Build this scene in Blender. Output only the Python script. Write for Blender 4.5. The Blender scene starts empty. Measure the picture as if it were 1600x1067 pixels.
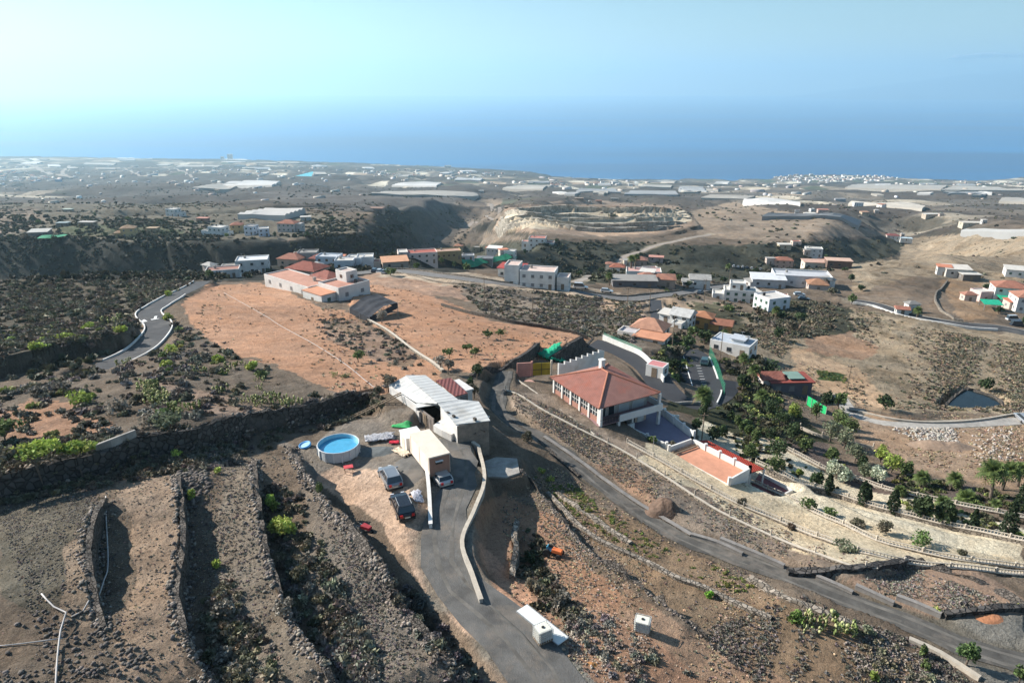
import bpy, math, random
import numpy as np
from mathutils import Vector, Matrix
random.seed(7)
RNG = np.random.default_rng(11)
PI = math.pi
R = math.radians
SC = bpy.context.scene

# ------------------------------------------------------------------ camera, sky, sun, exposure
CAM_H = 39.0
PITCH = R(20.5)
FPX = 1066.7
SUN_AZ = R(-70.0)      # from the view direction (+Y), negative = left
SUN_EL = R(32.0)
cam = bpy.data.cameras.new('camera')
cam_o = bpy.data.objects.new('camera', cam)
SC.collection.objects.link(cam_o)
cam_o.location = (0, 0, CAM_H)
cam_o.rotation_euler = (PI / 2 - PITCH, 0, 0)
cam.sensor_width = 36.0
cam.lens = 36.0 * FPX / 1600.0
cam.clip_start = 0.5
cam.clip_end = 200000.0
SC.camera = cam_o

world = bpy.data.worlds.new('World')
SC.world = world
world.use_nodes = True
wn = world.node_tree
sky = wn.nodes.new('ShaderNodeTexSky')
sky.sky_type = 'NISHITA'
sky.sun_disc = False
sky.sun_elevation = SUN_EL
sky.sun_rotation = SUN_AZ
sky.altitude = 600
sky.air_density = 1.3
sky.dust_density = 0.0
sky.ozone_density = 3.0
bg = wn.nodes['Background']
bg.inputs['Strength'].default_value = 0.062
tint = wn.nodes.new('ShaderNodeVectorMath'); tint.operation = 'MULTIPLY'
tint.inputs[1].default_value = (0.84, 0.94, 0.97)
wn.links.new(sky.outputs[0], tint.inputs[0]); wn.links.new(tint.outputs[0], bg.inputs[0])

sun = bpy.data.lights.new('sun', 'SUN')
sun.energy = 5.0
sun.angle = R(0.5)
sun.color = (1.0, 0.93, 0.84)
sun_o = bpy.data.objects.new('sun', sun)
SC.collection.objects.link(sun_o)
sdir = Vector((math.sin(SUN_AZ) * math.cos(SUN_EL), math.cos(SUN_AZ) * math.cos(SUN_EL), math.sin(SUN_EL)))
sun_o.rotation_euler = sdir.to_track_quat('Z', 'Y').to_euler()
sun_o.location = (-60, 20, 120)

SC.view_settings.view_transform = 'Standard'
SC.view_settings.look = 'None'
SC.view_settings.exposure = 1.06
SC.view_settings.gamma = 1.0
SC.render.engine = 'CYCLES'
SC.cycles.max_bounces = 6
SC.cycles.volume_bounces = 1
SC.cycles.use_denoising = True

# ------------------------------------------------------------------ picture ray <-> place helpers
CP, SP = math.cos(PITCH), math.sin(PITCH)
def ray(u, v):
    r = (np.asarray(u, float) - 800) / FPX
    up = -(np.asarray(v, float) - 533.5) / FPX
    return r, CP + up * SP, -SP + up * CP
def P(u, v, z):
    dx, dy, dz = ray(u, v)
    t = (z - CAM_H) / dz
    return Vector((float(dx * t), float(dy * t), float(z)))
def PY(u, v, y):
    dx, dy, dz = ray(u, v)
    t = y / dy
    return Vector((float(dx * t), float(y), float(CAM_H + dz * t)))
def project(x, y, z):
    zz = z - CAM_H
    dep = y * CP - zz * SP
    up = y * SP + zz * CP
    return 800 + FPX * x / dep, 533.5 - FPX * up / dep

def _h(ix, iy, s):
    n = (ix.astype(np.int64) * 374761393 + iy.astype(np.int64) * 668265263 + s * 982451653) & 0x7fffffff
    n = ((n ^ (n >> 13)) * 1274126177) & 0x7fffffff
    return ((n ^ (n >> 16)) & 0xffff) / 65535.0
def vnoise(x, y, s=0):
    ix = np.floor(x); iy = np.floor(y)
    fx = x - ix; fy = y - iy
    fx = fx * fx * (3 - 2 * fx); fy = fy * fy * (3 - 2 * fy)
    a = _h(ix, iy, s); b = _h(ix + 1, iy, s); c = _h(ix, iy + 1, s); d = _h(ix + 1, iy + 1, s)
    return (a + (b - a) * fx) * (1 - fy) + (c + (d - c) * fx) * fy
def fbm(x, y, wl, octs=4, s=0, gain=0.5):
    t = 0; amp = 1; tot = 0
    for k in range(octs):
        t = t + amp * (vnoise(x / wl + 17.3 * k, y / wl - 9.1 * k, s + k) - 0.5)
        tot += amp; amp *= gain; wl *= 0.5
    return t / tot * 2
def sstep(a, b, x):
    t = np.clip((x - a) / (b - a), 0, 1)
    return t * t * (3 - 2 * t)
def resample(pts, step):
    pts = [np.asarray(p, float) for p in pts]
    dim = len(pts[0])
    # Catmull-Rom
    out = []
    n = len(pts)
    for i in range(n - 1):
        p0 = pts[max(i - 1, 0)]; p1 = pts[i]; p2 = pts[i + 1]; p3 = pts[min(i + 2, n - 1)]
        L = np.linalg.norm((p2 - p1)[:2]); k = max(1, int(L / step))
        for j in range(k):
            t = j / k
            out.append(0.5 * ((2 * p1) + (-p0 + p2) * t + (2 * p0 - 5 * p1 + 4 * p2 - p3) * t * t + (-p0 + 3 * p1 - 3 * p2 + p3) * t ** 3))
    out.append(pts[-1])
    return np.array(out)
def polydist(x, y, pl):
    """signed distance (left of travel positive), parameter 0..n-1 along the polyline, end distance flag"""
    best = np.full(x.shape, 1e9); sgn = np.ones(x.shape); par = np.zeros(x.shape)
    for i in range(len(pl) - 1):
        ax, ay = pl[i][0], pl[i][1]; bx, by = pl[i + 1][0], pl[i + 1][1]
        dx, dy = bx - ax, by - ay
        L2 = dx * dx + dy * dy + 1e-9
        t = np.clip(((x - ax) * dx + (y - ay) * dy) / L2, 0, 1)
        ex = x - (ax + t * dx); ey = y - (ay + t * dy)
        d = np.sqrt(ex * ex + ey * ey)
        m = d < best - 1e-6
        cr = dx * (y - ay) - dy * (x - ax)
        best = np.where(m, d, best); sgn = np.where(m, np.where(cr >= 0, 1.0, -1.0), sgn); par = np.where(m, i + t, par)
    return best * sgn, par

# ------------------------------------------------------------------ the lie of the land
# points the ground passes through: (u, v, z) seen at u,v at height z ; (u, v, None, y) at distance y
CTRL = [
 (700,850,0),(620,760,0),(530,715,0),(680,740,0),(830,1020,-.4),(750,930,-.2),(560,660,0.2),(700,1067,0),
 (400,900,2.2),(250,850,3.6),(100,850,5),(40,1000,5.5),(450,1050,2),(620,1050,1),(150,780,4.6),(0,1067,6),(330,1060,3),(0,800,5),
 (330,720,3),(250,600,1.8),(100,650,2.4),(0,600,-1),(0,700,3),(420,600,-.4),(340,560,-3),
 (230,510,-7.5),(180,560,-4),(250,470,-11),(0,500,-10),(100,470,-16),(200,440,-20),(0,440,-18),(310,440,-19),
 (450,520,-8),(420,455,-17.5),(580,600,-2),(650,560,-6),(750,500,-13.5),(850,560,-11),(920,535,-14.5),(560,480,-15.5),(600,440,-21),
 (690,620,-1),(770,600,-4),(760,690,-2),(800,760,-3),
 (700,430,-27),(845,447,-29),(760,460,-24),(1000,470,-28),(1000,510,-20),(940,490,-22),(1010,540,-16),
 (940,640,-7.5),(1000,670,-8.5),(870,600,-7),(1080,590,-18),(1100,560,-19.5),(1140,540,-22),(1040,510,-22),(1080,500,-25),
 (1100,700,-12),(1200,700,-14),(1300,760,-14),(1400,780,-14),(1580,800,-13),(1550,720,-17),(1300,680,-19),(1200,630,-19),
 (1500,850,-11.5),(1250,800,-11),(1590,890,-9.5),
 (950,720,-6.5),(850,650,-5.5),(1050,760,-7),(1200,850,-7.5),(1350,900,-6.5),(1500,930,-6),(1600,960,-6),
 (1200,905,-5.5),(1000,810,-5),(850,690,-4.5),(1440,985,-5.5),(1520,1020,-5.5),(1600,1060,-5.5),
 (900,820,-3.2),(1000,900,-3),(1200,1000,-3.3),(850,900,-2.2),(1000,1040,-1.2),(1400,1060,-4.5),(900,1000,-.8),(1250,930,-4.5),
 (1510,630,-28),(1300,620,-25),(1400,540,-30),(1300,500,-32),(1400,492,-37),(1590,520,-40),(1210,520,-27),(1200,450,-41),(1280,440,-42),(1550,470,-46),
 (1590,660,-24),(1450,690,-20),(1350,650,-22),
 (1500,390,-52),(1400,430,-46),(1590,400,-60),(1500,340,None,720),
 (700,400,-44),(640,410,-42),(520,410,-41),(400,425,-37),(800,405,-47),(860,375,None,470),(1010,420,-45),(1100,430,-43),(900,420,None,335),
 (1000,378,None,520),(1150,380,None,520),(1250,400,None,430),
 (900,345,None,640),(1060,345,None,640),(760,340,None,600),(900,315,None,900),(1200,345,None,700),(1350,370,None,560),
 (0,375,-55),(100,372,-56),(200,372,-56),(340,374,-55),(440,372,-55),(100,340,None,560),(250,345,None,560),(590,330,-62),(520,340,None,560),
 (300,318,None,1000),(0,320,None,950),(500,310,None,1050),(660,320,None,850),(760,312,None,950),
 (0,290,None,2300),(150,275,None,3200),(150,258,None,4700),(400,285,None,2300),(400,265,None,3900),(600,290,None,2100),(600,272,None,3500),
 (0,246,None,6000),(200,247.5,None,6000),(400,251,None,5800),(600,258,None,5400),(800,266,None,5200),
 (800,295,None,1900),(1000,300,None,2100),(1000,290,None,2900),(1200,300,None,2200),(1200,288,None,3400),(1400,305,None,1900),(1400,290,None,2900),(1590,300,None,2200),(1590,330,None,1000),
 (1000,280,None,5000),(1250,278,None,5000),(1400,280,None,5000),(1600,281,None,5000),(1200,320,None,1200),(1400,325,None,1100),(1000,320,None,1050),
 (800,282,None,3000),(1590,288,None,3400),
 # keep the edges outside the frame sane
 (-500,1067,7),(-500,700,4),(-500,480,-14),(-400,372,None,480),(-400,300,None,1900),(-400,246,None,6000),
 (2100,1067,-8),(2100,800,-14),(2100,560,-40),(2100,400,None,420),(2000,300,None,2200),(2000,280,None,5000),(1000,1400,0),(300,1400,5),
]
SEA_Z = -560.0
cx, cy, cl = [], [], []
for c in CTRL:
    q = P(c[0], c[1], c[2]) if c[2] is not None else PY(c[0], c[1], c[3])
    cx.append(q.x / q.y * 1.6); cy.append(math.log(q.y)); cl.append(math.log((CAM_H - q.z) / q.y))
cx = np.array(cx); cy = np.array(cy); cl = np.array(cl)
NC = len(cx)
def phi(d2): return np.sqrt(d2 + 0.0025)
A = np.zeros((NC + 3, NC + 3))
A[:NC, :NC] = phi((cx[:, None] - cx[None]) ** 2 + (cy[:, None] - cy[None]) ** 2) - np.eye(NC) * 0.004
A[:NC, NC] = 1; A[:NC, NC + 1] = cx; A[:NC, NC + 2] = cy
A[NC:, :NC] = A[:NC, NC:].T
W = np.linalg.solve(A, np.concatenate([cl, [0, 0, 0]]))
def base_h(x, y):
    a = x / y * 1.6; b = np.log(y)
    s = W[NC] + W[NC + 1] * a + W[NC + 2] * b
    for i in range(NC):
        s = s + W[i] * phi((a - cx[i]) ** 2 + (b - cy[i]) ** 2)
    return CAM_H - y * np.exp(s)

NA, NY = 1000, 1180
A0, A1 = -1.4, 1.4
Y0, Y1 = 18.0, 7600.0
ga = np.linspace(A0, A1, NA)
gy = np.exp(np.linspace(math.log(Y0), math.log(Y1), NY))
GX = gy[:, None] * ga[None, :]
GY = np.repeat(gy[:, None], NA, 1)
GX0, GY0 = GX, GY
GZ = base_h(GX, GY)
def ground(x, y):
    x = np.asarray(x, float); y = np.asarray(y, float)
    yy = np.clip(y, Y0, Y1)
    fa = np.clip((x / yy - A0) / (A1 - A0) * (NA - 1), 0, NA - 1.001)
    fy = np.clip((np.log(yy) - math.log(Y0)) / math.log(Y1 / Y0) * (NY - 1), 0, NY - 1.001)
    ia = fa.astype(int); iy = fy.astype(int); ta = fa - ia; ty = fy - iy
    return (GZ[iy, ia] * (1 - ta) + GZ[iy, ia + 1] * ta) * (1 - ty) + (GZ[iy + 1, ia] * (1 - ta) + GZ[iy + 1, ia + 1] * ta) * ty
_TT = np.exp(np.linspace(math.log(20.0), math.log(9000.0), 900))
def G(u, v):
    """where the picture ray meets the ground"""
    dx, dy, dz = ray(u, v)
    xs = dx * _TT; ys = dy * _TT; zs = CAM_H + dz * _TT
    below = zs < ground(xs, ys)
    if not below.any():
        i = len(_TT) - 1
    else:
        i = int(np.argmax(below))
    lo, hi = _TT[max(i - 1, 0)], _TT[i]
    for _ in range(18):
        m = 0.5 * (lo + hi)
        if CAM_H + dz * m < ground(dx * m, dy * m): hi = m
        else: lo = m
    return Vector((float(dx * hi), float(dy * hi), float(CAM_H + dz * hi)))
def gz(x, y): return float(ground(x, y))
def Gs(pts): return [G(*p) for p in pts]

near = 1 - sstep(150, 420, GY)
# gorges and valleys: axis (x, y, depth, far width, near width)
def channel(pl, floor=10, craggy=14, wallw=56):
    global GZ
    pl = np.array(pl, float)
    m = (GY > pl[:, 1].min() - 260) & (GY < pl[:, 1].max() + 260)
    x = GX[m]; y = GY[m]
    wx = x + fbm(x, y, 90, 3, 41) * craggy * 1.4; wy = y + fbm(x, y, 90, 3, 47) * craggy
    d, par = polydist(wx, wy, pl)
    k = np.arange(len(pl))
    dep = np.interp(par, k, pl[:, 2]); wl = np.interp(par, k, pl[:, 3]); wr = np.interp(par, k, pl[:, 4])
    w = np.where(d > 0, wl, wr)
    fl = np.where(d > 0, np.maximum(floor, w - wallw), np.where(w > 90, 2, floor))
    t = np.clip((np.abs(d) - fl) / np.maximum(w - fl, 1), 0, 1)
    prof = 1 - (t * (1 - t) + t * t * (3 - 2 * t) * t)
    prof = np.where((d < 0) & (w > 90), 1 - t, prof)
    gully = 1 + 0.35 * fbm(x, y, 34, 3, 53) * np.sin(np.clip(t, 0, 1) * PI)
    GZ[m] -= dep * prof * gully
channel([(-700,345,72,98,142),(-300,345,72,98,142),(-195,348,70,92,142),(-150,368,64,76,62),(-110,405,56,60,50),(-62,425,54,75,50),(-40,480,56,80,60),(-52,580,56,75,70),(-70,700,54,70,75),(-78,900,45,80,80),(-60,1150,30,70,70)])
channel([(-10,350,16,50,50),(60,400,26,110,60),(130,410,28,110,70),(200,430,28,90,70),(270,470,34,70,80),(330,560,34,70,80),(420,700,30,80,80),(520,900,26,90,90)], 8, 12, 200)
channel([(-500,640,30,70,80),(-300,700,34,70,80),(-150,760,36,70,70),(0,850,36,80,80),(120,1000,30,90,80),(220,1300,25,90,90)], 8, 20, 70)

# terraces and banks: picture polyline, travel so that the HIGH side is on the left, height, reach
STEPS = [
 ([(160,985),(148,930),(145,880),(150,830),(162,790)], 2.1, 7),
 ([(345,1100),(318,1045),(298,1010),(284,975),(280,940),(288,895),(290,850),(286,800),(278,745)], 2.2, 7),
 ([(540,1100),(515,1060),(482,1015),(455,972),(432,912),(412,850),(403,780),(398,720)], 2.4, 7),
 ([(770,1110),(728,1058),(690,1017),(650,978),(622,950),(605,905),(588,880),(560,845),(535,815),(510,795),(490,760),(470,730),(455,700)], 2.8, 7),
 ([(755,950),(737,900),(722,850),(742,800),(757,755),(748,715),(738,690)], 2.8, 9),
 ([(672,830),(670,780),(668,735)], 1.3, 3),
 ([(-300,850),(-100,800),(0,768),(60,750),(150,728),(220,700),(300,690),(350,672),(420,655),(500,640),(560,622),(610,602)], 2.6, 9),
 ([(1500,1010),(1400,980),(1300,945),(1200,905),(1120,880),(1060,850),(1005,815),(960,780),(920,750),(870,715),(830,680),(795,655)], 1.2, 6),
 ([(785,640),(810,655),(850,680),(900,715),(960,760),(1010,792),(1070,825),(1150,850),(1240,885),(1330,912),(1420,945)], 1.0, 6),
 ([(1130,1010),(1085,980),(1030,940),(975,905),(925,865),(880,815),(840,765),(815,735)], 1.0, 6),
 ([(800,905),(806,870),(803,845),(808,820)], 1.6, 4),
 ([(-200,602),(0,575),(100,550),(165,542),(200,532),(210,508)], 3.2, 18),
 ([(735,590),(800,574),(842,541)], 2.6, 9),
 ([(850,562),(880,556),(925,527)], 3.5, 9),
 ([(925,527),(1000,548),(1080,560)], 1.0, 9),
 ([(1330,912),(1390,893),(1425,878)], 1.2, 4),
 ([(1600,955),(1540,957),(1475,966)], 1.2, 4),
 ([(1240,445),(1330,462),(1420,492),(1520,520),(1590,530)], -1.5, 8),
 ([(1220,725),(1300,790),(1400,835),(1500,866),(1620,885)], -1.2, 8),
 ([(1240,765),(1330,798),(1430,825),(1520,845),(1620,860)], -1.2, 8),
 ([(1380,750),(1440,775),(1510,795),(1620,812)], -1.2, 8),
 ([(1500,560),(1420,520),(1350,510)], 1.5, 9),
 ([(775,357),(800,355),(900,356),(1000,357),(1062,355)], 4.5, 16),([(780,350),(800,349),(900,350),(1000,350),(1072,349)], 4.5, 16),([(784,343),(800,342),(900,343),(1000,343),(1078,342)], 4.5, 16),([(790,336),(830,335),(900,336),(1000,337),(1080,336)], 5, 16),([(805,328),(870,327),(960,328),(1060,330)], 9, 24),
]
def step_apply():
    global GZ
    for pts, h, D in STEPS:
        pl = [G(*p) for p in pts]
        pl = resample([(q.x, q.y) for q in pl], 4.0)
        x0, y0 = pl.min(0) - 5 * D; x1, y1 = pl.max(0) + 5 * D
        m = (GX > x0) & (GX < x1) & (GY > y0) & (GY < y1)
        x = GX[m]; y = GY[m]
        wx = x + fbm(x, y, 2.5, 2, 61) * 0.22; wy = y + fbm(x, y, 2.5, 2, 67) * 0.22
        d, par = polydist(wx, wy, pl)
        n = len(pl) - 1
        end = np.clip(np.minimum(par, n - par) / max(1.0, n * 0.12), 0, 1)
        e2 = np.exp(-np.maximum(np.abs(d) - 0.3, 0) / D) * end
        s = sstep(-0.28, 0.28, d) * 2 - 1
        GZ[m] += 0.5 * h * s * e2
        yield pl
base_steps = list(step_apply())

# relief
U_, V_ = project(GX, GY, GZ)
def inpoly(u, v, poly):
    c = np.zeros(u.shape, bool)
    n = len(poly); j = n - 1
    for i in range(n):
        xi, yi = poly[i]; xj, yj = poly[j]
        if yi != yj:
            c ^= ((yi > v) != (yj > v)) & (u < (xj - xi) * (v - yi) / (yj - yi) + xi)
        j = i
    return c
flat = np.where(inpoly(U_, V_, [(745,364),(775,318),(1065,320),(1095,352),(1010,376),(850,374)]), .06, 1.0)
far = sstep(300, 1300, GY) * (1 - sstep(5200, 6000, GY) * .6)
GZ += flat * fbm(GX, GY, 520, 3, 1) * 11 * far + flat * fbm(GX, GY, 170, 5, 5) * 9 * far
ridge = 1 - np.abs(fbm(GX + 0.35 * GY, GY * .7, 260, 3, 15)) * 2.4
GZ -= flat * np.clip(ridge, 0, 1) ** 2 * 16 * sstep(420, 1200, GY) * (1 - sstep(4500, 5600, GY) * .5)
mid = sstep(110, 240, GY) * (1 - sstep(600, 1200, GY))
U_, V_ = project(GX, GY, GZ)
SMOOTH = [
 [(330,442),(430,440),(480,468),(545,485),(700,585),(600,615),(520,618),(440,575),(380,560),(300,510),(285,470)],
 [(560,430),(640,445),(760,498),(930,528),(870,560),(800,575),(700,585),(545,485)],
 [(480,700),(560,650),(720,680),(760,760),(725,850),(800,950),(900,1067),(740,1067),(640,900),(500,760)],
 [(860,560),(960,545),(1150,560),(1150,680),(1000,700),(900,640)],
 [(1000,640),(1180,640),(1600,780),(1600,900),(1300,880),(1000,700)],
 [(1440,960),(1600,960),(1600,1067),(1540,1067)],
]
rough = flat.copy()
for pg in SMOOTH:
    rough[inpoly(U_, V_, pg)] = 0.12
GZ += rough * (near * (fbm(GX, GY, 9, 4, 21) * 0.35 + fbm(GX, GY, 1.4, 3, 25) * 0.16) + mid * (fbm(GX, GY, 44, 4, 31) * 3.4 + fbm(GX + GY * .4, GY, 13, 4, 33) * 1.5))

# coast: behind the shoreline the land sinks below the sea
COAST = [(-600,246),(0,246.5),(160,247),(200,247.5),(420,252),(600,258),(700,263),(830,269),(842,279),(900,281),(1000,281.5),(1200,283),(1212,276),(1260,274),(1370,276),(1410,279),(1520,283),(1575,280),(1600,277),(2200,277)]
ca, cyy = [], []
for u, v in COAST:
    q = P(u, v, SEA_Z); ca.append(q.x / q.y); cyy.append(q.y)
yc = np.interp(GX / GY, ca, cyy) + fbm(GX, GX * 0, 300, 3, 71) * 60
GZ = np.where(GY > yc, np.minimum(GZ, SEA_Z + 4) - (GY - yc) * 0.3, np.maximum(GZ, SEA_Z + 3 + np.minimum((yc - GY) * 0.02, 20)))

# graded roads and pads: (name, picture centre line, width, blend)
ROADS = {
 'driveway': ([(880,1112),(846,1052),(802,1006),(758,966),(716,920),(696,872),(692,830),(702,790),(716,755),(716,720),(702,690)], 4.4, 1.5),
 'lane': ([(1620,1040),(1500,1000),(1410,965),(1300,925),(1180,885),(1090,850),(1010,808),(950,768),(900,728),(850,690),(812,660),(785,635),(778,612),(790,592)], 2.9, 1.0),
 'paved_lane': ([(138,577),(152,572),(172,565),(215,550),(243,525),(247,505),(232,490),(250,474),(285,456),(318,444)], 5.0, 1.5),
 'village_road': ([(540,428),(620,424),(700,432),(780,442),(860,452),(940,462),(1010,463),(1080,458),(1140,448),(1200,440)], 6.0, 1.5),
 'side_road': ([(1024,470),(1026,490),(1030,512)], 4.0, 1.5),
 'valley_road': ([(1640,526),(1560,516),(1500,507),(1430,494),(1370,480),(1330,468)], 6.5, 2),
 'track': ([(1640,655),(1560,660),(1480,662),(1400,660),(1340,645),(1310,625)], 3.2, 1.5),
 'hill_track': ([(900,440),(960,425),(1010,390),(1060,376),(1110,366)], 5, 3),
 'ramp': ([(925,536),(965,548),(1010,572),(1040,605),(1075,625),(1120,620),(1135,600)], 6.0, 1.5),
}
ROADPATH = {}
for nm, (pts, w, bl) in ROADS.items():
    ws = [G(*p) for p in pts]
    pl = resample([(q.x, q.y) for q in ws], 2.0)
    zz = ground(pl[:, 0], pl[:, 1])
    k = np.ones(9) / 9
    for _ in range(3):
        zp = np.pad(zz, 4, mode='edge'); zz = np.convolve(zp, k, 'valid')
    x0, y0 = pl.min(0) - 12; x1, y1 = pl.max(0) + 12
    m = (GX > x0) & (GX < x1) & (GY > y0) & (GY < y1)
    d, par = polydist(GX[m], GY[m], pl)
    rz = np.interp(par, np.arange(len(pl)), zz)
    t = 1 - sstep(w / 2 + 0.3, w / 2 + 0.3 + bl, np.abs(d))
    GZ[m] = GZ[m] * (1 - t) + (rz - 0.07) * t
    ROADPATH[nm] = np.column_stack([pl, zz])
# level pads: picture polygon at a height
PADS = []
def pad(pts, z, bl=1.2):
    q = [P(u, v, z) for u, v in pts]
    poly = [(a.x, a.y) for a in q]
    xs = [a[0] for a in poly]; ys = [a[1] for a in poly]
    m = (GX > min(xs) - 6) & (GX < max(xs) + 6) & (GY > min(ys) - 6) & (GY < max(ys) + 6)
    ins = inpoly(GX[m], GY[m], poly)
    d, _ = polydist(GX[m], GY[m], np.array(poly + [poly[0]]))
    t = np.where(ins, 1.0, 1 - sstep(0.2, 0.2 + bl, np.abs(d)))
    GZ[m] = GZ[m] * (1 - t) + z * t
# ------------------------------------------------------------------ small helpers for objects
def soil(c, k=.30):
    g = sum(c) / 3.0
    return tuple(x * (1 - k) + g * k for x in c)
def srgb(r, g, b):
    def f(c):
        c /= 255.0
        return c / 12.92 if c <= 0.04045 else ((c + 0.055) / 1.055) ** 2.4
    return (f(r), f(g), f(b))
def tag(o, label=None, cat=None, group=None, kind=None):
    if label: o['label'] = label
    if cat: o['category'] = cat
    if group: o['group'] = group
    if kind or (label and cat): o['kind'] = kind or 'thing'
    return o
def empty(name, loc, rz=0.0, label=None, cat=None, group=None):
    o = bpy.data.objects.new(name, None)
    o.empty_display_size = 0.3
    SC.collection.objects.link(o)
    o.location = loc
    o.rotation_euler = (0, 0, rz)
    return tag(o, label, cat, group)
def mesh_obj(name, verts, faces, mat, parent=None, smooth=False, uvcol=None):
    me = bpy.data.meshes.new(name)
    me.from_pydata([tuple(v) for v in verts], [], [tuple(f) for f in faces])
    me.materials.append(mat)
    if smooth:
        me.polygons.foreach_set('use_smooth', [True] * len(me.polygons))
    me.update()
    o = bpy.data.objects.new(name, me)
    SC.collection.objects.link(o)
    if parent: o.parent = parent
    return o
def np_mesh(name, V, F, mat, col=None, smooth=False, parent=None):
    """V (n,3), F (m,3 or 4), col (n,3) point colour"""
    me = bpy.data.meshes.new(name)
    V = np.ascontiguousarray(V, dtype=np.float32); F = np.ascontiguousarray(F, dtype=np.int32)
    k = F.shape[1]
    me.vertices.add(len(V)); me.vertices.foreach_set('co', V.ravel())
    me.loops.add(F.size); me.loops.foreach_set('vertex_index', F.ravel())
    me.polygons.add(len(F)); me.polygons.foreach_set('loop_start', np.arange(0, F.size, k, dtype=np.int32))
    me.polygons.foreach_set('loop_total', np.full(len(F), k, dtype=np.int32))
    if smooth: me.polygons.foreach_set('use_smooth', np.ones(len(F), dtype=bool))
    if col is not None:
        at = me.color_attributes.new('Col', 'FLOAT_COLOR', 'POINT')
        c4 = np.ones((len(V), 4), dtype=np.float32); c4[:, :col.shape[1]] = col
        at.data.foreach_set('color', c4.ravel())
    me.update(calc_edges=True)
    me.materials.append(mat)
    o = bpy.data.objects.new(name, me)
    SC.collection.objects.link(o)
    if parent: o.parent = parent
    return o
class MB:
    """collects shapes of one part"""
    def __init__(s): s.v = []; s.f = []
    def add(s, vs, fs):
        k = len(s.v); s.v += [tuple(a) for a in vs]; s.f += [tuple(i + k for i in f) for f in fs]; return s
    def box(s, x0, x1, y0, y1, z0, z1):
        return s.add([(x0,y0,z0),(x1,y0,z0),(x1,y1,z0),(x0,y1,z0),(x0,y0,z1),(x1,y0,z1),(x1,y1,z1),(x0,y1,z1)],
                     [(0,3,2,1),(4,5,6,7),(0,1,5,4),(1,2,6,5),(2,3,7,6),(3,0,4,7)])
    def prism(s, poly, z0, z1):
        n = len(poly)
        zt = z1 if hasattr(z1, '__len__') else [z1] * n
        zb = z0 if hasattr(z0, '__len__') else [z0] * n
        vs = [(p[0], p[1], zb[i]) for i, p in enumerate(poly)] + [(p[0], p[1], zt[i]) for i, p in enumerate(poly)]
        fs = [tuple(range(n - 1, -1, -1)), tuple(range(n, 2 * n))] + [(i, (i + 1) % n, n + (i + 1) % n, n + i) for i in range(n)]
        return s.add(vs, fs)
    def bar(s, a, b, w=0.05, h=None):
        a = Vector(a); b = Vector(b); h = h or w
        d = (b - a)
        if d.length < 1e-6: return s
        d.normalize(); up = Vector((0, 0, 1)) if abs(d.z) < 0.95 else Vector((1, 0, 0))
        r = d.cross(up).normalized() * w / 2; u = r.cross(d).normalized() * h / 2
        vs = [a - r - u, a + r - u, a + r + u, a - r + u, b - r - u, b + r - u, b + r + u, b - r + u]
        return s.add(vs, [(0,1,2,3),(7,6,5,4),(0,4,5,1),(1,5,6,2),(2,6,7,3),(3,7,4,0)])
    def tube(s, pts, r, n=8, cap=True):
        pts = [Vector(p) for p in pts]; rs = r if hasattr(r, '__len__') else [r] * len(pts)
        rings = []
        for i, p in enumerate(pts):
            d = (pts[min(i + 1, len(pts) - 1)] - pts[max(i - 1, 0)]).normalized()
            up = Vector((0, 0, 1)) if abs(d.z) < 0.9 else Vector((1, 0, 0))
            a = d.cross(up).normalized(); b = a.cross(d)
            rings.append([p + (a * math.cos(t) + b * math.sin(t)) * rs[i] for t in [2 * PI * j / n for j in range(n)]])
        vs = [q for rg in rings for q in rg]; fs = []
        for i in range(len(pts) - 1):
            for j in range(n):
                k = (j + 1) % n
                fs.append((i * n + j, i * n + k, (i + 1) * n + k, (i + 1) * n + j))
        if cap: fs += [tuple(range(n - 1, -1, -1)), tuple((len(pts) - 1) * n + j for j in range(n))]
        return s.add(vs, fs)
    def lathe(s, prof, n=24, c=(0, 0)):
        vs = []; fs = []
        for r, z in prof:
            for j in range(n):
                t = 2 * PI * j / n; vs.append((c[0] + r * math.cos(t), c[1] + r * math.sin(t), z))
        for i in range(len(prof) - 1):
            for j in range(n):
                k = (j + 1) % n; fs.append((i * n + j, i * n + k, (i + 1) * n + k, (i + 1) * n + j))
        return s.add(vs, fs)
    def build(s, name, mat, parent=None, smooth=False, bevel=0.0):
        o = mesh_obj(name, s.v, s.f, mat, parent, smooth)
        if bevel:
            m = o.modifiers.new('bevel', 'BEVEL'); m.width = bevel; m.segments = 2; m.limit_method = 'ANGLE'
        return o
def copy_tree(o, parent=None):
    c = o.copy(); SC.collection.objects.link(c)
    if parent: c.parent = parent
    for ch in [x for x in KIDS(o)]: copy_tree(ch, c)
    return c
def KIDS(o): return [x for x in o.children]

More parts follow.
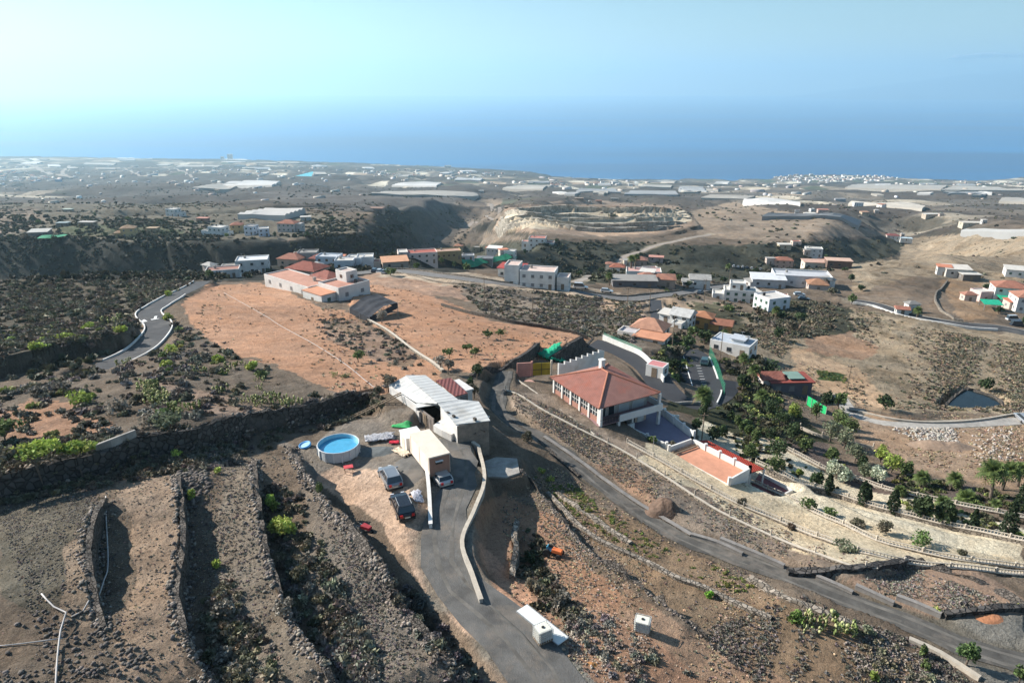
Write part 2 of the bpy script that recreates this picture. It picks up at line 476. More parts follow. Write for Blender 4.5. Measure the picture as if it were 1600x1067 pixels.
# ------------------------------------------------------------------ materials
MATS = {}
def nn(nt, t, **kw):
    n = nt.nodes.new(t)
    for k, v in kw.items(): setattr(n, k, v)
    return n
def mat(name, col, rough=0.8, var=0.25, scale=1.2, bump=0.0, bscale=8.0, metallic=0.0, spec=0.3, streak=False, attr=False, coat=0.0, dirt=None):
    """painted / plaster / stone surface: base colour with real unevenness (dirt patches, grain) and a little bump"""
    if name in MATS: return MATS[name]
    m = bpy.data.materials.new(name); m.use_nodes = True
    nt = m.node_tree; bs = nt.nodes['Principled BSDF']
    tc = nn(nt, 'ShaderNodeTexCoord')
    no = nn(nt, 'ShaderNodeTexNoise'); no.inputs['Scale'].default_value = scale; no.inputs['Detail'].default_value = 6; no.inputs['Roughness'].default_value = 0.65
    if streak:
        mp = nn(nt, 'ShaderNodeMapping'); mp.inputs['Scale'].default_value = (1, 1, 0.15)
        nt.links.new(tc.outputs['Object'], mp.inputs[0]); nt.links.new(mp.outputs[0], no.inputs['Vector'])
    else:
        nt.links.new(tc.outputs['Object'], no.inputs['Vector'])
    mr = nn(nt, 'ShaderNodeMapRange'); mr.inputs['From Min'].default_value = 0.3; mr.inputs['From Max'].default_value = 0.7
    mr.inputs['To Min'].default_value = 1 - var; mr.inputs['To Max'].default_value = 1 + var
    nt.links.new(no.outputs[0], mr.inputs[0])
    vm = nn(nt, 'ShaderNodeVectorMath', operation='SCALE')
    if attr:
        at = nn(nt, 'ShaderNodeAttribute'); at.attribute_name = 'Col'
        nt.links.new(at.outputs['Color'], vm.inputs[0])
    else:
        vm.inputs[0].default_value = col
    nt.links.new(mr.outputs[0], vm.inputs['Scale'])
    last = vm.outputs[0]
    if dirt:
        n2 = nn(nt, 'ShaderNodeTexNoise'); n2.inputs['Scale'].default_value = scale * .4; n2.inputs['Detail'].default_value = 8; n2.inputs['Roughness'].default_value = .7
        nt.links.new(tc.outputs['Object'], n2.inputs['Vector'])
        r2 = nn(nt, 'ShaderNodeMapRange'); r2.inputs['From Min'].default_value = .5; r2.inputs['From Max'].default_value = .72
        nt.links.new(n2.outputs[0], r2.inputs[0])
        mx = nn(nt, 'ShaderNodeMix', data_type='RGBA'); mx.inputs[7].default_value = (*dirt, 1)
        nt.links.new(r2.outputs[0], mx.inputs[0]); nt.links.new(last, mx.inputs[6]); last = mx.outputs[2]
    nt.links.new(last, bs.inputs['Base Color'])
    bs.inputs['Roughness'].default_value = rough; bs.inputs['Metallic'].default_value = metallic
    bs.inputs['Specular IOR Level'].default_value = spec
    if coat: bs.inputs['Coat Weight'].default_value = coat
    if bump:
        nb = nn(nt, 'ShaderNodeTexNoise'); nb.inputs['Scale'].default_value = bscale; nb.inputs['Detail'].default_value = 5
        nt.links.new(tc.outputs['Object'], nb.inputs['Vector'])
        b = nn(nt, 'ShaderNodeBump'); b.inputs['Strength'].default_value = 0.8; b.inputs['Distance'].default_value = bump
        nt.links.new(nb.outputs[0], b.inputs['Height']); nt.links.new(b.outputs[0], bs.inputs['Normal'])
    MATS[name] = m
    return m
def wave_mat(name, col, period, axis='X', depth=0.03, var=0.15, rough=0.6, dirt=None, kind='SIN'):
    """corrugated sheet or roof tiles: ribs across the surface as bump"""
    m = mat(name, col, rough=rough, var=var, scale=0.8, dirt=dirt)
    nt = m.node_tree; bs = nt.nodes['Principled BSDF']
    tc = nn(nt, 'ShaderNodeTexCoord')
    wv = nn(nt, 'ShaderNodeTexWave', wave_type='BANDS', bands_direction=axis, wave_profile=kind)
    wv.inputs['Scale'].default_value = 2 * PI / 20 / period * 1.0
    wv.inputs['Distortion'].default_value = 0.3; wv.inputs['Detail'].default_value = 1
    nt.links.new(tc.outputs['Object'], wv.inputs['Vector'])
    b = nn(nt, 'ShaderNodeBump'); b.inputs['Strength'].default_value = 1; b.inputs['Distance'].default_value = depth
    nt.links.new(wv.outputs['Fac'], b.inputs['Height']); nt.links.new(b.outputs[0], bs.inputs['Normal'])
    return m

# ground material: colour painted per vertex, broken up by stones, tufts and soil at several sizes
def ground_mat():
    m = bpy.data.materials.new('ground'); m.use_nodes = True
    nt = m.node_tree; bs = nt.nodes['Principled BSDF']; L = nt.links.new
    tc = nn(nt, 'ShaderNodeTexCoord'); at = nn(nt, 'ShaderNodeAttribute'); at.attribute_name = 'Col'
    def noise(sc, det, ro=.6):
        n = nn(nt, 'ShaderNodeTexNoise'); n.inputs['Scale'].default_value = sc; n.inputs['Detail'].default_value = det; n.inputs['Roughness'].default_value = ro
        L(tc.outputs['Object'], n.inputs['Vector']); return n
    def rng(src, a, b, lo, hi):
        r = nn(nt, 'ShaderNodeMapRange'); r.inputs['From Min'].default_value = a; r.inputs['From Max'].default_value = b
        r.inputs['To Min'].default_value = lo; r.inputs['To Max'].default_value = hi; L(src, r.inputs[0]); return r.outputs[0]
    def mul(a, b):
        n = nn(nt, 'ShaderNodeMath', operation='MULTIPLY'); L(a, n.inputs[0]); L(b, n.inputs[1]); return n.outputs[0]
    n1 = noise(0.02, 8, .7); n2 = noise(0.35, 7, .7); n3 = noise(2.6, 6, .75); n4 = noise(9, 3, .7); n6 = noise(.09, 9, .78)
    fac = mul(mul(rng(n1.outputs[0], .3, .7, .78, 1.22), rng(n2.outputs[0], .3, .7, .72, 1.28)), mul(rng(n3.outputs[0], .33, .68, .62, 1.38), rng(n4.outputs[0], .3, .7, .75, 1.25)))
    # alpha of Col = how scrubby: dark tufts
    tuft = rng(n3.outputs[0], .50, .60, 0, 1)
    tm = mul(tuft, at.outputs['Alpha'])
    sc = nn(nt, 'ShaderNodeVectorMath', operation='SCALE'); L(at.outputs['Color'], sc.inputs[0]); L(fac, sc.inputs['Scale'])
    mx = nn(nt, 'ShaderNodeMix', data_type='RGBA'); L(tm, mx.inputs[0]); L(sc.outputs[0], mx.inputs[6]); mx.inputs[7].default_value = (.055, .05, .035, 1)
    # hue drift warm / grey
    tz = nn(nt, 'ShaderNodeMix', data_type='RGBA', blend_type='MULTIPLY'); tz.inputs[7].default_value = (.46, .45, .42, 1)
    L(mul(rng(n6.outputs[0], .5, .62, 0, 1), at.outputs['Alpha']), tz.inputs[0]); L(mx.outputs[2], tz.inputs[6])
    hv = nn(nt, 'ShaderNodeMix', data_type='RGBA', blend_type='MULTIPLY'); hv.inputs[7].default_value = (1.05, .98, .91, 1)
    n5 = noise(.11, 5, .6); L(rng(n5.outputs[0], .42, .62, 0, 1), hv.inputs[0]); L(tz.outputs[2], hv.inputs[6])
    L(hv.outputs[2], bs.inputs['Base Color'])
    bs.inputs['Roughness'].default_value = .95; bs.inputs['Specular IOR Level'].default_value = .12
    b = nn(nt, 'ShaderNodeBump'); b.inputs['Strength'].default_value = .9; b.inputs['Distance'].default_value = .22
    L(n3.outputs[0], b.inputs['Height'])
    b2 = nn(nt, 'ShaderNodeBump'); b2.inputs['Strength'].default_value = .8; b2.inputs['Distance'].default_value = .9
    L(n2.outputs[0], b2.inputs['Height']); L(b2.outputs[0], b.inputs['Normal']); L(b.outputs[0], bs.inputs['Normal'])
    return m

# ------------------------------------------------------------------ ground colour
def paint_ground():
    U, V = project(GX, GY, GZ)
    s = np.clip(60 / GY, 0.02, 1)     # outline wobble in picture units shrinks with distance
    U = U + fbm(GX, GY, 6, 3, 81) * (3 + 22 * s); V = V + fbm(GX, GY, 6, 3, 85) * (2 + 14 * s)
    C = np.zeros(GZ.shape + (4,), np.float32)
    def col(c, sc): return np.array([*[x * k_ for x, k_ in zip(soil(srgb(*c), .30), (.98, .985, .91))], sc], np.float32)
    C[:] = col((122, 104, 90), .45)
    # far land: patchwork of fields, scrub and bare terraces
    cell = lambda wl, s: _h(np.floor((GX + 90 * vnoise(GX / 200, GY / 200, s)) / wl), np.floor((GY * 1.0 + 90 * vnoise(GX / 170, GY / 170, s + 1)) / (wl * 1.5)), s)
    r1 = cell(85, 91); r2 = cell(170, 95)
    big = fbm(GX, GY, 700, 4, 97)
    pal = np.array([col((100, 94, 92), .3), col((130, 118, 108), .3), col((156, 142, 128), .2), col((90, 100, 82), .3), col((186, 172, 154), .1), col((112, 104, 100), .4), col((206, 196, 180), .0), col((164, 142, 124), .1)])
    idx = np.digitize(r1, [.30, .48, .60, .72, .80, .92, .965])
    FC = pal[np.clip(idx, 0, 7)]
    scr = col((86, 78, 76), .5)
    wk = sstep(-.05, .2, big + (r2 - .5) * .5)[..., None]
    FC = FC * wk + scr * (1 - wk)
    f = sstep(480, 900, GY)[..., None]
    C = C * (1 - f) + FC.astype(np.float32) * f
    # slopes of gorges carry dark scrub
    gy_, gx_ = np.gradient(GZ)
    dy_ = np.gradient(GY, axis=0); dx_ = np.gradient(GX, axis=1)
    sl = np.sqrt((gy_ / dy_) ** 2 + (gx_ / dx_) ** 2)
    w = (sstep(.32, .6, sl) * sstep(180, 300, GY))[..., None]
    C = C * (1 - w * .85) + col((72, 68, 62), .6) * w * .85
    def reg(poly, c, sc=.2, k=1.0):
        u0, v0 = np.min(poly, 0); u1, v1 = np.max(poly, 0)
        m = (U > u0) & (U < u1) & (V > v0) & (V < v1)
        if not m.any(): return
        i = inpoly(U[m], V[m], poly)
        sub = C[m]; sub[i] = sub[i] * (1 - k) + col(c, sc) * k; C[m] = sub
    for args in REGIONS: reg(*args)
    a0, b0 = G(350, 458), G(600, 605); dv = (b0 - a0); dv.z = 0; dv.normalize()
    per = (GX - a0.x) * -dv.y + (GY - a0.y) * dv.x
    lon = (GX - a0.x) * dv.x + (GY - a0.y) * dv.y
    fur = 1 + (.10 * np.sin(per * 2 * PI / 2.4 + fbm(GX, GY, 12, 2, 7) * 3) + .16 * fbm(per * 3, lon, 22, 4, 9) + .10 * fbm(GX, GY, 5, 3, 19))
    for pg in (REGIONS[7][0], REGIONS[9][0]):
        m = inpoly(U, V, pg); C[m, :3] *= fur[m][:, None]
        wd = (fbm(GX[m], GY[m], 16, 4, 23) > .22); q = C[m]; q[wd] = q[wd] * .55 + col((128, 108, 84), .5) * .45; C[m] = q
    for nm, cc, ex in (('driveway', (122, 117, 110), .9), ('lane', (100, 93, 84), .8), ('track', (150, 138, 122), 1.0), ('valley_road', (140, 128, 114), 1.5), ('village_road', (150, 136, 120), 2.0), ('hill_track', (160, 144, 124), 2.0)):
        pl = ROADPATH[nm]; x0, y0 = pl[:, :2].min(0) - 6; x1, y1 = pl[:, :2].max(0) + 6
        m = (GX > x0) & (GX < x1) & (GY > y0) & (GY < y1)
        d, _ = polydist(GX[m], GY[m], pl); d = np.abs(d) + fbm(GX[m], GY[m], 3, 3, 29) * ex * 1.2
        t = (1 - sstep(ROADS[nm][1] / 2 - .2, ROADS[nm][1] / 2 + ex, d))[:, None] * .85
        C[m] = C[m] * (1 - t) + col(cc, .05) * t
    # bare bright patches and darker weathered ones everywhere
    pt = 1 + .42 * fbm(GX, GY, 30, 6, 35, .68) * sstep(60, 200, GY) + .22 * fbm(GX, GY, 160, 4, 37) * sstep(200, 600, GY)
    C[..., :3] *= pt[..., None]
    return C
REGIONS = [
 # left scrub hill and slopes
 ([(-600,376),(400,372),(560,385),(640,372),(760,420),(600,440),(330,440),(-600,450)], (52,54,52), .8),
 ([(-600,438),(330,435),(335,450),(270,475),(215,500),(170,540),(0,570),(-600,590)], (98,88,76), .85),
 ([(-600,590),(0,570),(170,540),(240,560),(300,520),(380,560),(520,620),(600,610),(600,650),(300,700),(-600,860)], (116,100,88), .6),
 ([(-20,642),(50,625),(105,628),(165,650),(178,672),(160,705),(60,690),(-10,675)], (170,124,95), .15),
 ([(240,590),(330,610),(420,640),(380,660),(300,640),(250,612)], (150,124,110), .3),
 ([(-600,375),(-600,320),(300,318),(480,330),(560,345),(560,372),(300,376)], (112,104,92), .5),
 ([(-50,330),(60,325),(75,345),(0,372),(-50,372)], (136,120,108), .3),
 ([(90,350),(260,350),(300,368),(80,372)], (84,92,66), .5),
 # fields
 ([(330,445),(430,443),(480,470),(545,490),(690,580),(700,590),(600,612),(520,615),(440,575),(380,560),(300,510),(285,470)], (182,130,96), .15),
 ([(500,500),(560,500),(660,560),(640,575),(600,570),(520,530)], (160,126,106), .6),
 ([(560,432),(640,447),(760,498),(930,528),(870,558),(800,573),(700,582),(560,490),(545,480)], (180,128,94), .18),
 ([(570,425),(700,440),(800,462),(780,478),(640,455),(560,438)], (165,128,106), .3),
 ([(560,418),(700,424),(800,436),(960,458),(1000,472),(940,470),(760,456),(600,432)], (170,150,132), .1),
 ([(700,440),(780,450),(1000,475),(1010,540),(930,530),(850,512),(760,490)], (134,118,106), .7),
 ([(905,458),(1005,475),(1010,500),(960,495)], (178,144,116), .2),
 ([(1000,465),(1090,468),(1140,470),(1130,500),(1040,500)], (158,134,114), .3),
 # yard, drive and the dirt round it
 ([(400,680),(480,700),(520,670),(560,650),(650,640),(700,680),(690,740),(660,800),(600,740),(500,760),(470,720)], (134,122,114), .25),
 ([(500,745),(540,722),(600,735),(640,780),(680,800),(700,850),(760,970),(745,1000),(700,965),(640,880),(560,790)], (196,160,136), .08),
 ([(560,1010),(700,960),(800,1067),(600,1067)], (150,126,108), .5),
 ([(752,790),(790,778),(850,800),(900,850),(960,930),(1100,1000),(1200,1067),(900,1067),(800,960),(748,880)], (166,122,94), .25),
 ([(960,900),(1080,985),(1250,1067),(1100,1067),(960,960)], (158,124,100), .3),
 ([(830,720),(900,770),(1100,880),(1250,950),(1400,1000),(1500,1067),(1250,1067),(1080,970),(960,890),(860,790)], (146,118,92), .5),
 ([(790,610),(860,620),(1000,700),(1250,830),(1420,885),(1300,905),(1150,850),(1000,790),(850,680)], (152,132,118), .45),
 ([(880,720),(1000,740),(1040,780),(1010,800),(940,760)], (160,122,98), .4),
 ([(1310,905),(1425,885),(1520,900),(1600,945),(1600,958),(1470,962),(1400,940)], (160,128,108), .35),
 ([(1440,965),(1600,960),(1700,1100),(1540,1067),(1480,1010)], (120,116,112), .05),
 ([(760,1010),(850,975),(930,1067),(800,1110)], (130,126,122), .05),
 ([(755,850),(830,930),(840,980),(790,960)], (196,140,106), .1),
 ([(0,800),(80,760),(140,770),(150,900),(60,960),(0,930)], (108,100,88), .8),
 ([(190,740),(275,740),(292,850),(268,950),(300,1067),(170,1067),(200,930),(200,800)], (154,128,108), .3),
 ([(90,850),(142,820),(146,940),(150,980),(90,970)], (146,124,106), .35),
 ([(340,700),(395,690),(402,800),(430,930),(500,1067),(380,1067),(330,900)], (136,122,110), .55),
 ([(470,740),(560,850),(640,980),(720,1067),(560,1067),(480,980),(470,900)], (136,122,112), .55),
 # garden
 ([(1000,690),(1090,700),(1180,760),(1320,820),(1600,880),(1600,905),(1330,880),(1180,830),(1000,720)], (204,184,154), .05),
 ([(1090,640),(1200,690),(1300,740),(1600,830),(1600,885),(1300,815),(1180,760),(1090,690)], (208,194,170), .05),
 ([(1180,640),(1240,670),(1350,730),(1600,780),(1600,812),(1380,770),(1280,730),(1180,670)], (102,86,82), .1),
 # right hillside
 ([(1040,640),(1060,620),(1130,620),(1240,640),(1300,690),(1200,690)], (60,66,46), .5),
 ([(1130,500),(1260,470),(1700,540),(1700,650),(1340,640),(1200,590),(1140,560)], (160,140,116), .8),
 ([(1335,640),(1480,660),(1700,665),(1700,780),(1480,750),(1340,700)], (158,128,104), .35),
 ([(1230,540),(1340,575),(1400,640),(1340,640),(1250,600)], (188,152,118), .2),
 ([(1250,515),(1320,517),(1375,545),(1350,565),(1260,550)], (150,116,92), .2),
 ([(1275,578),(1300,580),(1325,590),(1320,600),(1280,592)], (62,92,42), .3),
 ([(1470,440),(1530,430),(1560,500),(1500,500)], (150,120,92), .1),
 ([(1330,380),(1700,350),(1700,470),(1560,450),(1440,430),(1330,460)], (158,138,116), .9),
 ([(1180,480),(1230,465),(1330,480),(1330,520),(1230,530)], (70,70,56), .8),
 ([(1080,470),(1140,480),(1180,520),(1100,530)], (92,88,66), .6),
 # plateau with the terraced cut
 ([(700,385),(860,375),(1100,385),(1420,372),(1400,400),(1200,440),(880,445),(800,420)], (74,76,66), .8),
 ([(770,360),(790,322),(900,312),(1060,322),(1085,352),(1010,372),(870,366)], (150,126,110), .2),
 ([(775,356),(800,328),(1068,328),(1082,346),(900,358)], (196,180,158), .1),
 ([(900,360),(1020,350),(1030,362),(940,370)], (186,152,126), .1),
 ([(1090,372),(1080,330),(1150,315),(1300,345),(1400,368),(1200,375)], (148,128,112), .4),
 ([(650,400),(690,322),(740,330),(700,385)], (92,82,78), .6),
 ([(700,390),(740,325),(800,335),(740,355),(735,360),(830,372)], (128,112,100), .5),
 ([(380,300),(720,302),(700,330),(500,330)], (98,92,92), .3),
]
def build_ground():
    C = paint_ground()
    V = np.stack([GX, GY, GZ], -1).reshape(-1, 3)
    i = np.arange(NY - 1)[:, None] * NA + np.arange(NA - 1)[None]
    F = np.stack([i, i + 1, i + NA + 1, i + NA], -1).reshape(-1, 4)
    o = np_mesh('ground', V, F, ground_mat(), C.reshape(-1, 4), smooth=True)
    tag(o, kind='structure')
    # the same land goes on round and behind the viewpoint
    return o

def sea_and_air():
    m = bpy.data.materials.new('sea'); m.use_nodes = True
    nt = m.node_tree; bs = nt.nodes['Principled BSDF']
    bs.inputs['Base Color'].default_value = (.004, .06, .18, 1); bs.inputs['Roughness'].default_value = .38
    tc = nn(nt, 'ShaderNodeTexCoord'); mp = nn(nt, 'ShaderNodeMapping'); mp.inputs['Scale'].default_value = (.00012, .0008, 1)
    n = nn(nt, 'ShaderNodeTexNoise'); n.inputs['Scale'].default_value = 1; n.inputs['Detail'].default_value = 7
    nt.links.new(tc.outputs['Object'], mp.inputs[0]); nt.links.new(mp.outputs[0], n.inputs['Vector'])
    cr = nn(nt, 'ShaderNodeMix', data_type='RGBA'); cr.inputs[6].default_value = (.002, .06, .18, 1); cr.inputs[7].default_value = (.01, .15, .36, 1)
    rr = nn(nt, 'ShaderNodeMapRange'); rr.inputs['From Min'].default_value = .38; rr.inputs['From Max'].default_value = .62; nt.links.new(n.outputs[0], rr.inputs[0])
    nt.links.new(rr.outputs[0], cr.inputs[0]); nt.links.new(cr.outputs[2], bs.inputs['Base Color'])
    r = nn(nt, 'ShaderNodeMapRange'); r.inputs['To Min'].default_value = .26; r.inputs['To Max'].default_value = .5
    nt.links.new(n.outputs[0], r.inputs[0]); nt.links.new(r.outputs[0], bs.inputs['Roughness'])
    s = 46000.0
    o = mesh_obj('sea', [(-s, 3000, SEA_Z), (s, 3000, SEA_Z), (s, s, SEA_Z), (-s, s, SEA_Z)], [(0, 1, 2, 3)], m)
    tag(o, kind='structure')
    # island across the strait
    ang = []; n_a = 150
    V = []; F = []
    for j in range(14):
        t = j / 13
        for i in range(n_a):
            x = 15500 + (36000 - 15500) * i / (n_a - 1)
            y = 33000 + 9000 * t
            env = math.sin(min(1, (i / (n_a - 1)) * 1.35) * PI * .5) ** 1.3 * min(1, (n_a - 1 - i) / 25)
            z = 1500 * env * math.sin(PI * min(1, t * 1.25) * .62) + (fbm(np.array([x]), np.array([y]), 2600, 4, 5)[0]) * 320 * env
            V.append((x, y, SEA_Z - 5 + (max(z, 0) if j else -10)))
    for j in range(13):
        for i in range(n_a - 1):
            F.append((j * n_a + i, j * n_a + i + 1, (j + 1) * n_a + i + 1, (j + 1) * n_a + i))
    o = mesh_obj('distant_island', V, F, mat('island_rock', (.10, .10, .09), scale=.001), smooth=True)
    tag(o, kind='structure')
    # the air: one closed box of even pale haze
    hm = bpy.data.materials.new('haze'); hm.use_nodes = True
    nt = hm.node_tree; nt.nodes.clear()
    out = nn(nt, 'ShaderNodeOutputMaterial'); pv = nn(nt, 'ShaderNodeVolumePrincipled')
    pv.inputs['Color'].default_value = HAZE_COL
    pv.inputs['Density'].default_value = HAZE_D
    pv.inputs['Anisotropy'].default_value = HAZE_G
    nt.links.new(pv.outputs[0], out.inputs['Volume'])
    b = MB().box(-47000, 47000, -4000, 47000, SEA_Z - 500, 1250)
    o = b.build('haze', hm)
    tag(o, kind='stuff')
HAZE_COL = (.53, .81, .98, 1)
HAZE_D = 7.4e-5
HAZE_G = 0.38
# ================================================================== roads and walls
def strip(name, path, width, m, lift=0.0, label=None, cat=None, kind='structure', off=0.0, n=4, cut=(0, None), rag=0.0, taper=0):
    path = path[cut[0]:cut[1]]
    V = []; F = []
    d = np.gradient(path[:, :2], axis=0); d /= np.linalg.norm(d, axis=1)[:, None] + 1e-9
    nx, ny = -d[:, 1], d[:, 0]
    jt = RNG.normal(0, rag, (len(path), 2)) if rag else np.zeros((len(path), 2))
    for i in range(len(path)):
        for j in range(n + 1):
            o = off + (width if not taper else width * (1 + taper * max(0, 1 - i / 9.0))) * (j / n - .5) + (jt[i, 0] if j == 0 else jt[i, 1] if j == n else 0)
            V.append((path[i, 0] + nx[i] * o, path[i, 1] + ny[i] * o, path[i, 2] + lift - 0.015 * abs(j / n - .5)))
    for i in range(len(path) - 1):
        for j in range(n):
            a = i * (n + 1) + j
            F.append((a, a + n + 1, a + n + 2, a + 1))
    o = mesh_obj(name, V, [f[::-1] for f in F], m, smooth=True)
    tag(o, label, cat, kind=kind)
    return o
def stone_mat(name, col, scale=2.2, dark=.35, bump=.12, var=.35):
    if name in MATS: return MATS[name]
    m = bpy.data.materials.new(name); m.use_nodes = True
    nt = m.node_tree; bs = nt.nodes['Principled BSDF']; L = nt.links.new
    tc = nn(nt, 'ShaderNodeTexCoord')
    v = nn(nt, 'ShaderNodeTexVoronoi', feature='DISTANCE_TO_EDGE'); v.inputs['Scale'].default_value = scale; L(tc.outputs['Object'], v.inputs['Vector'])
    v2 = nn(nt, 'ShaderNodeTexVoronoi'); v2.inputs['Scale'].default_value = scale; L(tc.outputs['Object'], v2.inputs['Vector'])
    r = nn(nt, 'ShaderNodeMapRange'); r.inputs['From Max'].default_value = .12; r.inputs['To Min'].default_value = dark; L(v.outputs['Distance'], r.inputs[0])
    sp = nn(nt, 'ShaderNodeSeparateColor'); L(v2.outputs['Color'], sp.inputs[0])
    r2 = nn(nt, 'ShaderNodeMapRange'); r2.inputs['To Min'].default_value = 1 - var; r2.inputs['To Max'].default_value = 1 + var; L(sp.outputs[0], r2.inputs[0])
    mu = nn(nt, 'ShaderNodeMath', operation='MULTIPLY'); L(r.outputs[0], mu.inputs[0]); L(r2.outputs[0], mu.inputs[1])
    s = nn(nt, 'ShaderNodeVectorMath', operation='SCALE'); s.inputs[0].default_value = col; L(mu.outputs[0], s.inputs['Scale'])
    L(s.outputs[0], bs.inputs['Base Color']); bs.inputs['Roughness'].default_value = .92; bs.inputs['Specular IOR Level'].default_value = .15
    b = nn(nt, 'ShaderNodeBump'); b.inputs['Distance'].default_value = bump; L(r.outputs[0], b.inputs['Height']); L(b.outputs[0], bs.inputs['Normal'])
    MATS[name] = m
    return m
STONE = stone_mat('dry_stone', (.115, .10, .086), scale=3.6)  # base darkened so the wall faces pass for deep shade
STONE_L = stone_mat('pale_stone', (.26, .225, .185))
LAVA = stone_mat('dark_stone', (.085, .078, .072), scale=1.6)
WHITE = mat('white_render', (.64, .63, .60), rough=.85, var=.10, scale=.9, bump=.01, dirt=(.52, .49, .44))
CREAM = mat('cream_render', (.60, .52, .42), rough=.85, var=.12, scale=.9, dirt=(.45, .39, .31))
BEIGE = mat('beige_cap', (.44, .39, .32), rough=.9, var=.18, scale=1.5, bump=.02)
CONC = mat('concrete', (.34, .32, .29), rough=.92, var=.22, scale=1.1, bump=.02, dirt=(.20, .19, .17))
DCONC = mat('old_concrete', (.22, .205, .19), rough=.95, var=.25, scale=.8, bump=.03, dirt=(.13, .12, .11))
ASPH = mat('asphalt', (.050, .051, .054), rough=.9, var=.28, scale=.5, bump=.01, bscale=30, dirt=(.11, .105, .098))
ASPH_N = mat('fresh_asphalt', (.038, .040, .045), rough=.85, var=.15, scale=.5, bump=.01, bscale=30)
GRAVEL = mat('grey_gravel', (.105, .102, .096), rough=.95, var=.38, scale=.45, bump=.05, bscale=9, dirt=(.21, .175, .14))
DUST = mat('dusty_track', (.30, .255, .215), rough=.95, var=.2, scale=.4, bump=.05, dirt=(.2, .17, .145))
PAINTW = mat('white_paint', (.75, .75, .73), var=.12, rough=.7)
WOOD = mat('weathered_wood', (.20, .15, .105), var=.35, scale=5, rough=.9)
STEEL = mat('galvanised_steel', (.42, .43, .44), metallic=.6, rough=.5, var=.15)
DARKM = mat('dark_metal', (.03, .03, .032), rough=.5)
GLASS = mat('window_glass', (.025, .035, .045), rough=.12, spec=.8, var=.1)
RUBBER = mat('tyre_rubber', (.02, .02, .02), rough=.85)

def world_path(pts, step=1.0):
    q = [G(*p) for p in pts]
    return resample([(a.x, a.y) for a in q], step)
def wall_line(name, pts, h, th, m, label, cat='wall', jit=0.0, cap=None, step=.8, posts=None, group=None, path=None, off=0.0, base=.5, rail=None, ztop=None, hend=None):
    """wall that follows the ground along a picture polyline; h above the higher side"""
    pl = world_path(pts, step) if path is None else path
    d = np.gradient(pl[:, :2], axis=0); d /= np.linalg.norm(d, axis=1)[:, None] + 1e-9
    nx, ny = -d[:, 1], d[:, 0]
    px, py = pl[:, 0] + nx * off, pl[:, 1] + ny * off
    a = ground(px + nx * (th / 2 + .35), py + ny * (th / 2 + .35)); b = ground(px - nx * (th / 2 + .35), py - ny * (th / 2 + .35))
    lo = np.minimum(a, b) - base
    hh = np.full(len(pl), h) if hend is None else np.linspace(h, hend, len(pl))
    hi = np.maximum(a, b) + hh
    k = np.ones(5) / 5
    hi = np.convolve(np.pad(hi, 2, mode='edge'), k, 'valid')
    if ztop is not None: hi = np.full(len(pl), ztop)
    root = empty(name, (px[0], py[0], lo[0]), 0, label, cat, group)
    j = RNG.normal(0, jit, (len(pl), 4)) if jit else np.zeros((len(pl), 4))
    o0 = np.array([px[0], py[0], lo[0]])
    def sweep(w0, w1, zb, zt, jt):
        V = []; F = []
        for i in range(len(pl)):
            for (s, z, q) in ((w0, zb[i], 0), (w0, zt[i], 1), (w1, zt[i], 2), (w1, zb[i], 3)):
                s2 = s + jt[i, q] * .5
                V.append((px[i] + nx[i] * s2 - o0[0], py[i] + ny[i] * s2 - o0[1], z + (jt[i, q] if q in (1, 2) else 0) - o0[2]))
        n = len(pl)
        for i in range(n - 1):
            for q in range(4):
                F.append((i * 4 + q, (i + 1) * 4 + q, (i + 1) * 4 + (q + 1) % 4, i * 4 + (q + 1) % 4))
        F += [(3, 2, 1, 0), ((n - 1) * 4, (n - 1) * 4 + 1, (n - 1) * 4 + 2, (n - 1) * 4 + 3)]
        return V, F
    V, F = sweep(-th / 2, th / 2, lo, hi, j)
    mesh_obj('wall_body', V, F, m, root)
    if cap:
        V, F = sweep(-th / 2 - .04, th / 2 + .04, hi + .003, hi + .08, j * .3)
        mesh_obj('coping', V, F, cap, root)
    if posts or rail:
        ph = (posts or rail)
        ln = np.concatenate([[0], np.cumsum(np.linalg.norm(np.diff(np.column_stack([px, py]), axis=0), axis=1))])
        cnt = 0
        if ph.get('every'):
            for s in np.arange(0, ln[-1], ph['every']):
                x, y, z = np.interp(s, ln, px) - o0[0], np.interp(s, ln, py) - o0[1], np.interp(s, ln, hi) - o0[2]
                w = ph.get('w', .18)
                if cnt < 95: MB().box(x - w, x + w, y - w, y + w, z - .02, z + ph['h']).build('post', ph.get('mat', m), root)
                cnt += 1
        for rh in ph.get('rails', []):
            V, F = sweep(-.05, .05, hi + rh - .04, hi + rh + .04, j * 0)
            mesh_obj('rail', V, F, ph.get('rmat', m), root)
        if ph.get('balusters'):
            mb = MB()
            for s in np.arange(0, ln[-1], ph['balusters']):
                x, y, z = np.interp(s, ln, px) - o0[0], np.interp(s, ln, py) - o0[1], np.interp(s, ln, hi) - o0[2]
                mb.box(x - .035, x + .035, y - .035, y + .035, z, z + max(ph['rails']))
            mb.build('balustrade', ph.get('rmat', m), root)
    return root

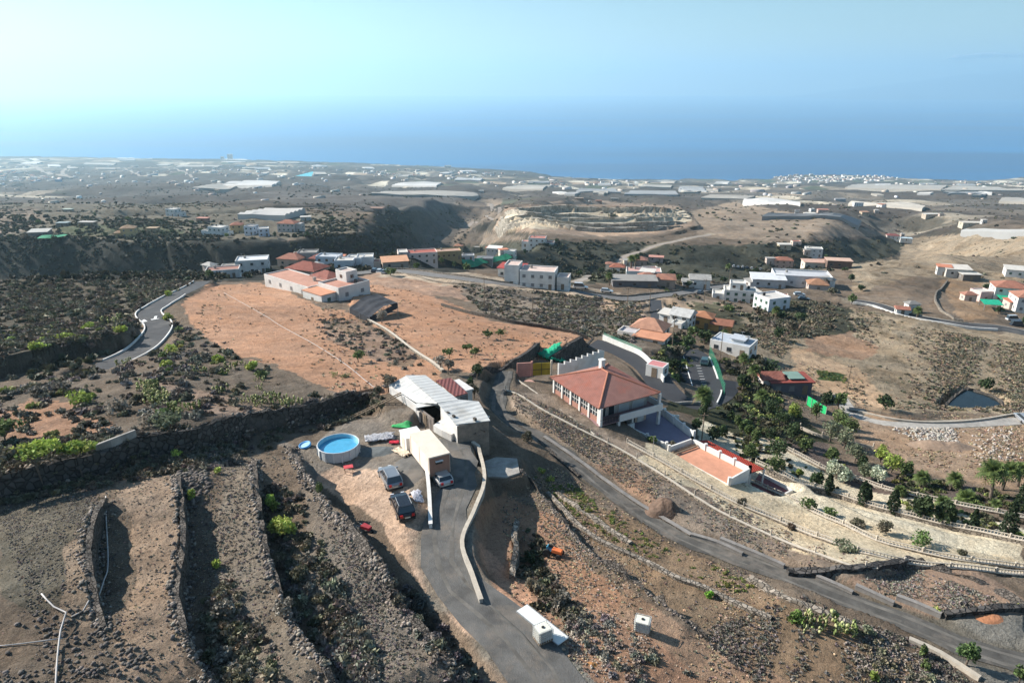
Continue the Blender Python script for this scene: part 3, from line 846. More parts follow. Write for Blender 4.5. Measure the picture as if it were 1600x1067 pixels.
def build_roads():
    rp = ROADPATH
    strip('driveway', rp['driveway'], 3.5, GRAVEL, rag=.25, taper=.6)
    strip('lane', rp['lane'], 2.6, mat('worn_lane', (.075, .072, .066), rough=.95, var=.4, scale=.7, bump=.03, dirt=(.19, .165, .14)), rag=.18)
    r = strip('paved_lane', rp['paved_lane'], 4.7, ASPH)
    strip('village_road', rp['village_road'], 5.6, mat('old_asphalt', (.15, .145, .14), var=.2, scale=.3, rough=.95))
    strip('side_road', rp['side_road'], 3.8, ASPH_N)
    strip('valley_road', rp['valley_road'], 6.2, ASPH)
    strip('track', rp['track'], 3.0, CONC)
    strip('hill_track', rp['hill_track'], 4.0, DUST)
    strip('ramp', rp['ramp'], 5.6, ASPH_N)
    trk = mat('tyre_dust', (.125, .117, .104), rough=.95, var=.4, scale=.6, dirt=(.09, .085, .078))
    for nm, ws in (('driveway', (-.75, .75)), ('lane', (-.62, .62))):
        for w in ws: strip('road_wear', rp[nm], .34, trk, lift=.012, off=w, n=2, rag=.1)
    # painted arrows on the paved lane
    for k, (u, v) in enumerate([(224, 503), (242, 499)]):
        q = G(u, v); a = empty('painted_arrow', (q.x, q.y, q.z + .085), R(200 if k else 20), 'white painted arrow on the bending asphalt lane, ' + ('the one nearer the field side' if k else 'the one nearer the scrub hill side'), 'road marking', 'arrows painted on the paved lane')
        mesh_obj('arrow_head', [(-.9, -.2, 0), (.9, -.2, 0), (0, 1.6, 0)], [(0, 1, 2)], PAINTW, a)
        mesh_obj('arrow_shaft', [(-.28, -2.2, 0), (.28, -2.2, 0), (.28, -.2, 0), (-.28, -.2, 0)], [(0, 1, 2, 3)], PAINTW, a)
    P_ = rp['paved_lane'][3:]
    wall_line('roadside_wall', None, .3, .16, WHITE, 'low whitewashed wall along the outer scrub side of the bending lane', path=P_[:, :2], off=2.6, cap=WHITE)
    wall_line('roadside_wall', None, .3, .16, WHITE, 'low whitewashed wall along the inner field side of the bending lane', path=P_[:-14, :2], off=-2.6, cap=WHITE)
    P_ = rp['valley_road']
    wall_line('roadside_wall', None, .7, .4, WHITE, 'long white wall on the upper side of the valley road at right', path=P_[8:, :2][::-1], off=-3.6, cap=WHITE, step=3)
    wall_line('roadside_wall', None, .1, .3, CONC, 'grey kerb wall along the lower side of the valley road', path=P_[:, :2], off=-3.4, step=3)
    P_ = rp['village_road']
    wall_line('roadside_wall', None, .5, .35, STONE_L, 'pale stone wall on the far side of the ridge road behind the fields', path=P_[6:, :2], off=3.3, step=3)
    wall_line('roadside_wall', None, .3, .35, STONE_L, 'pale stone wall on the near side of the ridge road behind the fields', path=P_[:, :2], off=-3.4, step=3)
    P_ = rp['lane']

def build_walls():
    W = wall_line
    W('retaining_wall', [(752,943),(737,900),(722,850),(742,800),(757,755),(748,718),(738,692)], .4, .3, CONC, 'cream capped retaining wall zigzagging down the right side of the driveway', cap=BEIGE)
    W('retaining_wall', [(673,826),(671,780),(667,738)], .5, .3, WHITE, 'short white wall between the parked cars and the sunken driveway', cap=WHITE)
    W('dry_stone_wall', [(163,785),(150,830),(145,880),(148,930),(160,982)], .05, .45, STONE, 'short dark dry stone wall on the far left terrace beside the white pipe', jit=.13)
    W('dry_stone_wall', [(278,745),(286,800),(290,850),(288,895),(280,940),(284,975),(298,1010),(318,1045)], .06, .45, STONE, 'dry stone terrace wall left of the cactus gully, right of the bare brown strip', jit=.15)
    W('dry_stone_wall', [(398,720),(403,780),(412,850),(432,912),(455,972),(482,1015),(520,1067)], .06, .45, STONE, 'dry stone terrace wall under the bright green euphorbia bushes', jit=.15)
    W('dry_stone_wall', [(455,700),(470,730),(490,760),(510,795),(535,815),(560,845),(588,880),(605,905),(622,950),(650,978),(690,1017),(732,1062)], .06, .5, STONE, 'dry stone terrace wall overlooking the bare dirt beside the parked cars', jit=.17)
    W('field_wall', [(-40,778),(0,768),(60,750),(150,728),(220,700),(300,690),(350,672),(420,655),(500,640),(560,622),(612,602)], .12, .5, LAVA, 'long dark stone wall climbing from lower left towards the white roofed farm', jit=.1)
    W('concrete_wall', [(150,711),(185,704),(215,692)], .9, .25, CONC, 'short grey concrete wall behind the umbrella tree at left')
    W('channel_wall', [(855,772),(876,795),(900,820),(930,842),(955,856),(1010,880),(1055,905),(1100,922),(1160,950),(1205,968)], .25, .4, STONE_L, 'pale rounded water channel wall curving through the lower terraces', cap=STONE_L)
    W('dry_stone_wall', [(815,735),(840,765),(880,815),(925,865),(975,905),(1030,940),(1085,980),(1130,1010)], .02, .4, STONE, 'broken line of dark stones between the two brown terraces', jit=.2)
    W('dry_stone_wall', [(808,820),(803,845),(806,870),(800,905)], .3, .6, STONE_L, 'short pale stone wall above the dark bush hollow by the driveway', jit=.15)
    W('lane_wall', [(870,770),(900,792),(960,835),(985,850)], .25, .5, STONE_L, 'pale stone wall left of the sunken lane, upper stretch', jit=.08)
    W('lane_wall', [(1170,905),(1230,935),(1300,965),(1350,985)], .3, .55, STONE_L, 'pale stone wall left of the lane above the cactus clump', jit=.08)
    W('lane_wall', [(1420,1000),(1470,1025),(1530,1062)], .3, .45, BEIGE, 'straight beige kerb wall at the bottom right beside the gravel lot')
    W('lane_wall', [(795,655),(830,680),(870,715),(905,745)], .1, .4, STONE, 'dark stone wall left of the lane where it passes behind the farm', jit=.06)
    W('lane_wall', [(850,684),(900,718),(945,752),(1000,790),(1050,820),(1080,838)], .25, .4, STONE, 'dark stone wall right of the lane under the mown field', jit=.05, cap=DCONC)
    W('lane_wall', [(1080,838),(1120,850),(1160,868)], .35, .35, DCONC, 'first stepped concrete wall piece beside the lane', cap=DCONC, group=None)
    W('lane_wall', [(1125,846),(1180,868),(1225,888)], .45, .35, DCONC, 'second stepped concrete wall piece beside the lane', cap=DCONC)
    W('lane_wall', [(1275,903),(1305,915),(1332,928)], .3, .35, DCONC, 'stepped concrete wall piece below the black bank at the corner', cap=DCONC)
    W('lane_wall', [(1336,920),(1365,932),(1396,946)], .4, .35, DCONC, 'stepped concrete wall piece in front of the brown plot, middle one', cap=DCONC)
    W('lane_wall', [(1400,936),(1430,948),(1470,964)], .4, .35, DCONC, 'stepped concrete wall piece in front of the brown plot, last one', cap=DCONC)
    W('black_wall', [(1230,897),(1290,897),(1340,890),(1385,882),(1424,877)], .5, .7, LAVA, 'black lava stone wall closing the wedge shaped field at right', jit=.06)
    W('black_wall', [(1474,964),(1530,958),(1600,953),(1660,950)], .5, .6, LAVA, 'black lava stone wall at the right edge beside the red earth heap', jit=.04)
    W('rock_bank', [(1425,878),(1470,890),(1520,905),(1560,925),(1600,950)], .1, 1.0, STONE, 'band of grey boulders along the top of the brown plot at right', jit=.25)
    # big compound retaining walls
    W('terrace_wall', [(790,612),(842,640),(905,672),(960,700),(1010,730),(1060,762),(1120,800),(1200,838),(1270,866),(1330,885),(1370,892)], .2, .22, STONE_L, 'long low wall with fence posts along the foot of the villa grounds', cap=BEIGE,
      posts={'every': 5.0, 'h': .8, 'w': .06, 'mat': BEIGE})
    bal = {'every': 4.5, 'h': .62, 'w': .085, 'mat': BEIGE, 'rails': [.45], 'rmat': BEIGE, 'balusters': .34}
    W('balustrade_wall', [(980,692),(1030,720),(1090,755),(1150,787),(1220,818),(1290,846),(1340,862),(1400,876),(1480,888),(1560,896),(1640,902)], .1, .35, STONE_L, 'lower balustraded wall curving round the beige garden strip', cap=BEIGE, posts=bal, step=1.2)
    W('balustrade_wall', [(1150,745),(1200,765),(1260,795),(1320,822),(1370,845),(1430,862),(1500,876),(1580,888),(1650,895)], .1, .35, STONE_L, 'middle balustraded wall below the round shrubs', cap=BEIGE, posts=bal, step=1.2)
    W('balustrade_wall', [(1180,730),(1240,752),(1300,775),(1370,797),(1450,818),(1530,836),(1610,852),(1660,860)], .5, .4, STONE_L, 'upper balustraded wall in front of the cypress row', cap=BEIGE, posts=bal, step=1.2)
    W('balustrade_wall', [(1200,690),(1245,712),(1290,735),(1340,752),(1390,768),(1450,780),(1520,795),(1600,810),(1650,818)], .2, .35, STONE_L, 'rear balustraded wall under the palm garden', cap=BEIGE, posts=bal, step=1.2)
    W('garden_wall', [(935,600),(1030,643),(1060,655)], .6, .2, WHITE, 'low white wall running past the back of the villa to the slope')
    W('field_edge_wall', [(548,487),(600,515),(640,545),(692,582)], .4, .4, STONE_L, 'low beige wall dividing the two red ploughed fields', cap=BEIGE)
    W('field_edge_wall', [(690,478),(740,492),(800,505),(860,515),(918,530)], .7, .3, STONE, 'grey wall along the upper edge of the right hand red field')
    W('retaining_wall', [(735,588),(770,582),(802,574),(842,543)], .1, .5, LAVA, 'dark stone retaining wall below the red field near the green net')
    W('retaining_wall', [(852,561),(885,553),(926,529)], .1, .5, LAVA, 'tall dark retaining wall at the corner of the red field above the ramp')
    W('white_wall', [(942,531),(975,545),(1000,556),(1020,575),(1037,598)], 1.1, .25, WHITE, 'curved white wall on the outside of the asphalt ramp', cap=WHITE)
    W('white_wall', [(1120,632),(1127,612),(1120,590),(1108,560)], .5, .25, WHITE, 'white wall at the right edge of the car park')
    W('grey_wall', [(1030,622),(1065,632),(1100,633)], .6, .25, CONC, 'grey block wall below the car park')
    W('field_edge_wall', [(560,418),(640,430),(740,448),(800,462)], .3, .4, STONE_L, 'stone wall under the ridge road above the red field', step=2)
    for k in range(3):
        W('hill_terrace_wall', [(1010 + 20 * k, 476 + 14 * k - 4), (1000 - 110 * k * .3, 480 + 9 * k), (860 - 20 * k, 468 + 16 * k), (745, 458 + 14 * k)][::-1], .25, .5, STONE_L, ['pale terrace wall highest on the grey hillside below the ridge road', 'pale terrace wall midway down the grey hillside', 'pale terrace wall lowest on the grey hillside above the field'][k], jit=.15, step=2)
    W('stone_wall', [(1480,440),(1462,460),(1466,480),(1490,500),(1505,504)], .8, .6, STONE_L, 'curved pale wall beside the terraced plot at far right', step=2)
    W('stone_wall', [(1340,645),(1400,657),(1470,661),(1545,655),(1600,648)], .4, .35, BEIGE, 'beige wall along the concrete track under the reservoir', step=1.5)
    W('garden_wall', [(1250,670),(1278,682),(1310,690),(1365,702)], .5, .12, BEIGE, 'thin beige garden wall among the olive trees', posts={'every': 4, 'h': .6, 'w': .08, 'mat': BEIGE})
# ================================================================== buildings
def plaster(r, g, b, nm=None):
    k = 'plaster_%d_%d_%d' % (r, g, b)
    c = tuple(x * .84 for x in soil(srgb(r, g, b), .12))
    return mat(k, c, rough=.88, var=.10, scale=.5, dirt=tuple(x * .72 for x in c))
def tiles(r, g, b):
    k = 'tiles_%d_%d_%d' % (r, g, b)
    if k in MATS: return MATS[k]
    c = tuple(x * .62 for x in soil(srgb(r, g, b), .32))
    return wave_mat(k, c, .28, 'X', .05, var=.22, rough=.9, dirt=tuple(x * .6 for x in c))
TERRA = (196, 110, 78); W_ = (226, 224, 218)
def body_parts(root, w, d, h, wallm, roof='flat', roofm=None, nwin=(2, 2), base=2.0, storeys=1, parapet=.5, door=True, x0=0, y0=0, z0=0, over=.45, rh=None, shutter=None, chimney=False):
    """a rendered block: walls, roof, windows on all four faces, a door on the near face; local frame, footprint centred on x0,y0"""
    hx, hy = w / 2, d / 2
    mb = MB().box(x0 - hx, x0 + hx, y0 - hy, y0 + hy, z0 - base, z0 + h)
    if roof == 'flat':
        t = .22; z = z0 + h
        mb.box(x0 - hx, x0 + hx, y0 - hy, y0 - hy + t, z, z + parapet).box(x0 - hx, x0 + hx, y0 + hy - t, y0 + hy, z, z + parapet)
        mb.box(x0 - hx, x0 - hx + t, y0 - hy + t, y0 + hy - t, z, z + parapet).box(x0 + hx - t, x0 + hx, y0 - hy + t, y0 + hy - t, z, z + parapet)
    mb.build('wall', wallm, root)
    roofm = roofm or CONC
    if roof == 'flat':
        if w > 7 and parapet > .2:
            tx, ty = x0 + hx * (.55 if (w * 7 + d) % 2 > 1 else -.5), y0 + hy * .4
            MB().lathe([(0, z0 + h + .1), (.5, z0 + h + .1), (.5, z0 + h + 1.1), (.15, z0 + h + 1.25), (0, z0 + h + 1.25)], 10, (tx, ty)).build('roof_tank', DARKM if (w + h) % 2 > 1 else CONC, root)
            MB().bar((tx - 1.2, ty, z0 + h), (tx - 1.2, ty, z0 + h + 2.2), .06).bar((tx - 1.7, ty, z0 + h + 2.1), (tx - .7, ty, z0 + h + 2.1), .05).build('aerial', STEEL, root)
        MB().box(x0 - hx + .225, x0 + hx - .225, y0 - hy + .225, y0 + hy - .225, z0 + h + .004, z0 + h + .09).build('roof', roofm, root)
    elif roof == 'slab':
        MB().box(x0 - hx - over, x0 + hx + over, y0 - hy - over, y0 + hy + over, z0 + h + .003, z0 + h + .2).build('roof', roofm, root)
    elif roof == 'shed':
        rh_ = rh or .12 * d
        X, Y = hx + over, hy + over
        MB().prism([(x0 - X, y0 - Y), (x0 + X, y0 - Y), (x0 + X, y0 + Y), (x0 - X, y0 + Y)], [z0 + h + .003, z0 + h + .003, z0 + h + rh_, z0 + h + rh_], [z0 + h + .16, z0 + h + .16, z0 + h + rh_ + .16, z0 + h + rh_ + .16]).build('roof', roofm, root)
        MB().prism([(x0 - hx, y0 - hy), (x0 + hx, y0 - hy), (x0 + hx, y0 + hy), (x0 - hx, y0 + hy)], z0 + h - .01, [z0 + h, z0 + h, z0 + h + rh_ * .95, z0 + h + rh_ * .95]).build('gable', wallm, root)
    else:
        X, Y = hx + over, hy + over; rh_ = rh or .2 * min(w, d) + .4
        zb = z0 + h; zt = zb + rh_
        if roof == 'hip':
            if w >= d: a = [(x0 - (X - Y), y0, zt), (x0 + (X - Y), y0, zt)]
            else: a = [(x0, y0 - (Y - X), zt), (x0, y0 + (Y - X), zt)]
        else:
            a = [(x0 - X, y0, zt), (x0 + X, y0, zt)]
        b = [(x0 - X, y0 - Y, zb), (x0 + X, y0 - Y, zb), (x0 + X, y0 + Y, zb), (x0 - X, y0 + Y, zb)]
        lo = [(q[0], q[1], zb - .12) for q in b]
        vs = b + a + lo
        if w >= d or roof == 'gable': fs = [(0, 1, 5, 4), (2, 3, 4, 5), (1, 2, 5), (3, 0, 4)]
        else: fs = [(0, 1, 4), (1, 2, 5, 4), (2, 3, 5), (3, 0, 4, 5)]
        fs += [(9, 8, 7, 6), (0, 6, 7, 1), (1, 7, 8, 2), (2, 8, 9, 3), (3, 9, 6, 0)]
        r = MB().add(vs, fs).build('roof', roofm, root)
        if chimney: MB().box(x0 + w * .15, x0 + w * .15 + .6, y0 + .5, y0 + 1.1, zb, zt + .9).build('chimney', wallm, r)
    sh = h / storeys
    if nwin:
        shutter = shutter or [GLASS, GLASS, mat('brown_shutter', (.10, .06, .04)), mat('green_shutter', (.05, .10, .07)), mat('grey_shutter', (.20, .20, .20))][int(w * 3 + h * 5 + d) % 5]
        for s in range(storeys):
            zc = z0 + s * sh + sh * .55
            hw, hh = .55, .5
            for face, n in (('s', nwin[0]), ('n', 0), ('w', nwin[1]), ('e', nwin[1])):
                L_ = w if face in 'sn' else d
                for k in range(n):
                    t = (k + .5) / n * L_ - L_ / 2
                    if face == 's' and s == 0 and door and k == n - 1:
                        o = MB().box(x0 + t - .55, x0 + t + .55, y0 - hy - .05, y0 - hy - .003, z0, z0 + 2.1).build('door', WOOD, root); continue
                    if face == 's': bb = (x0 + t - hw, x0 + t + hw, y0 - hy - .05, y0 - hy - .003)
                    elif face == 'w': bb = (x0 - hx - .05, x0 - hx - .003, y0 + t - hw, y0 + t + hw)
                    else: bb = (x0 + hx + .003, x0 + hx + .05, y0 + t - hw, y0 + t + hw)
                    wo = MB().box(*bb, zc - hh, zc + hh).build('window', shutter or GLASS, root)
                    if w > 8: MB().box(bb[0] - .06, bb[1] + .06, bb[2] - .06, bb[3] + .06, zc - hh - .12, zc - hh - .003).build('sill', CONC, wo)
HOUSES = []
def house(u, v, w, d, h, rot, label, wall=W_, roof='flat', roofc=None, cat='house', nwin=(2, 2), storeys=1, name='house', blocks=(), **kw):
    HOUSES.append((u, v, label))
    q = G(u, v)
    c, s = math.cos(R(rot)), math.sin(R(rot))
    zs = [gz(q.x + c * a - s * b, q.y + s * a + c * b) for a in (-w / 2, w / 2) for b in (-d / 2, d / 2)]
    z = (min(zs) + max(zs)) / 2
    root = empty(name, (q.x, q.y, z), R(rot), label, cat)
    wm = plaster(*wall)
    rm = None if roofc is None else (tiles(*roofc) if roof in ('hip', 'gable') else plaster(*roofc))
    body_parts(root, w, d, h, wm, roof, rm, nwin, storeys=storeys, **{'base': max(2.0, max(zs) - min(zs) + 1), **kw})
    for b in blocks:
        b = dict(b); wc = b.pop('wall', wall); rc = b.pop('roofc', roofc); rf = b.pop('roof', roof)
        rm2 = None if rc is None else (tiles(*rc) if rf in ('hip', 'gable') else plaster(*rc))
        body_parts(root, b.pop('w'), b.pop('d'), b.pop('h'), plaster(*wc), rf, rm2, b.pop('nwin', (1, 1)), base=b.pop('base', 2.5), **b)
    return root

def build_villages():
    H = house
    O = (205, 122, 84); PK = (198, 140, 122); RD = (176, 88, 70); GR = (150, 146, 140); LT = (205, 200, 190); OC = (214, 184, 128)
    # far left plateau above the gorge
    H(64, 370, 12, 8, 4, 12, 'grey farm shed with pale sloping roof by a green net, left end of the plateau', (150,140,130), 'shed', (190,188,180), 'shed', nwin=(2,1))
    H(100, 353, 8, 5, 2.6, 5, 'small hut with a bluish sheet roof behind the grey farm shed', (150,140,130), 'slab', (150,165,165), 'hut', nwin=(1,1))
    H(107, 331, 9, 6, 2.8, 0, 'lone hut with pale green roof among trees beyond the left plateau', (160,150,140), 'slab', (170,185,172), 'hut', nwin=(1,1))
    H(138, 352, 11, 5, 2.8, -5, 'low hut with pale sheet roof right of the bluish one', (170,150,130), 'slab', (185,180,172), 'hut', nwin=(2,1))
    H(203, 369, 9, 7, 6, 15, 'yellow two storey house among dark trees on the left plateau', OC, 'hip', (206,160,110), nwin=(2,2), storeys=2, blocks=[dict(w=5, d=5, h=3.2, x0=-6, y0=-1)])
    H(240, 362, 7, 5, 3, 0, 'low tan house half hidden by trees on the left plateau', (190,170,140), 'slab', (176,150,120), nwin=(1,1))
    H(343, 369, 11, 8, 6.5, -18, 'bright white two storey villa on the edge of the gorge', W_, 'flat', LT, nwin=(3,2), storeys=2, blocks=[dict(w=6, d=7, h=3.2, x0=-8.5, y0=-.6, parapet=.9), dict(w=5, d=5, h=3.5, x0=6.5+1.55, y0=-.5, z0=0)])
    H(372, 364, 8, 7, 6, 10, 'ochre house with terracotta roof beside the white cliff villa', OC, 'hip', O, nwin=(2,1), storeys=2)
    H(394, 366, 7, 7, 5.5, -12, 'pale grey blue house right of the ochre one on the gorge edge', (206,212,220), 'flat', GR, nwin=(2,2), storeys=2)
    H(413, 368, 7, 6, 5, 20, 'white house with blue shaded walls at the end of the cliff row', (214,220,228), 'flat', LT, nwin=(2,2), storeys=2)
    H(452, 361, 13, 9, 6, -8, 'long house with orange tiled roof and white balconies near the white greenhouse', (206,196,190), 'hip', O, nwin=(4,2), storeys=2, blocks=[dict(w=4, d=6, h=5.5, x0=8.6, roof='flat', roofc=LT)])
    H(272, 337, 10, 8, 6, -20, 'white villa standing alone on the next ridge beyond the plateau', W_, 'flat', LT, nwin=(2,2), storeys=2, blocks=[dict(w=6, d=6, h=3.2, x0=8.1)])
    H(318, 346, 9, 5, 2.8, -8, 'low pink roofed hut on the bare ridge', (190,150,130), 'slab', PK, 'hut', nwin=(1,1))
    H(478, 344, 8, 5, 3, 10, 'small pale house beside the long white greenhouse', (180,185,180), 'slab', LT, nwin=(1,1))
    # houses on the near rim of the gorge
    H(397, 424, 13, 9, 5.5, 14, 'white flat roofed house at the left end of the rim village', W_, 'flat', (214,216,218), nwin=(3,2), storeys=2, blocks=[dict(w=6, d=6, h=3.2, x0=-9.6, y0=-1.5, roofc=(188,168,150))])
    H(350, 431, 12, 7, 3, 16, 'low white house with a reddish terrace below the rim village', W_, 'flat', (168,120,104), nwin=(3,1))
    H(458, 415, 11, 8, 4, -14, 'house with faded orange tile roof behind the farm', (200,170,150), 'hip', O, nwin=(2,1))
    H(483, 411, 9, 7, 5, 5, 'grey terraced house between two tiled roofs in the rim village', (178,172,166), 'flat', GR, nwin=(2,2), storeys=2)
    H(500, 415, 7, 6, 4, -10, 'brown walled house with terracotta roof in the rim village', (150,120,104), 'hip', RD, nwin=(1,1))
    H(482, 428, 13, 9, 3.4, -24, 'red hip roofed house just behind the white farm block', (196,170,150), 'hip', (190,92,62), nwin=(2,2), rh=2.2)
    H(516, 417, 10, 7, 5, -6, 'pale blue flat roofed house in the middle of the rim village', (200,210,220), 'flat', (190,195,200), nwin=(3,1), storeys=2)
    H(540, 419, 8, 7, 4.2, 4, 'white house left of the three joined white ones', (220,222,226), 'flat', LT, nwin=(2,2))
    H(556, 420, 7, 7, 4.6, -4, 'white house in the middle of the joined white row', (224,226,230), 'flat', LT, nwin=(2,2))
    H(572, 419, 7, 7, 5.4, 8, 'white house at the right end of the joined white row', (226,226,226), 'flat', LT, nwin=(2,2))
    H(617, 415, 12, 8, 3.4, 16, 'low house with a pale orange roof right of the white row', (200,180,160), 'shed', (216,160,120), nwin=(2,1))
    H(660, 405, 15, 9, 5.5, 14, 'long pink and white house with red roof terrace on the rim', (222,206,196), 'flat', (176,96,80), nwin=(4,2), storeys=2, blocks=[dict(w=5, d=8, h=6.2, x0=-10.2, roofc=LT)])
    H(700, 402, 14, 8, 4.5, 14, 'ochre arcaded building between the pink house and the yellow one', (170,150,104), 'flat', (186,150,128), nwin=(5,2))
    H(717, 392, 11, 9, 7, -10, 'tall yellow house with orange roof at the centre of the rim', (216,196,150), 'hip', (208,132,80), nwin=(3,2), storeys=2)
    H(745, 392, 7, 7, 4.5, -8, 'olive grey house right of the tall yellow one', (164,156,128), 'flat', GR, nwin=(2,1))
    H(775, 396, 15, 8, 5, -16, 'white building with long white sheet roof on the rim', W_, 'shed', (226,222,216), nwin=(4,2))
    H(730, 405, 8, 5, 2.6, 6, 'small white flat building below the yellow house', (214,214,216), 'flat', (150,150,152), nwin=(2,1))
    H(758, 408, 9, 6, 3, -4, 'grey roofed shed above the green netting', (160,156,150), 'slab', (120,122,126), 'shed', nwin=(2,1))
    H(797, 401, 7, 6, 4, -12, 'white cube house beside the green netting', W_, 'flat', LT, nwin=(2,1))
    H(840, 378, 12, 9, 6.5, -10, 'white two storey house with red trim on the knoll', W_, 'flat', (190,120,104), nwin=(3,2), storeys=2, blocks=[dict(w=6, d=6, h=3.4, x0=9.1), dict(w=5, d=5, h=3.6, x0=-8.6, y0=-1)])
    H(801, 434, 9, 8, 4.2, -14, 'white wing with a red roof at the left of the white ridge house', W_, 'slab', (178,70,62), nwin=(3,1), base=3)
    H(842, 447, 12, 8, 6, -12, 'white three part ridge house with blue shaded gable wall', W_, 'flat', (216,190,176), nwin=(4,2), storeys=2, blocks=[dict(w=5, d=7, h=7.4, x0=-9.1, y0=.6), dict(w=4, d=6, h=4, x0=8.6, y0=.4)])
    # village in the middle right
    H(964, 424, 10, 8, 5, -8, 'white house with bright orange roof left of the tall palms', W_, 'hip', (214,112,62), nwin=(2,2), storeys=2)
    H(996, 414, 13, 8, 3.6, -12, 'house with brown terracotta roof behind the tall palms', (190,160,140), 'hip', (196,126,98), nwin=(2,1))
    H(1025, 408, 10, 6, 3, -14, 'low pink roofed house at the back of the middle village', (196,170,160), 'slab', PK, nwin=(2,1))
    H(1005, 432, 15, 8, 3.4, -8, 'long white flat house with a pink terrace in the middle village', W_, 'flat', (206,160,150), nwin=(4,1))
    H(990, 444, 17, 9, 3.2, -4, 'wide grey flat roofed warehouse in front of the middle village', (120,118,120), 'slab', (150,146,140), 'warehouse', nwin=(3,1))
    H(1032, 443, 11, 9, 3.2, -10, 'house with flat orange roof beside the grey warehouse', (196,170,150), 'hip', (206,128,88), nwin=(2,2), rh=1.2)
    H(1092, 450, 8, 6, 4, -10, 'small white house with many gables by the side road', W_, 'gable', LT, nwin=(2,1), blocks=[dict(w=4, d=4, h=3, x0=-5, y0=-2)])
    H(1154, 470, 11.5, 7, 4.4, -14, 'white villa with stepped roof terraces overlooking the car park', W_, 'flat', LT, nwin=(4,2), storeys=2, blocks=[dict(w=5.5, d=5, h=2.2, x0=-1, y0=.5, z0=4.6, nwin=(2,1), base=.05), dict(w=4, d=6, h=2.6, x0=-7.8)])
    H(1204, 482, 9, 8, 4.6, 20, 'white house with blue shaded side, right of the stepped villa', (226,228,232), 'flat', (206,200,192), nwin=(2,3), storeys=2)
    H(1198, 448, 14, 8, 4, -10, 'left half of the pale sheet roofed workshops', (200,200,200), 'shed', (214,216,218), 'workshop', nwin=(3,1))
    H(1250, 444, 24, 12, 5, -12, 'big pale grey flat roofed workshop hall of the right village', (214,212,210), 'flat', (190,192,196), 'workshop', nwin=(5,2), parapet=.8)
    H(1222, 416, 13, 8, 6, -8, 'pink walled house with orange roof left in the right village', (206,170,150), 'hip', O, nwin=(3,2), storeys=2)
    H(1270, 398, 12, 8, 6, -14, 'white house highest at the back of the right village', W_, 'flat', LT, nwin=(3,2), storeys=2)
    H(1272, 418, 12, 8, 4.5, -8, 'cream house with pink roof in the middle of the right village', (216,200,180), 'slab', (200,160,140), nwin=(3,1))
    H(1308, 420, 12, 7, 4.5, -12, 'brown house with flat pale pink roof at the right end of the village', (120,96,84), 'slab', (208,172,150), nwin=(3,1))
    H(1276, 452, 8, 7, 3, -14, 'hut with orange pyramid roof in front of the workshop hall', (196,180,170), 'hip', (206,138,84), 'hut', nwin=(1,1), rh=2)
    H(1408, 491, 4.2, 3.4, 2.4, -18, 'tiny white kiosk with orange roof beside the valley road', W_, 'gable', (206,120,84), 'kiosk', nwin=(1,1), rh=.8)
    H(1492, 431, 11, 7, 4, -12, 'grey white farmhouse above the terraced plot at far right', (206,200,190), 'shed', (212,204,192), nwin=(2,1))
    H(1513, 437, 8, 5, 3, -5, 'small dark fronted shed next to the grey white farmhouse', (120,112,104), 'slab', LT, 'shed', nwin=(1,1))
    H(1530, 470, 6, 6, 4, 10, 'narrow pink house below the farmhouse shed', (216,190,184), 'flat', LT, nwin=(1,1))
    H(1572, 468, 12, 9, 6.5, -20, 'white two storey house with orange roof at the right edge', W_, 'hip', O, nwin=(3,2), storeys=2)
    H(1602, 486, 11, 9, 6.5, -14, 'white house with orange roof cut by the right edge of the photo', W_, 'hip', (208,130,92), nwin=(3,2), storeys=2)
    H(1590, 431, 12, 7, 4, -24, 'white angular house behind the two orange roofed ones', W_, 'shed', LT, nwin=(3,1))
    H(1394, 373, 13, 8, 4, -16, 'white house with a red roof alone in the side valley', W_, 'hip', (170,84,76), nwin=(3,1), blocks=[dict(w=12, d=7, h=2.6, x0=12.6, y0=-5, roof='slab', roofc=(186,206,214))])
    H(1225, 387, 9, 6, 3, -5, 'lone cream hut above the right village', (200,186,160), 'slab', LT, 'hut', nwin=(1,1))
    # nearer houses above the car park
    H(1016, 524, 7.6, 6, 2.8, -30, 'house under a steep faded orange tile roof beside the side road', (222,214,204), 'hip', (226,152,106), nwin=(2,2), rh=2.0, blocks=[dict(w=7, d=5, h=2.4, x0=2.2, y0=-5.6, roof='slab', roofc=(214,146,108), nwin=(2,1)), dict(w=4.4, d=4, h=2.2, x0=-3.7, y0=-5.1, roof='flat', roofc=(196,190,190))])
    H(1066, 508, 5.4, 5.4, 3.8, -35, 'white angular house left of the orange villa', W_, 'gable', (224,222,216), nwin=(2,2), storeys=2, blocks=[dict(w=4, d=4, h=2.6, x0=-4.8, y0=1.4, roof='shed', roofc=LT), dict(w=3, d=3.4, h=2.2, x0=.5, y0=-4.3, roof='flat', roofc=LT)])
    H(1098, 512, 5, 4.6, 3.6, -25, 'bright orange and yellow villa with broken up tiled roofs', (228,166,84), 'hip', (216,132,66), nwin=(2,2), rh=1.3, blocks=[dict(w=5.4, d=4, h=2.4, x0=5.3, y0=-1, roof='gable', roofc=(196,116,74)), dict(w=3, d=3, h=2.4, x0=-4.1, y0=-1.2, wall=(222,130,66), roof='hip', roofc=(220,120,56))])
    H(1145, 549, 9.6, 6.6, 3, -36, 'white bungalow with pale blue grey flat roof above the garden', W_, 'flat', (176,186,196), nwin=(3,2), parapet=.25, blocks=[dict(w=3, d=3, h=.7, x0=1.2, y0=.3, z0=3.12, roof='slab', roofc=(186,192,200), nwin=None, base=.02)])
    H(1026, 586, 3.6, 3.0, 2.4, -34, 'small white hut with pink roof on the bend of the ramp', W_, 'flat', (206,130,128), 'hut', nwin=(1,1), parapet=.12)
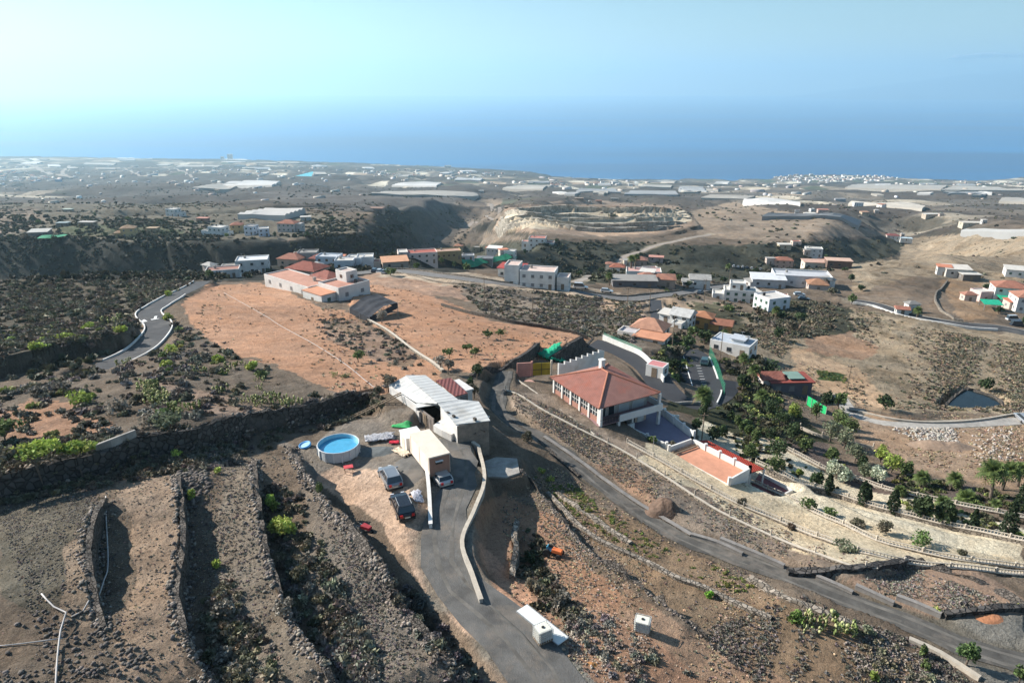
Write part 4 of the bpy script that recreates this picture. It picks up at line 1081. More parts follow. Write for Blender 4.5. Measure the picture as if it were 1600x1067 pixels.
    r = H(1228, 609, 8.6, 5, 2.8, 2, 'house with patched red green and brown sheet roofs below the car park', (110,108,116), 'slab', (150,70,58), nwin=(3,2), blocks=[dict(w=4, d=3.6, h=3.2, x0=-3.8, y0=.3, wall=(214,206,200), roof='gable', roofc=(206,108,76)), dict(w=2.4, d=3, h=.25, x0=1.2, y0=0, z0=3.02, roof='slab', roofc=(120,150,138), nwin=None, base=.01)])
    # scattered small huts in the middle distance
    for u, v, w, d, h, rot, lb, wc, rc in [
        (752, 300, 14, 8, 4, 0, 'pale shed on the plateau beyond the gorge, left of the quarry terraces', (190,184,176), (200,196,188)),
        (905, 312, 16, 8, 4, -5, 'brown farm shed above the pale cut terraces', (140,120,104), (160,140,124)),
        (935, 316, 12, 7, 4, 4, 'small red brown shed above the pale cut terraces', (150,110,92), (166,116,92)),
        (960, 313, 16, 7, 4, -8, 'grey shed at the right of the farm sheds over the cut terraces', (150,146,140), (150,150,146)),
        (1285, 333, 14, 8, 5, -10, 'pinkish house beyond the scrubby hill on the right', (206,180,166), (190,130,112)),
        (1265, 338, 12, 8, 4, 0, 'pale house left of the pinkish one beyond the hill', (206,200,196), LT),
        (1350, 335, 10, 8, 4, 0, 'small tan house on the rim of the dark side gully', (196,176,150), (186,140,112)),
        (1312, 314, 26, 8, 6, 0, 'long concrete viaduct like shed in the right distance', (170,168,170), (178,176,176)),
        (588, 328, 14, 9, 4, -8, 'farmhouse on the green spur over the gorge', (150,140,130), (150,120,104)),
        (340, 302, 10, 10, 9, 0, 'square tan tower house far out on the left plain', (196,176,150), (170,150,130)),
        (92, 284, 20, 12, 9, 0, 'blue fronted building by the far left motorway', (120,156,190), (190,196,206)),
        (1455, 337, 22, 9, 4, 6, 'pale farm building on the right plain', (196,180,160), LT),
        (1520, 352, 26, 10, 4, -6, 'long pale farm building at the far right of the plain', (200,190,170), (206,198,184)),
    ]:
        H(u, v, w, d, h, rot, lb, wc, 'slab', rc, 'house' if 'house' in lb else 'shed', nwin=(2, 1), base=3)

def outbuildings():
    base = [h for h in HOUSES if (h[0] > 930 and h[1] < 500) or (h[0] < 800 and 395 < h[1] < 435)]
    rr = random.Random(4)
    for k, (u, v, lb) in enumerate(base[:56]):
        if k % 4 == 3: continue
        s = rr.choice([-1, 1]); w = rr.uniform(4, 7)
        wc = rr.choice([(232,230,224), (226,214,196), (210,190,176), (200,198,194)]); rf = rr.choice(['slab', 'flat', 'hip', 'shed'])
        rc = rr.choice([(206,130,96), (214,208,198), (190,110,84), (160,156,150)])
        house(u + s * rr.uniform(10, 22), v - rr.uniform(0, 5), w, w * .7, rr.uniform(2.6, 4.6), rr.uniform(-30, 20), 'low outbuilding %s the %s' % ('right of' if s > 0 else 'left of', ' '.join(lb.split()[:9])), wc, rf, rc, 'outbuilding', nwin=(1, 1), name='outbuilding')
def farm():
    # long white farm with terracotta roof terraces
    q = G(503, 472)
    r = empty('farmhouse', (q.x, q.y, q.z - 1.6), R(-40), 'long white farm with terracotta roof terraces at the top of the red field', 'farmhouse')
    wm = plaster(226, 224, 218); tm = plaster(200, 146, 122)
    body_parts(r, 23, 8.5, 3.4, wm, 'flat', tm, (4, 0), base=6, x0=-20.7, y0=6.2, parapet=.35, door=False)
    body_parts(r, 9.5, 11, 4.0, wm, 'flat', plaster(196, 140, 118), (0, 2), base=6, x0=-3.5, y0=10.4, z0=.2, parapet=.6, door=False)
    body_parts(r, 9, 4.8, 3.3, wm, 'slab', plaster(216, 150, 112), (1, 1), base=6, x0=-4.5, y0=2.4, over=.12)
    body_parts(r, 5, 4, 2.6, wm, 'flat', plaster(200, 180, 170), (1, 1), base=1, x0=-5.5, y0=13, z0=4.35, door=False)
    body_parts(r, 8, 6, 3.2, wm, 'hip', tiles(190, 100, 74), (1, 1), base=5, x0=-16, y0=13.6, z0=.5, door=False)
    # black shade netting on posts beside it
    z = G(583, 492).z + 2.9
    cs = [P(546, 481, z), P(577, 496, z - .3), P(621, 473, z - .2), P(588, 459, z + .1)]
    cen = sum(cs, Vector()) / 4
    r = empty('shade_canopy', (cen.x, cen.y, gz(cen.x, cen.y)), 0, 'black shade net canopy on thin posts right of the white farm', 'canopy')
    loc = [c - r.location for c in cs]
    net = mat('black_net', (.035, .038, .045), var=.3, scale=.6, rough=.9)
    V = []; F = []; n = 12
    for i in range(n + 1):
        for j in range(n + 1):
            s, t = i / n, j / n
            p = (loc[0] * (1 - s) + loc[1] * s) * (1 - t) + (loc[3] * (1 - s) + loc[2] * s) * t
            p = p + Vector((0, 0, -.35 * math.sin(PI * (s * 3 % 1)) * math.sin(PI * (t * 3 % 1)) + .9 * (1 - abs(2 * t - 1))))
            V.append(p)
    for i in range(n):
        for j in range(n):
            k = i * (n + 1) + j; F.append((k, k + n + 1, k + n + 2, k + 1))
    mesh_obj('netting', V, F, net, r, smooth=True)
    for a, b in ((0, 1), (1, 2), (2, 3), (3, 0)):
        p, q2 = loc[a], loc[b]
        vs = [p, q2, q2 - Vector((0, 0, 1.4)), p - Vector((0, 0, 1.4))]
        mesh_obj('side_net', vs, [(0, 1, 2, 3)], net, r)
    for c in loc + [(loc[0] + loc[1]) / 2, (loc[1] + loc[2]) / 2, (loc[2] + loc[3]) / 2]:
        g = gz(c.x + r.location.x, c.y + r.location.y) - r.location.z
        MB().tube([(c.x, c.y, g - .3), (c.x, c.y, c.z)], .07, 6).build('post', STEEL, r)

def local_frame(B, Rr):
    """root at B, x axis towards Rr"""
    return math.atan2(Rr.y - B.y, Rr.x - B.x)
def sheet(root, poly3, th, m, name, under=True):
    """a slab of thickness th under a polygon of local points"""
    n = len(poly3)
    vs = [tuple(p) for p in poly3] + [(p[0], p[1], p[2] - th) for p in poly3]
    fs = [tuple(range(n)), tuple(range(2 * n - 1, n - 1, -1))] + [(i, n + i, n + (i + 1) % n, (i + 1) % n) for i in range(n)]
    return mesh_obj(name, vs, fs, m, root)

def white_farm():
    """the corrugated white roofed house by the drive"""
    zr = 1.7
    A = P(608, 602, zr); B = P(720, 690, zr); D = P(665, 585, zr)   # far-left corner, near end, far-right
    q = P(664, 640, 0)
    ang = math.atan2(B.y - A.y, B.x - A.x)
    r = empty('corrugated_house', (q.x, q.y, -.6), ang, 'ramshackle white house under a long corrugated white roof beside the driveway', 'house')
    Mi = Matrix.Rotation(-ang, 4, 'Z')
    def Lc(u, v, z):
        p = P(u, v, z) - r.location; return Mi @ p
    rm = wave_mat('white_corrugated', (.50, .50, .48), .9, 'X', .035, var=.12, rough=.6, dirt=(.36, .34, .30))
    wl = mat('farm_white', (.58, .56, .53), var=.15, scale=1.2, rough=.9, bump=.02, dirt=(.5, .44, .38))
    # main long roof in three sheets of differing pitch
    z1, z2 = 1.9, 2.6
    s1 = [Lc(608, 601, z1), Lc(651, 629, z1 - .1), Lc(683, 630, z2), Lc(634, 587, z2)]
    s2 = [Lc(634, 586, z2 + .02), Lc(683, 629, z2 + .02), Lc(716, 624, z1 + .4), Lc(665, 586, z1 + .4)]
    s3 = [Lc(684, 630, z2 - .04), Lc(712, 663, z2 - .5), Lc(766, 657, z1), Lc(748, 627, z1 + .1), Lc(717, 624, z1 + .38)]
    s4 = [Lc(649, 631, z1 - .2), Lc(650, 637, z1 - .3), Lc(687, 631, z2 - .3), Lc(684, 626, z2 - .25)]
    for s in (s1, s2, s3, s4): sheet(r, s, .09, rm, 'roof_sheet')
    s5 = [Lc(702, 645, 2.15), Lc(713, 662, 1.95), Lc(765, 651, 1.75), Lc(752, 643, 1.85)]
    sheet(r, s5, .09, mat('grey_corrugated', (.55, .56, .54), var=.2, scale=1, rough=.6, dirt=(.35, .33, .3)), 'roof_sheet')
    # walls following the eaves
    def wallq(a, b, za, zb, m, nm='wall', th=.22, z0=-1.2):
        a2, b2 = Lc(*a, za), Lc(*b, zb)
        d = (b2 - a2); d.z = 0; d.normalize(); n = Vector((-d.y, d.x, 0)) * th
        vs = [(a2.x, a2.y, z0), (b2.x, b2.y, z0), (b2.x, b2.y, b2.z - .12), (a2.x, a2.y, a2.z - .12)]
        vs += [(x + n.x, y + n.y, z) for x, y, z in vs]
        mesh_obj(nm, vs, [(0,1,2,3),(7,6,5,4),(0,4,5,1),(1,5,6,2),(2,6,7,3),(3,7,4,0)], m, r)
    wallq((609, 603), (650, 632), z1, z1 - .1, wl)
    wallq((688, 634), (714, 664), z2 - .2, z2 - .5, wl)
    wallq((714, 664), (764, 657), z2 - .5, z1, mat('raw_block', (.26, .21, .17), var=.3, scale=1.5, bump=.04, dirt=(.15, .12, .1)), z0=-3.5)
    wallq((764, 657), (747, 628), z1, z1, wl, z0=-3.5)
    wallq((665, 587), (608, 602), z1 + .4, z1, wl)
    wallq((716, 625), (665, 587), z1 + .3, z1 + .3, wl, z0=-2.5)
    # porch: recessed dark front with a white pier and a door
    a = Lc(650, 634, 1.2)
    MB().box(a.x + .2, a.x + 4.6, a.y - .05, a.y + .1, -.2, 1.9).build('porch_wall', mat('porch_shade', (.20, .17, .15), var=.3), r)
    MB().box(a.x + .3, a.x + 1.4, a.y - .35, a.y - .12, -.3, 1.6).build('white_panel', wl, r)
    MB().box(a.x + 2.0, a.x + 2.9, a.y - .14, a.y - .055, -.3, 1.7).build('door', WOOD, r)
    for k in range(2):
        MB().tube([(a.x + 3.3 + .8 * k, a.y - .5, -.5), (a.x + 3.3 + .8 * k, a.y - .5, 1.9)], .06, 6).build('porch_post', WOOD, r)
    # clutter on the roof
    for (u, v) in ((709, 651), (742, 655), (700, 646)):
        p = Lc(u, v, 2.2); MB().box(p.x - .2, p.x + .2, p.y - .15, p.y + .15, p.z - .1, p.z + .2).build('roof_stone', STONE, r)
    # white plaster spill / terrace wall below the front
    r2 = empty('terrace_slab', (P(700, 670, .4).x, P(700, 670, .4).y, 0), 0, 'white rubble edged terrace slab below the front of the corrugated house', 'terrace')
    pts = [P(677, 664, .7), P(690, 672, .65), P(705, 679, .6), P(714, 674, .6), P(713, 662, .8), P(690, 655, .9)]
    sheet(r2, [p - r2.location for p in pts][::1], .9, wl, 'slab')
    # maroon lean-to roof and a small white cube house behind
    z = 1.6
    c = P(705, 607, 0)
    r3 = empty('lean_to', (c.x, c.y, -1.5), 0, 'lean-to with flat maroon metal roof behind the corrugated house', 'lean-to')
    pts = [P(681, 594, z), P(711, 619, z - .1), P(731, 614, z - .1), P(704, 590, z)]
    lp = [p - r3.location for p in pts]
    sheet(r3, lp, .12, wave_mat('maroon_sheet', (.17, .055, .045), .5, 'X', .05, var=.12, rough=.5), 'roof')
    for p in lp: MB().tube([(p.x * .96, p.y * .96, -2.5), (p.x * .96, p.y * .96, p.z - .1)], .07, 6).build('post', WOOD, r3)
    MB().box(lp[0].x + .5, lp[3].x + 1.5, lp[3].y - .4, lp[3].y - .2, -2.5, 2.5).build('back_wall', wl, r3)
    c = P(714, 600, 1.5)
    r4 = empty('outhouse', (c.x, c.y, -1.2), ang, 'small white flat roofed outhouse behind the maroon lean-to', 'outhouse')
    body_parts(r4, 3.6, 2.6, 2.2, wl, 'slab', wl, (1, 1), base=2.5, over=.15)
# ================================================================== the villa and its grounds
def quad_frame(B, Rr, Lf):
    ex = Vector((Rr.x - B.x, Rr.y - B.y, 0)); w = ex.length; ex.normalize()
    ey = Vector((-ex.y, ex.x, 0)); d = abs((Lf - B).dot(ey))
    return ex, ey, w, d
def villa():
    ze = -4.2
    B = P(936, 638.5, ze); Rr = P(1032, 613, ze); Lf = P(864, 588, ze)
    ex, ey, w, d = quad_frame(B, Rr, Lf)
    ang = math.atan2(ex.y, ex.x)
    root = empty('villa', (B.x, B.y, -10.0), ang, 'villa with big hipped terracotta roof and long white balcony beside the asphalt ramp', 'villa')
    zt = ze + 10.0
    roofm = tiles(208, 122, 92)
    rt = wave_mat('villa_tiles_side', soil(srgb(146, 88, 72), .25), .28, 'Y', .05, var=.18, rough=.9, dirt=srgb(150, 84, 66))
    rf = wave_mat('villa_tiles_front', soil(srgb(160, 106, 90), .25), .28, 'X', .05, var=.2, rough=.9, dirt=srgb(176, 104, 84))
    rh = 2.3; m = min(w, d) / 2
    a, b = (w / 2, d / 2 - max(.7, d / 2 - m) , zt + rh), (w / 2, d / 2 + max(.7, d / 2 - m), zt + rh)
    c = [(0, 0, zt), (w, 0, zt), (w, d, zt), (0, d, zt)]
    roof = empty('roof', (0, 0, 0)); roof.parent = root
    def facet(nm, vs, mm):
        lo = [(x, y, z - .14) for x, y, z in vs]
        n = len(vs)
        mesh_obj(nm, vs + lo, [tuple(range(n)), tuple(range(2 * n - 1, n - 1, -1))] + [(i, n + i, n + (i + 1) % n, (i + 1) % n) for i in range(n)], mm, roof)
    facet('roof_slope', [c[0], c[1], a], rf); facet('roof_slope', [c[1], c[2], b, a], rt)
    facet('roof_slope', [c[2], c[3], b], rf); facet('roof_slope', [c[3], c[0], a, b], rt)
    ridge = mat('ridge_tiles', srgb(170, 114, 92), var=.2, rough=.9)
    mb = MB()
    for p, q in ((c[0], a), (c[1], a), (c[2], b), (c[3], b), (a, b)):
        mb.tube([Vector(p) + Vector((0, 0, .03)), Vector(q) + Vector((0, 0, .05))], .13, 6)
    mb.build('ridge_tiles', ridge, roof)
    MB().box(w / 2 + 1.0, w / 2 + 1.7, d / 2 + 2.2, d / 2 + 2.9, zt + 1, zt + 2.9).build('chimney', WHITE, root)
    MB().box(w / 2 + .9, w / 2 + 1.8, d / 2 + 2.1, d / 2 + 3.0, zt + 2.9, zt + 3.05).build('chimney_cap', WHITE, root)
    # body set back under the eaves
    wl = mat('villa_wall', srgb(196, 170, 150), var=.12, scale=.7, rough=.9, dirt=srgb(160, 130, 112))
    MB().box(.7, w - .7, 2.0, d - .7, 0, 2.95).build('lower_wall', wl, root)
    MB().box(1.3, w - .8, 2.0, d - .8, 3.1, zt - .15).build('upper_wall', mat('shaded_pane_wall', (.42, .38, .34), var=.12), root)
    MB().box(-.05, w + .4, -.25, d + .1, 2.96, 3.1).build('floor_slab', mat('violet_tile', srgb(140, 112, 112), var=.15, scale=2), root)
    # glazed gallery on the left side: pillars, low wall, window bands
    pil = WHITE
    n = 5
    MB().box(.45, .7, .4, d - .5, 3.1, 3.95).build('parapet', mat('brick_band', srgb(156, 116, 102), var=.2, scale=3), root)
    for k in range(n + 1):
        y = .4 + (d - 1.1) * k / n
        MB().box(.3, .75, y, y + .38, 3.1, zt - .02).build('pillar', pil, root)
        if k < n:
            y1 = .4 + (d - 1.1) * (k + 1) / n
            f = MB().box(.5, .6, y + .4, y1 - .02, 3.96, zt - .2).build('window', GLASS, root)
            mb = MB()
            for s in (0, .33, .66, 1.0):
                yy = y + .4 + (y1 - y - .5) * s
                mb.box(.42, .49, yy, yy + .08, 3.96, zt - .2)
            mb.box(.43, .48, y + .4, y1 - .02, 4.6, 4.66)
            mb.build('window_frame', WHITE, f)
    # front: balcony, doors
    for x0, x1 in ((1.6, 2.7), (3.2, 4.3), (5.2, 7.0), (7.8, 9.9)):
        if x1 < w - 1:
            fr = MB().box(x0, x1, 1.93, 1.995, 3.12, 5.3).build('balcony_door', GLASS if x0 < 5 else mat('white_shutter', (.50, .50, .49), var=.1), root)
            MB().box(x0 - .08, x0, 1.9, 1.99, 3.12, 5.35).box(x1, x1 + .08, 1.9, 1.99, 3.12, 5.35).build('door_frame', WHITE, fr)
    bw = MB().box(3.6, w + .4, -.35, -.15, 2.9, 4.0).box(w + .2, w + .4, -.15, 3.0, 2.9, 4.0).build('balcony_wall', mat('balcony_render', (.60, .60, .58), var=.08, scale=.6), root)
    mb = MB()
    for k in range(12): mb.box(.2 + k * .28, .26 + k * .28, -.28, -.22, 3.1, 3.95)
    mb.box(.1, 3.6, -.3, -.2, 3.92, 4.0).build('balcony_rail', DARKM, root)
    for x in (.3, 3.6, w - .1): MB().box(x - .2, x + .2, -.3, .1, 0, 2.9 if x > 3 else zt - .05).build('column', WHITE, root)
    MB().box(w - .3, w + .1, -.2, .2, 4.0, zt - .1).build('column', WHITE, root)
    for x0, x1 in ((2.5, 4.6), (6.3, 8.4)): MB().box(x0, x1, 1.9, 1.99, .05, 2.3).build('patio_door', GLASS, root)
    MB().box(8.9, 10.1, 1.88, 1.99, .05, 2.2).build('patio_door', mat('pale_door', (.5, .5, .48)), root)
    # parapet path strip left of the villa (terrace at upper level)
    r2 = empty('side_terrace', (B.x, B.y, -10), ang, 'narrow pinkish terrace with low wall along the window side of the villa', 'terrace')
    MB().box(-2.3, .25, -2.5, d + 6.5, 0, 2.9).build('terrace_floor', mat('pink_tile', srgb(178, 140, 128), var=.15, scale=1.5), r2)
    MB().box(-2.6, -2.35, -2.5, d + 6.5, 0, 3.55).build('terrace_wall', BEIGE, r2)
    # olive gate and gate wall at the far left corner
    g = P(846, 585, -6.8)
    r3 = empty('garden_gate', (g.x, g.y, -7.0), R(8), 'olive yellow double gate between pinkish pillars at the head of the villa drive', 'gate')
    MB().box(-1.5, 1.5, -.05, .05, .1, 2.3).build('gate_leaf', mat('olive_gate', srgb(150, 132, 44), var=.2, scale=2, streak=True), r3)
    MB().box(-.04, .04, -.09, -.055, .1, 2.35).box(-1.5, 1.5, -.09, -.055, 1.1, 1.2).build('gate_bar', DARKM, r3)
    for x in (-1.8, 1.55): MB().box(x, x + .28, -.2, .2, 0, 2.7).build('pillar', BEIGE if x > 0 else mat('pink_wall', srgb(176, 130, 118), var=.15), r3)
    MB().box(-4.2, -1.85, -.12, .12, 0, 2.5).build('side_wall', mat('pink_wall', srgb(176, 130, 118)), r3)
    # stepped white wall behind the villa
    A = P(872, 588, -6.5); C = P(942, 572, -8.0)
    L = math.hypot(C.x - A.x, C.y - A.y)
    r4 = empty('stepped_wall', (A.x, A.y, -7.0), math.atan2(C.y - A.y, C.x - A.x), 'tall white wall with saw toothed stepped top behind the villa', 'wall')
    n = 8
    for k in range(n):
        x0, x1 = L * k / n, L * (k + 1) / n
        MB().prism([(x0 + .003, -.15), (x1, -.15), (x1, .15), (x0 + .003, .15)], [-3] * 4, [2.9 - k * .05, 2.3 - k * .05, 2.3 - k * .05, 2.9 - k * .05]).build('wall_panel', WHITE, r4)
    # barbecue / bread oven shelter in front
    q = P(972, 672, -9.6)
    r5 = empty('garden_kitchen', (q.x, q.y, -9.9), ang, 'small pergola roofed outdoor kitchen with white counter in front of the villa', 'outdoor kitchen')
    MB().box(-1.6, 1.6, -.9, -.6, 0, 1.5).box(-1.6, -1.3, -.6, 1.2, 0, 1.5).box(1.3, 1.6, -.6, 1.2, 0, 2.3).build('counter', WHITE, r5)
    MB().box(-1.25, 1.25, -.58, .4, .95, 1.05).build('worktop', mat('cream_top', (.62, .58, .5)), r5)
    MB().prism([(-2.0, .9), (2.0, .9), (2.0, 1.5), (-2.0, 1.5)], 2.45, 2.6).build('roof', roofm, r5)
    MB().box(-4.6, -1.7, -.2, 1.6, 2.2, 2.32).build('awning', mat('sand_awning', srgb(206, 160, 130), var=.15), r5)
    for x, y in ((-4.5, -.1), (-4.5, 1.5), (-1.8, -.1), (1.9, 1.3)): MB().box(x - .06, x + .06, y - .06, y + .06, 0, 2.2).build('post', WOOD, r5)

def court_walls(root, pts, z0, z1, th, m, nm='parapet', post=True, every=2.4):
    for i in range(len(pts) - 1):
        a, b = pts[i], pts[i + 1]
        d = Vector((b.x - a.x, b.y - a.y, 0)); L = d.length; d.normalize(); n = Vector((-d.y, d.x, 0)) * th / 2
        q = [a + n, b + n, b - n, a - n]
        MB().prism([(p.x, p.y) for p in q], z0, z1).build(nm, m, root)
        if post:
            k = max(1, int(L / every))
            for j in range(k + 1):
                p = a + d * L * j / k
                w = th * .75
                o = MB().box(p.x - w, p.x + w, p.y - w, p.y + w, z0, z1 + .28).build('post', m, root)

def courts():
    zf = -9.45
    # violet patio
    pp = [P(u, v, zf) for u, v in ((985, 672), (1045, 700), (1081, 685), (1022, 640), (990, 650))]
    o = pp[1]
    r = empty('patio', (o.x, o.y, zf), 0, 'violet tiled patio sheltered by white walls below the villa balcony', 'patio')
    l = [p - Vector((o.x, o.y, zf)) for p in pp]
    sheet(r, l, 1.5, mat('violet_floor', srgb(112, 107, 124), var=.10, scale=.8, rough=.7), 'floor')
    court_walls(r, [l[1] + Vector((-.35, 0, 0)), l[0] + Vector((-.3, -.3, 0))], -1, .75, .22, WHITE)
    court_walls(r, [l[2] + Vector((.3, .1, 0)), l[3] + Vector((.3, .3, 0))], -1, 1.0, .22, WHITE)
    # orange terrace: roof of the white block
    zt = -9.5
    A = P(1045, 706, zt); Bq = P(1139, 757, zt); C = P(1171, 739, zt); D = P(1081, 693, zt)
    r = empty('roof_terrace', (A.x, A.y, -13.4), 0, 'bright terracotta tiled roof terrace with white parapets on top of a white block', 'terrace')
    o = Vector((A.x, A.y, -13.4)); q = [A - o, Bq - o, C - o, D - o]
    sheet(r, q, 3.9, WHITE, 'block')
    top = [Vector((p.x, p.y, p.z)) for p in q]
    cen = sum(top, Vector()) / 4
    fl = [cen + (p - cen) * .975 + Vector((0, 0, .04)) for p in top]
    sheet(r, fl, .035, mat('terracotta_floor', soil(srgb(196, 134, 102), .15), var=.16, scale=.9, rough=.85), 'floor')
    z = q[0].z
    court_walls(r, [q[1], q[2], q[3], q[0]], z + .003, z + .85, .24, WHITE)
    # shaded strip by the upper parapet: dark pergola slats
    a, b = q[0], q[3]
    d2 = (q[1] - q[0]).normalized()
    for k in range(2):
        o1 = d2 * (.7 + .5 * k); MB().bar(a + o1 + Vector((0, 0, .3)), b + o1 + Vector((0, 0, .3)), .22, .1).build('slat', WOOD, r)
    # doors on the shaded end wall
    e = (q[2] - q[1]).normalized()
    for s in (.55, .75):
        p = q[1] + (q[2] - q[1]) * s
        nrm = Vector((e.y, -e.x, 0)) * .03
        vs = [p + nrm, p + e * .8 + nrm, p + e * .8 + nrm + Vector((0, 0, 0)), p + nrm]
        zz = .9
        mesh_obj('door', [(vs[0].x, vs[0].y, zz - .3), (vs[1].x, vs[1].y, zz - .3), (vs[1].x, vs[1].y, zz + 1.9), (vs[0].x, vs[0].y, zz + 1.9)], [(0, 1, 2, 3)], STEEL, r)
    # long dark red roof beside it
    zt2 = -9.9
    pts = [P(1096, 690, zt2), P(1171, 737, zt2 - .3), P(1193, 732, zt2 - .5), P(1106, 689, zt2)]
    pts = [P(1088, 689, zt2), P(1173, 738, zt2 - .4), P(1194, 732, zt2 - .6), P(1104, 687, zt2 - .1)]
    r = empty('veranda_roof', (pts[0].x, pts[0].y, -13.3), 0, 'long dark red sloping roof along the far side of the terracotta terrace', 'roof')
    l = [p - r.location for p in pts]
    sheet(r, l, .12, wave_mat('dark_red_tiles', srgb(150, 56, 40), .3, 'X', .04, var=.18, rough=.75), 'roof')
    for p in l + [(l[2] + l[3]) / 2]: MB().box(p.x - .1, p.x + .1, p.y - .1, p.y + .1, -.5, p.z - .12).build('post', WHITE, r)
    # lower dark court
    z = -13.0
    pts = [P(1167, 768, z), P(1206, 784, z), P(1238, 769, z), P(1186, 741, z)]
    o = pts[0]
    r = empty('lower_court', (o.x, o.y, z), 0, 'maroon tiled sunken court below the end of the terracotta terrace', 'court')
    l = [p - Vector((o.x, o.y, z)) for p in pts]
    sheet(r, l, 1.2, mat('maroon_floor', srgb(120, 74, 74), var=.12, scale=1), 'floor')
    court_walls(r, [l[1], l[2], l[3]], -1, .45, .2, WHITE, post=False)

def carpark():
    z = -18.85
    pts = [P(u, v, z) for u, v in ((1062, 550), (1090, 545), (1108, 556), (1122, 590), (1127, 613), (1066, 604), (1060, 575))]
    o = pts[0]
    l = [p - Vector((o.x, o.y, z)) for p in pts]
    r = empty('car_park', (o.x, o.y, z), 0); tag(r, kind='structure')
    sheet(r, l, 1.2, ASPH_N, 'car_park_surface')
    # parking bay dashes
    for k in range(9):
        p = P(1091 + k * 1.3, 571 + k * 4.2, z + .004) - r.location
        mesh_obj('bay_line', [(p.x - .5, p.y - .06, .006), (p.x + .5, p.y - .06, .006), (p.x + .5, p.y + .06, .006), (p.x - .5, p.y + .06, .006)], [(0, 1, 2, 3)], PAINTW, r)
    for a, b in (((1068, 557), (1082, 604)), ):
        p, q = P(*a, z) - r.location, P(*b, z) - r.location
        MB().bar((p.x, p.y, .05), (q.x, q.y, .05), .16, .12).build('kerb', PAINTW, r)
    # green chain link fence on the right edge
    fence([(1108, 556), (1120, 585), (1128, 612), (1130, 628)], 2.6, 'tall green mesh fence along the right side of the car park', srgb(40, 120, 92), ground_z=z)
    fence([(943, 531), (975, 544), (1002, 556)], 1.8, 'green mesh fence on the white ramp wall', srgb(90, 150, 130), ground_z=None)

def fence(pts, h, label, col, ground_z=None, posts=2.5, name='mesh_fence', netalpha=True, wirec=None):
    if ground_z is None: w = [G(*p) for p in pts]
    else: w = [P(u, v, ground_z) for u, v in pts]
    pl = resample([(q.x, q.y) for q in w], posts)
    zz = ground(pl[:, 0], pl[:, 1]) if ground_z is None else np.full(len(pl), ground_z)
    zz = np.maximum(zz, ground(pl[:, 0], pl[:, 1]))
    r = empty(name, (pl[0, 0], pl[0, 1], zz[0]), 0, label, 'fence')
    key = 'mesh_%d' % int(sum(col) * 1000)
    if key not in MATS:
        m = bpy.data.materials.new(key); m.use_nodes = True; nt = m.node_tree; bs = nt.nodes['Principled BSDF']
        bs.inputs['Base Color'].default_value = (*col, 1); bs.inputs['Roughness'].default_value = .6
        tc = nn(nt, 'ShaderNodeTexCoord'); ch = nn(nt, 'ShaderNodeTexWave'); ch.inputs['Scale'].default_value = 6
        c2 = nn(nt, 'ShaderNodeTexWave', bands_direction='Z'); c2.inputs['Scale'].default_value = 6
        mx = nn(nt, 'ShaderNodeMath', operation='MAXIMUM'); gt = nn(nt, 'ShaderNodeMath', operation='GREATER_THAN'); gt.inputs[1].default_value = .86
        nt.links.new(tc.outputs['Object'], ch.inputs[0]); nt.links.new(tc.outputs['Object'], c2.inputs[0])
        nt.links.new(ch.outputs['Fac'], mx.inputs[0]); nt.links.new(c2.outputs['Fac'], mx.inputs[1]); nt.links.new(mx.outputs[0], gt.inputs[0]); nt.links.new(gt.outputs[0], bs.inputs['Alpha'])
        MATS[key] = m
    V = []; F = []
    x0, y0, z0 = r.location
    for i in range(len(pl)):
        V += [(pl[i, 0] - x0, pl[i, 1] - y0, zz[i] - z0 + .02), (pl[i, 0] - x0, pl[i, 1] - y0, zz[i] - z0 + h)]
    for i in range(len(pl) - 1): F.append((2 * i, 2 * i + 2, 2 * i + 3, 2 * i + 1))
    mesh_obj('mesh_panel', V, F, MATS[key], r)
    pm = mat('fence_post_%d' % int(sum(col) * 1000), col, rough=.6)
    for i in range(min(len(pl), 90)):
        x, y, zz_ = pl[i, 0] - x0, pl[i, 1] - y0, zz[i] - z0
        MB().tube([(x, y, zz_ - .3), (x, y, zz_ + h + .05)], .035, 5).build('post', pm, r)
    return r

def grounds():
    for pts, z in (
        ([(985, 674), (1045, 705), (1081, 690), (1035, 640), (985, 640)], -10.0),
        ([(1040, 706), (1139, 768), (1180, 745), (1085, 690)], -12.8),
        ([(1165, 770), (1206, 788), (1240, 771), (1186, 738), (1172, 730)], -13.1),
        ([(1060, 549), (1090, 544), (1110, 555), (1124, 590), (1129, 615), (1064, 606), (1058, 575)], -19.1),
        ([(868, 604), (934, 658), (1030, 640), (955, 590)], -9.9), ([(755, 722), (775, 712), (810, 714), (815, 740), (790, 748), (760, 747)], -2.5),
        ([(588, 612), (612, 596), (652, 630), (640, 648), (610, 640)], .75)):
        pad(pts, z)

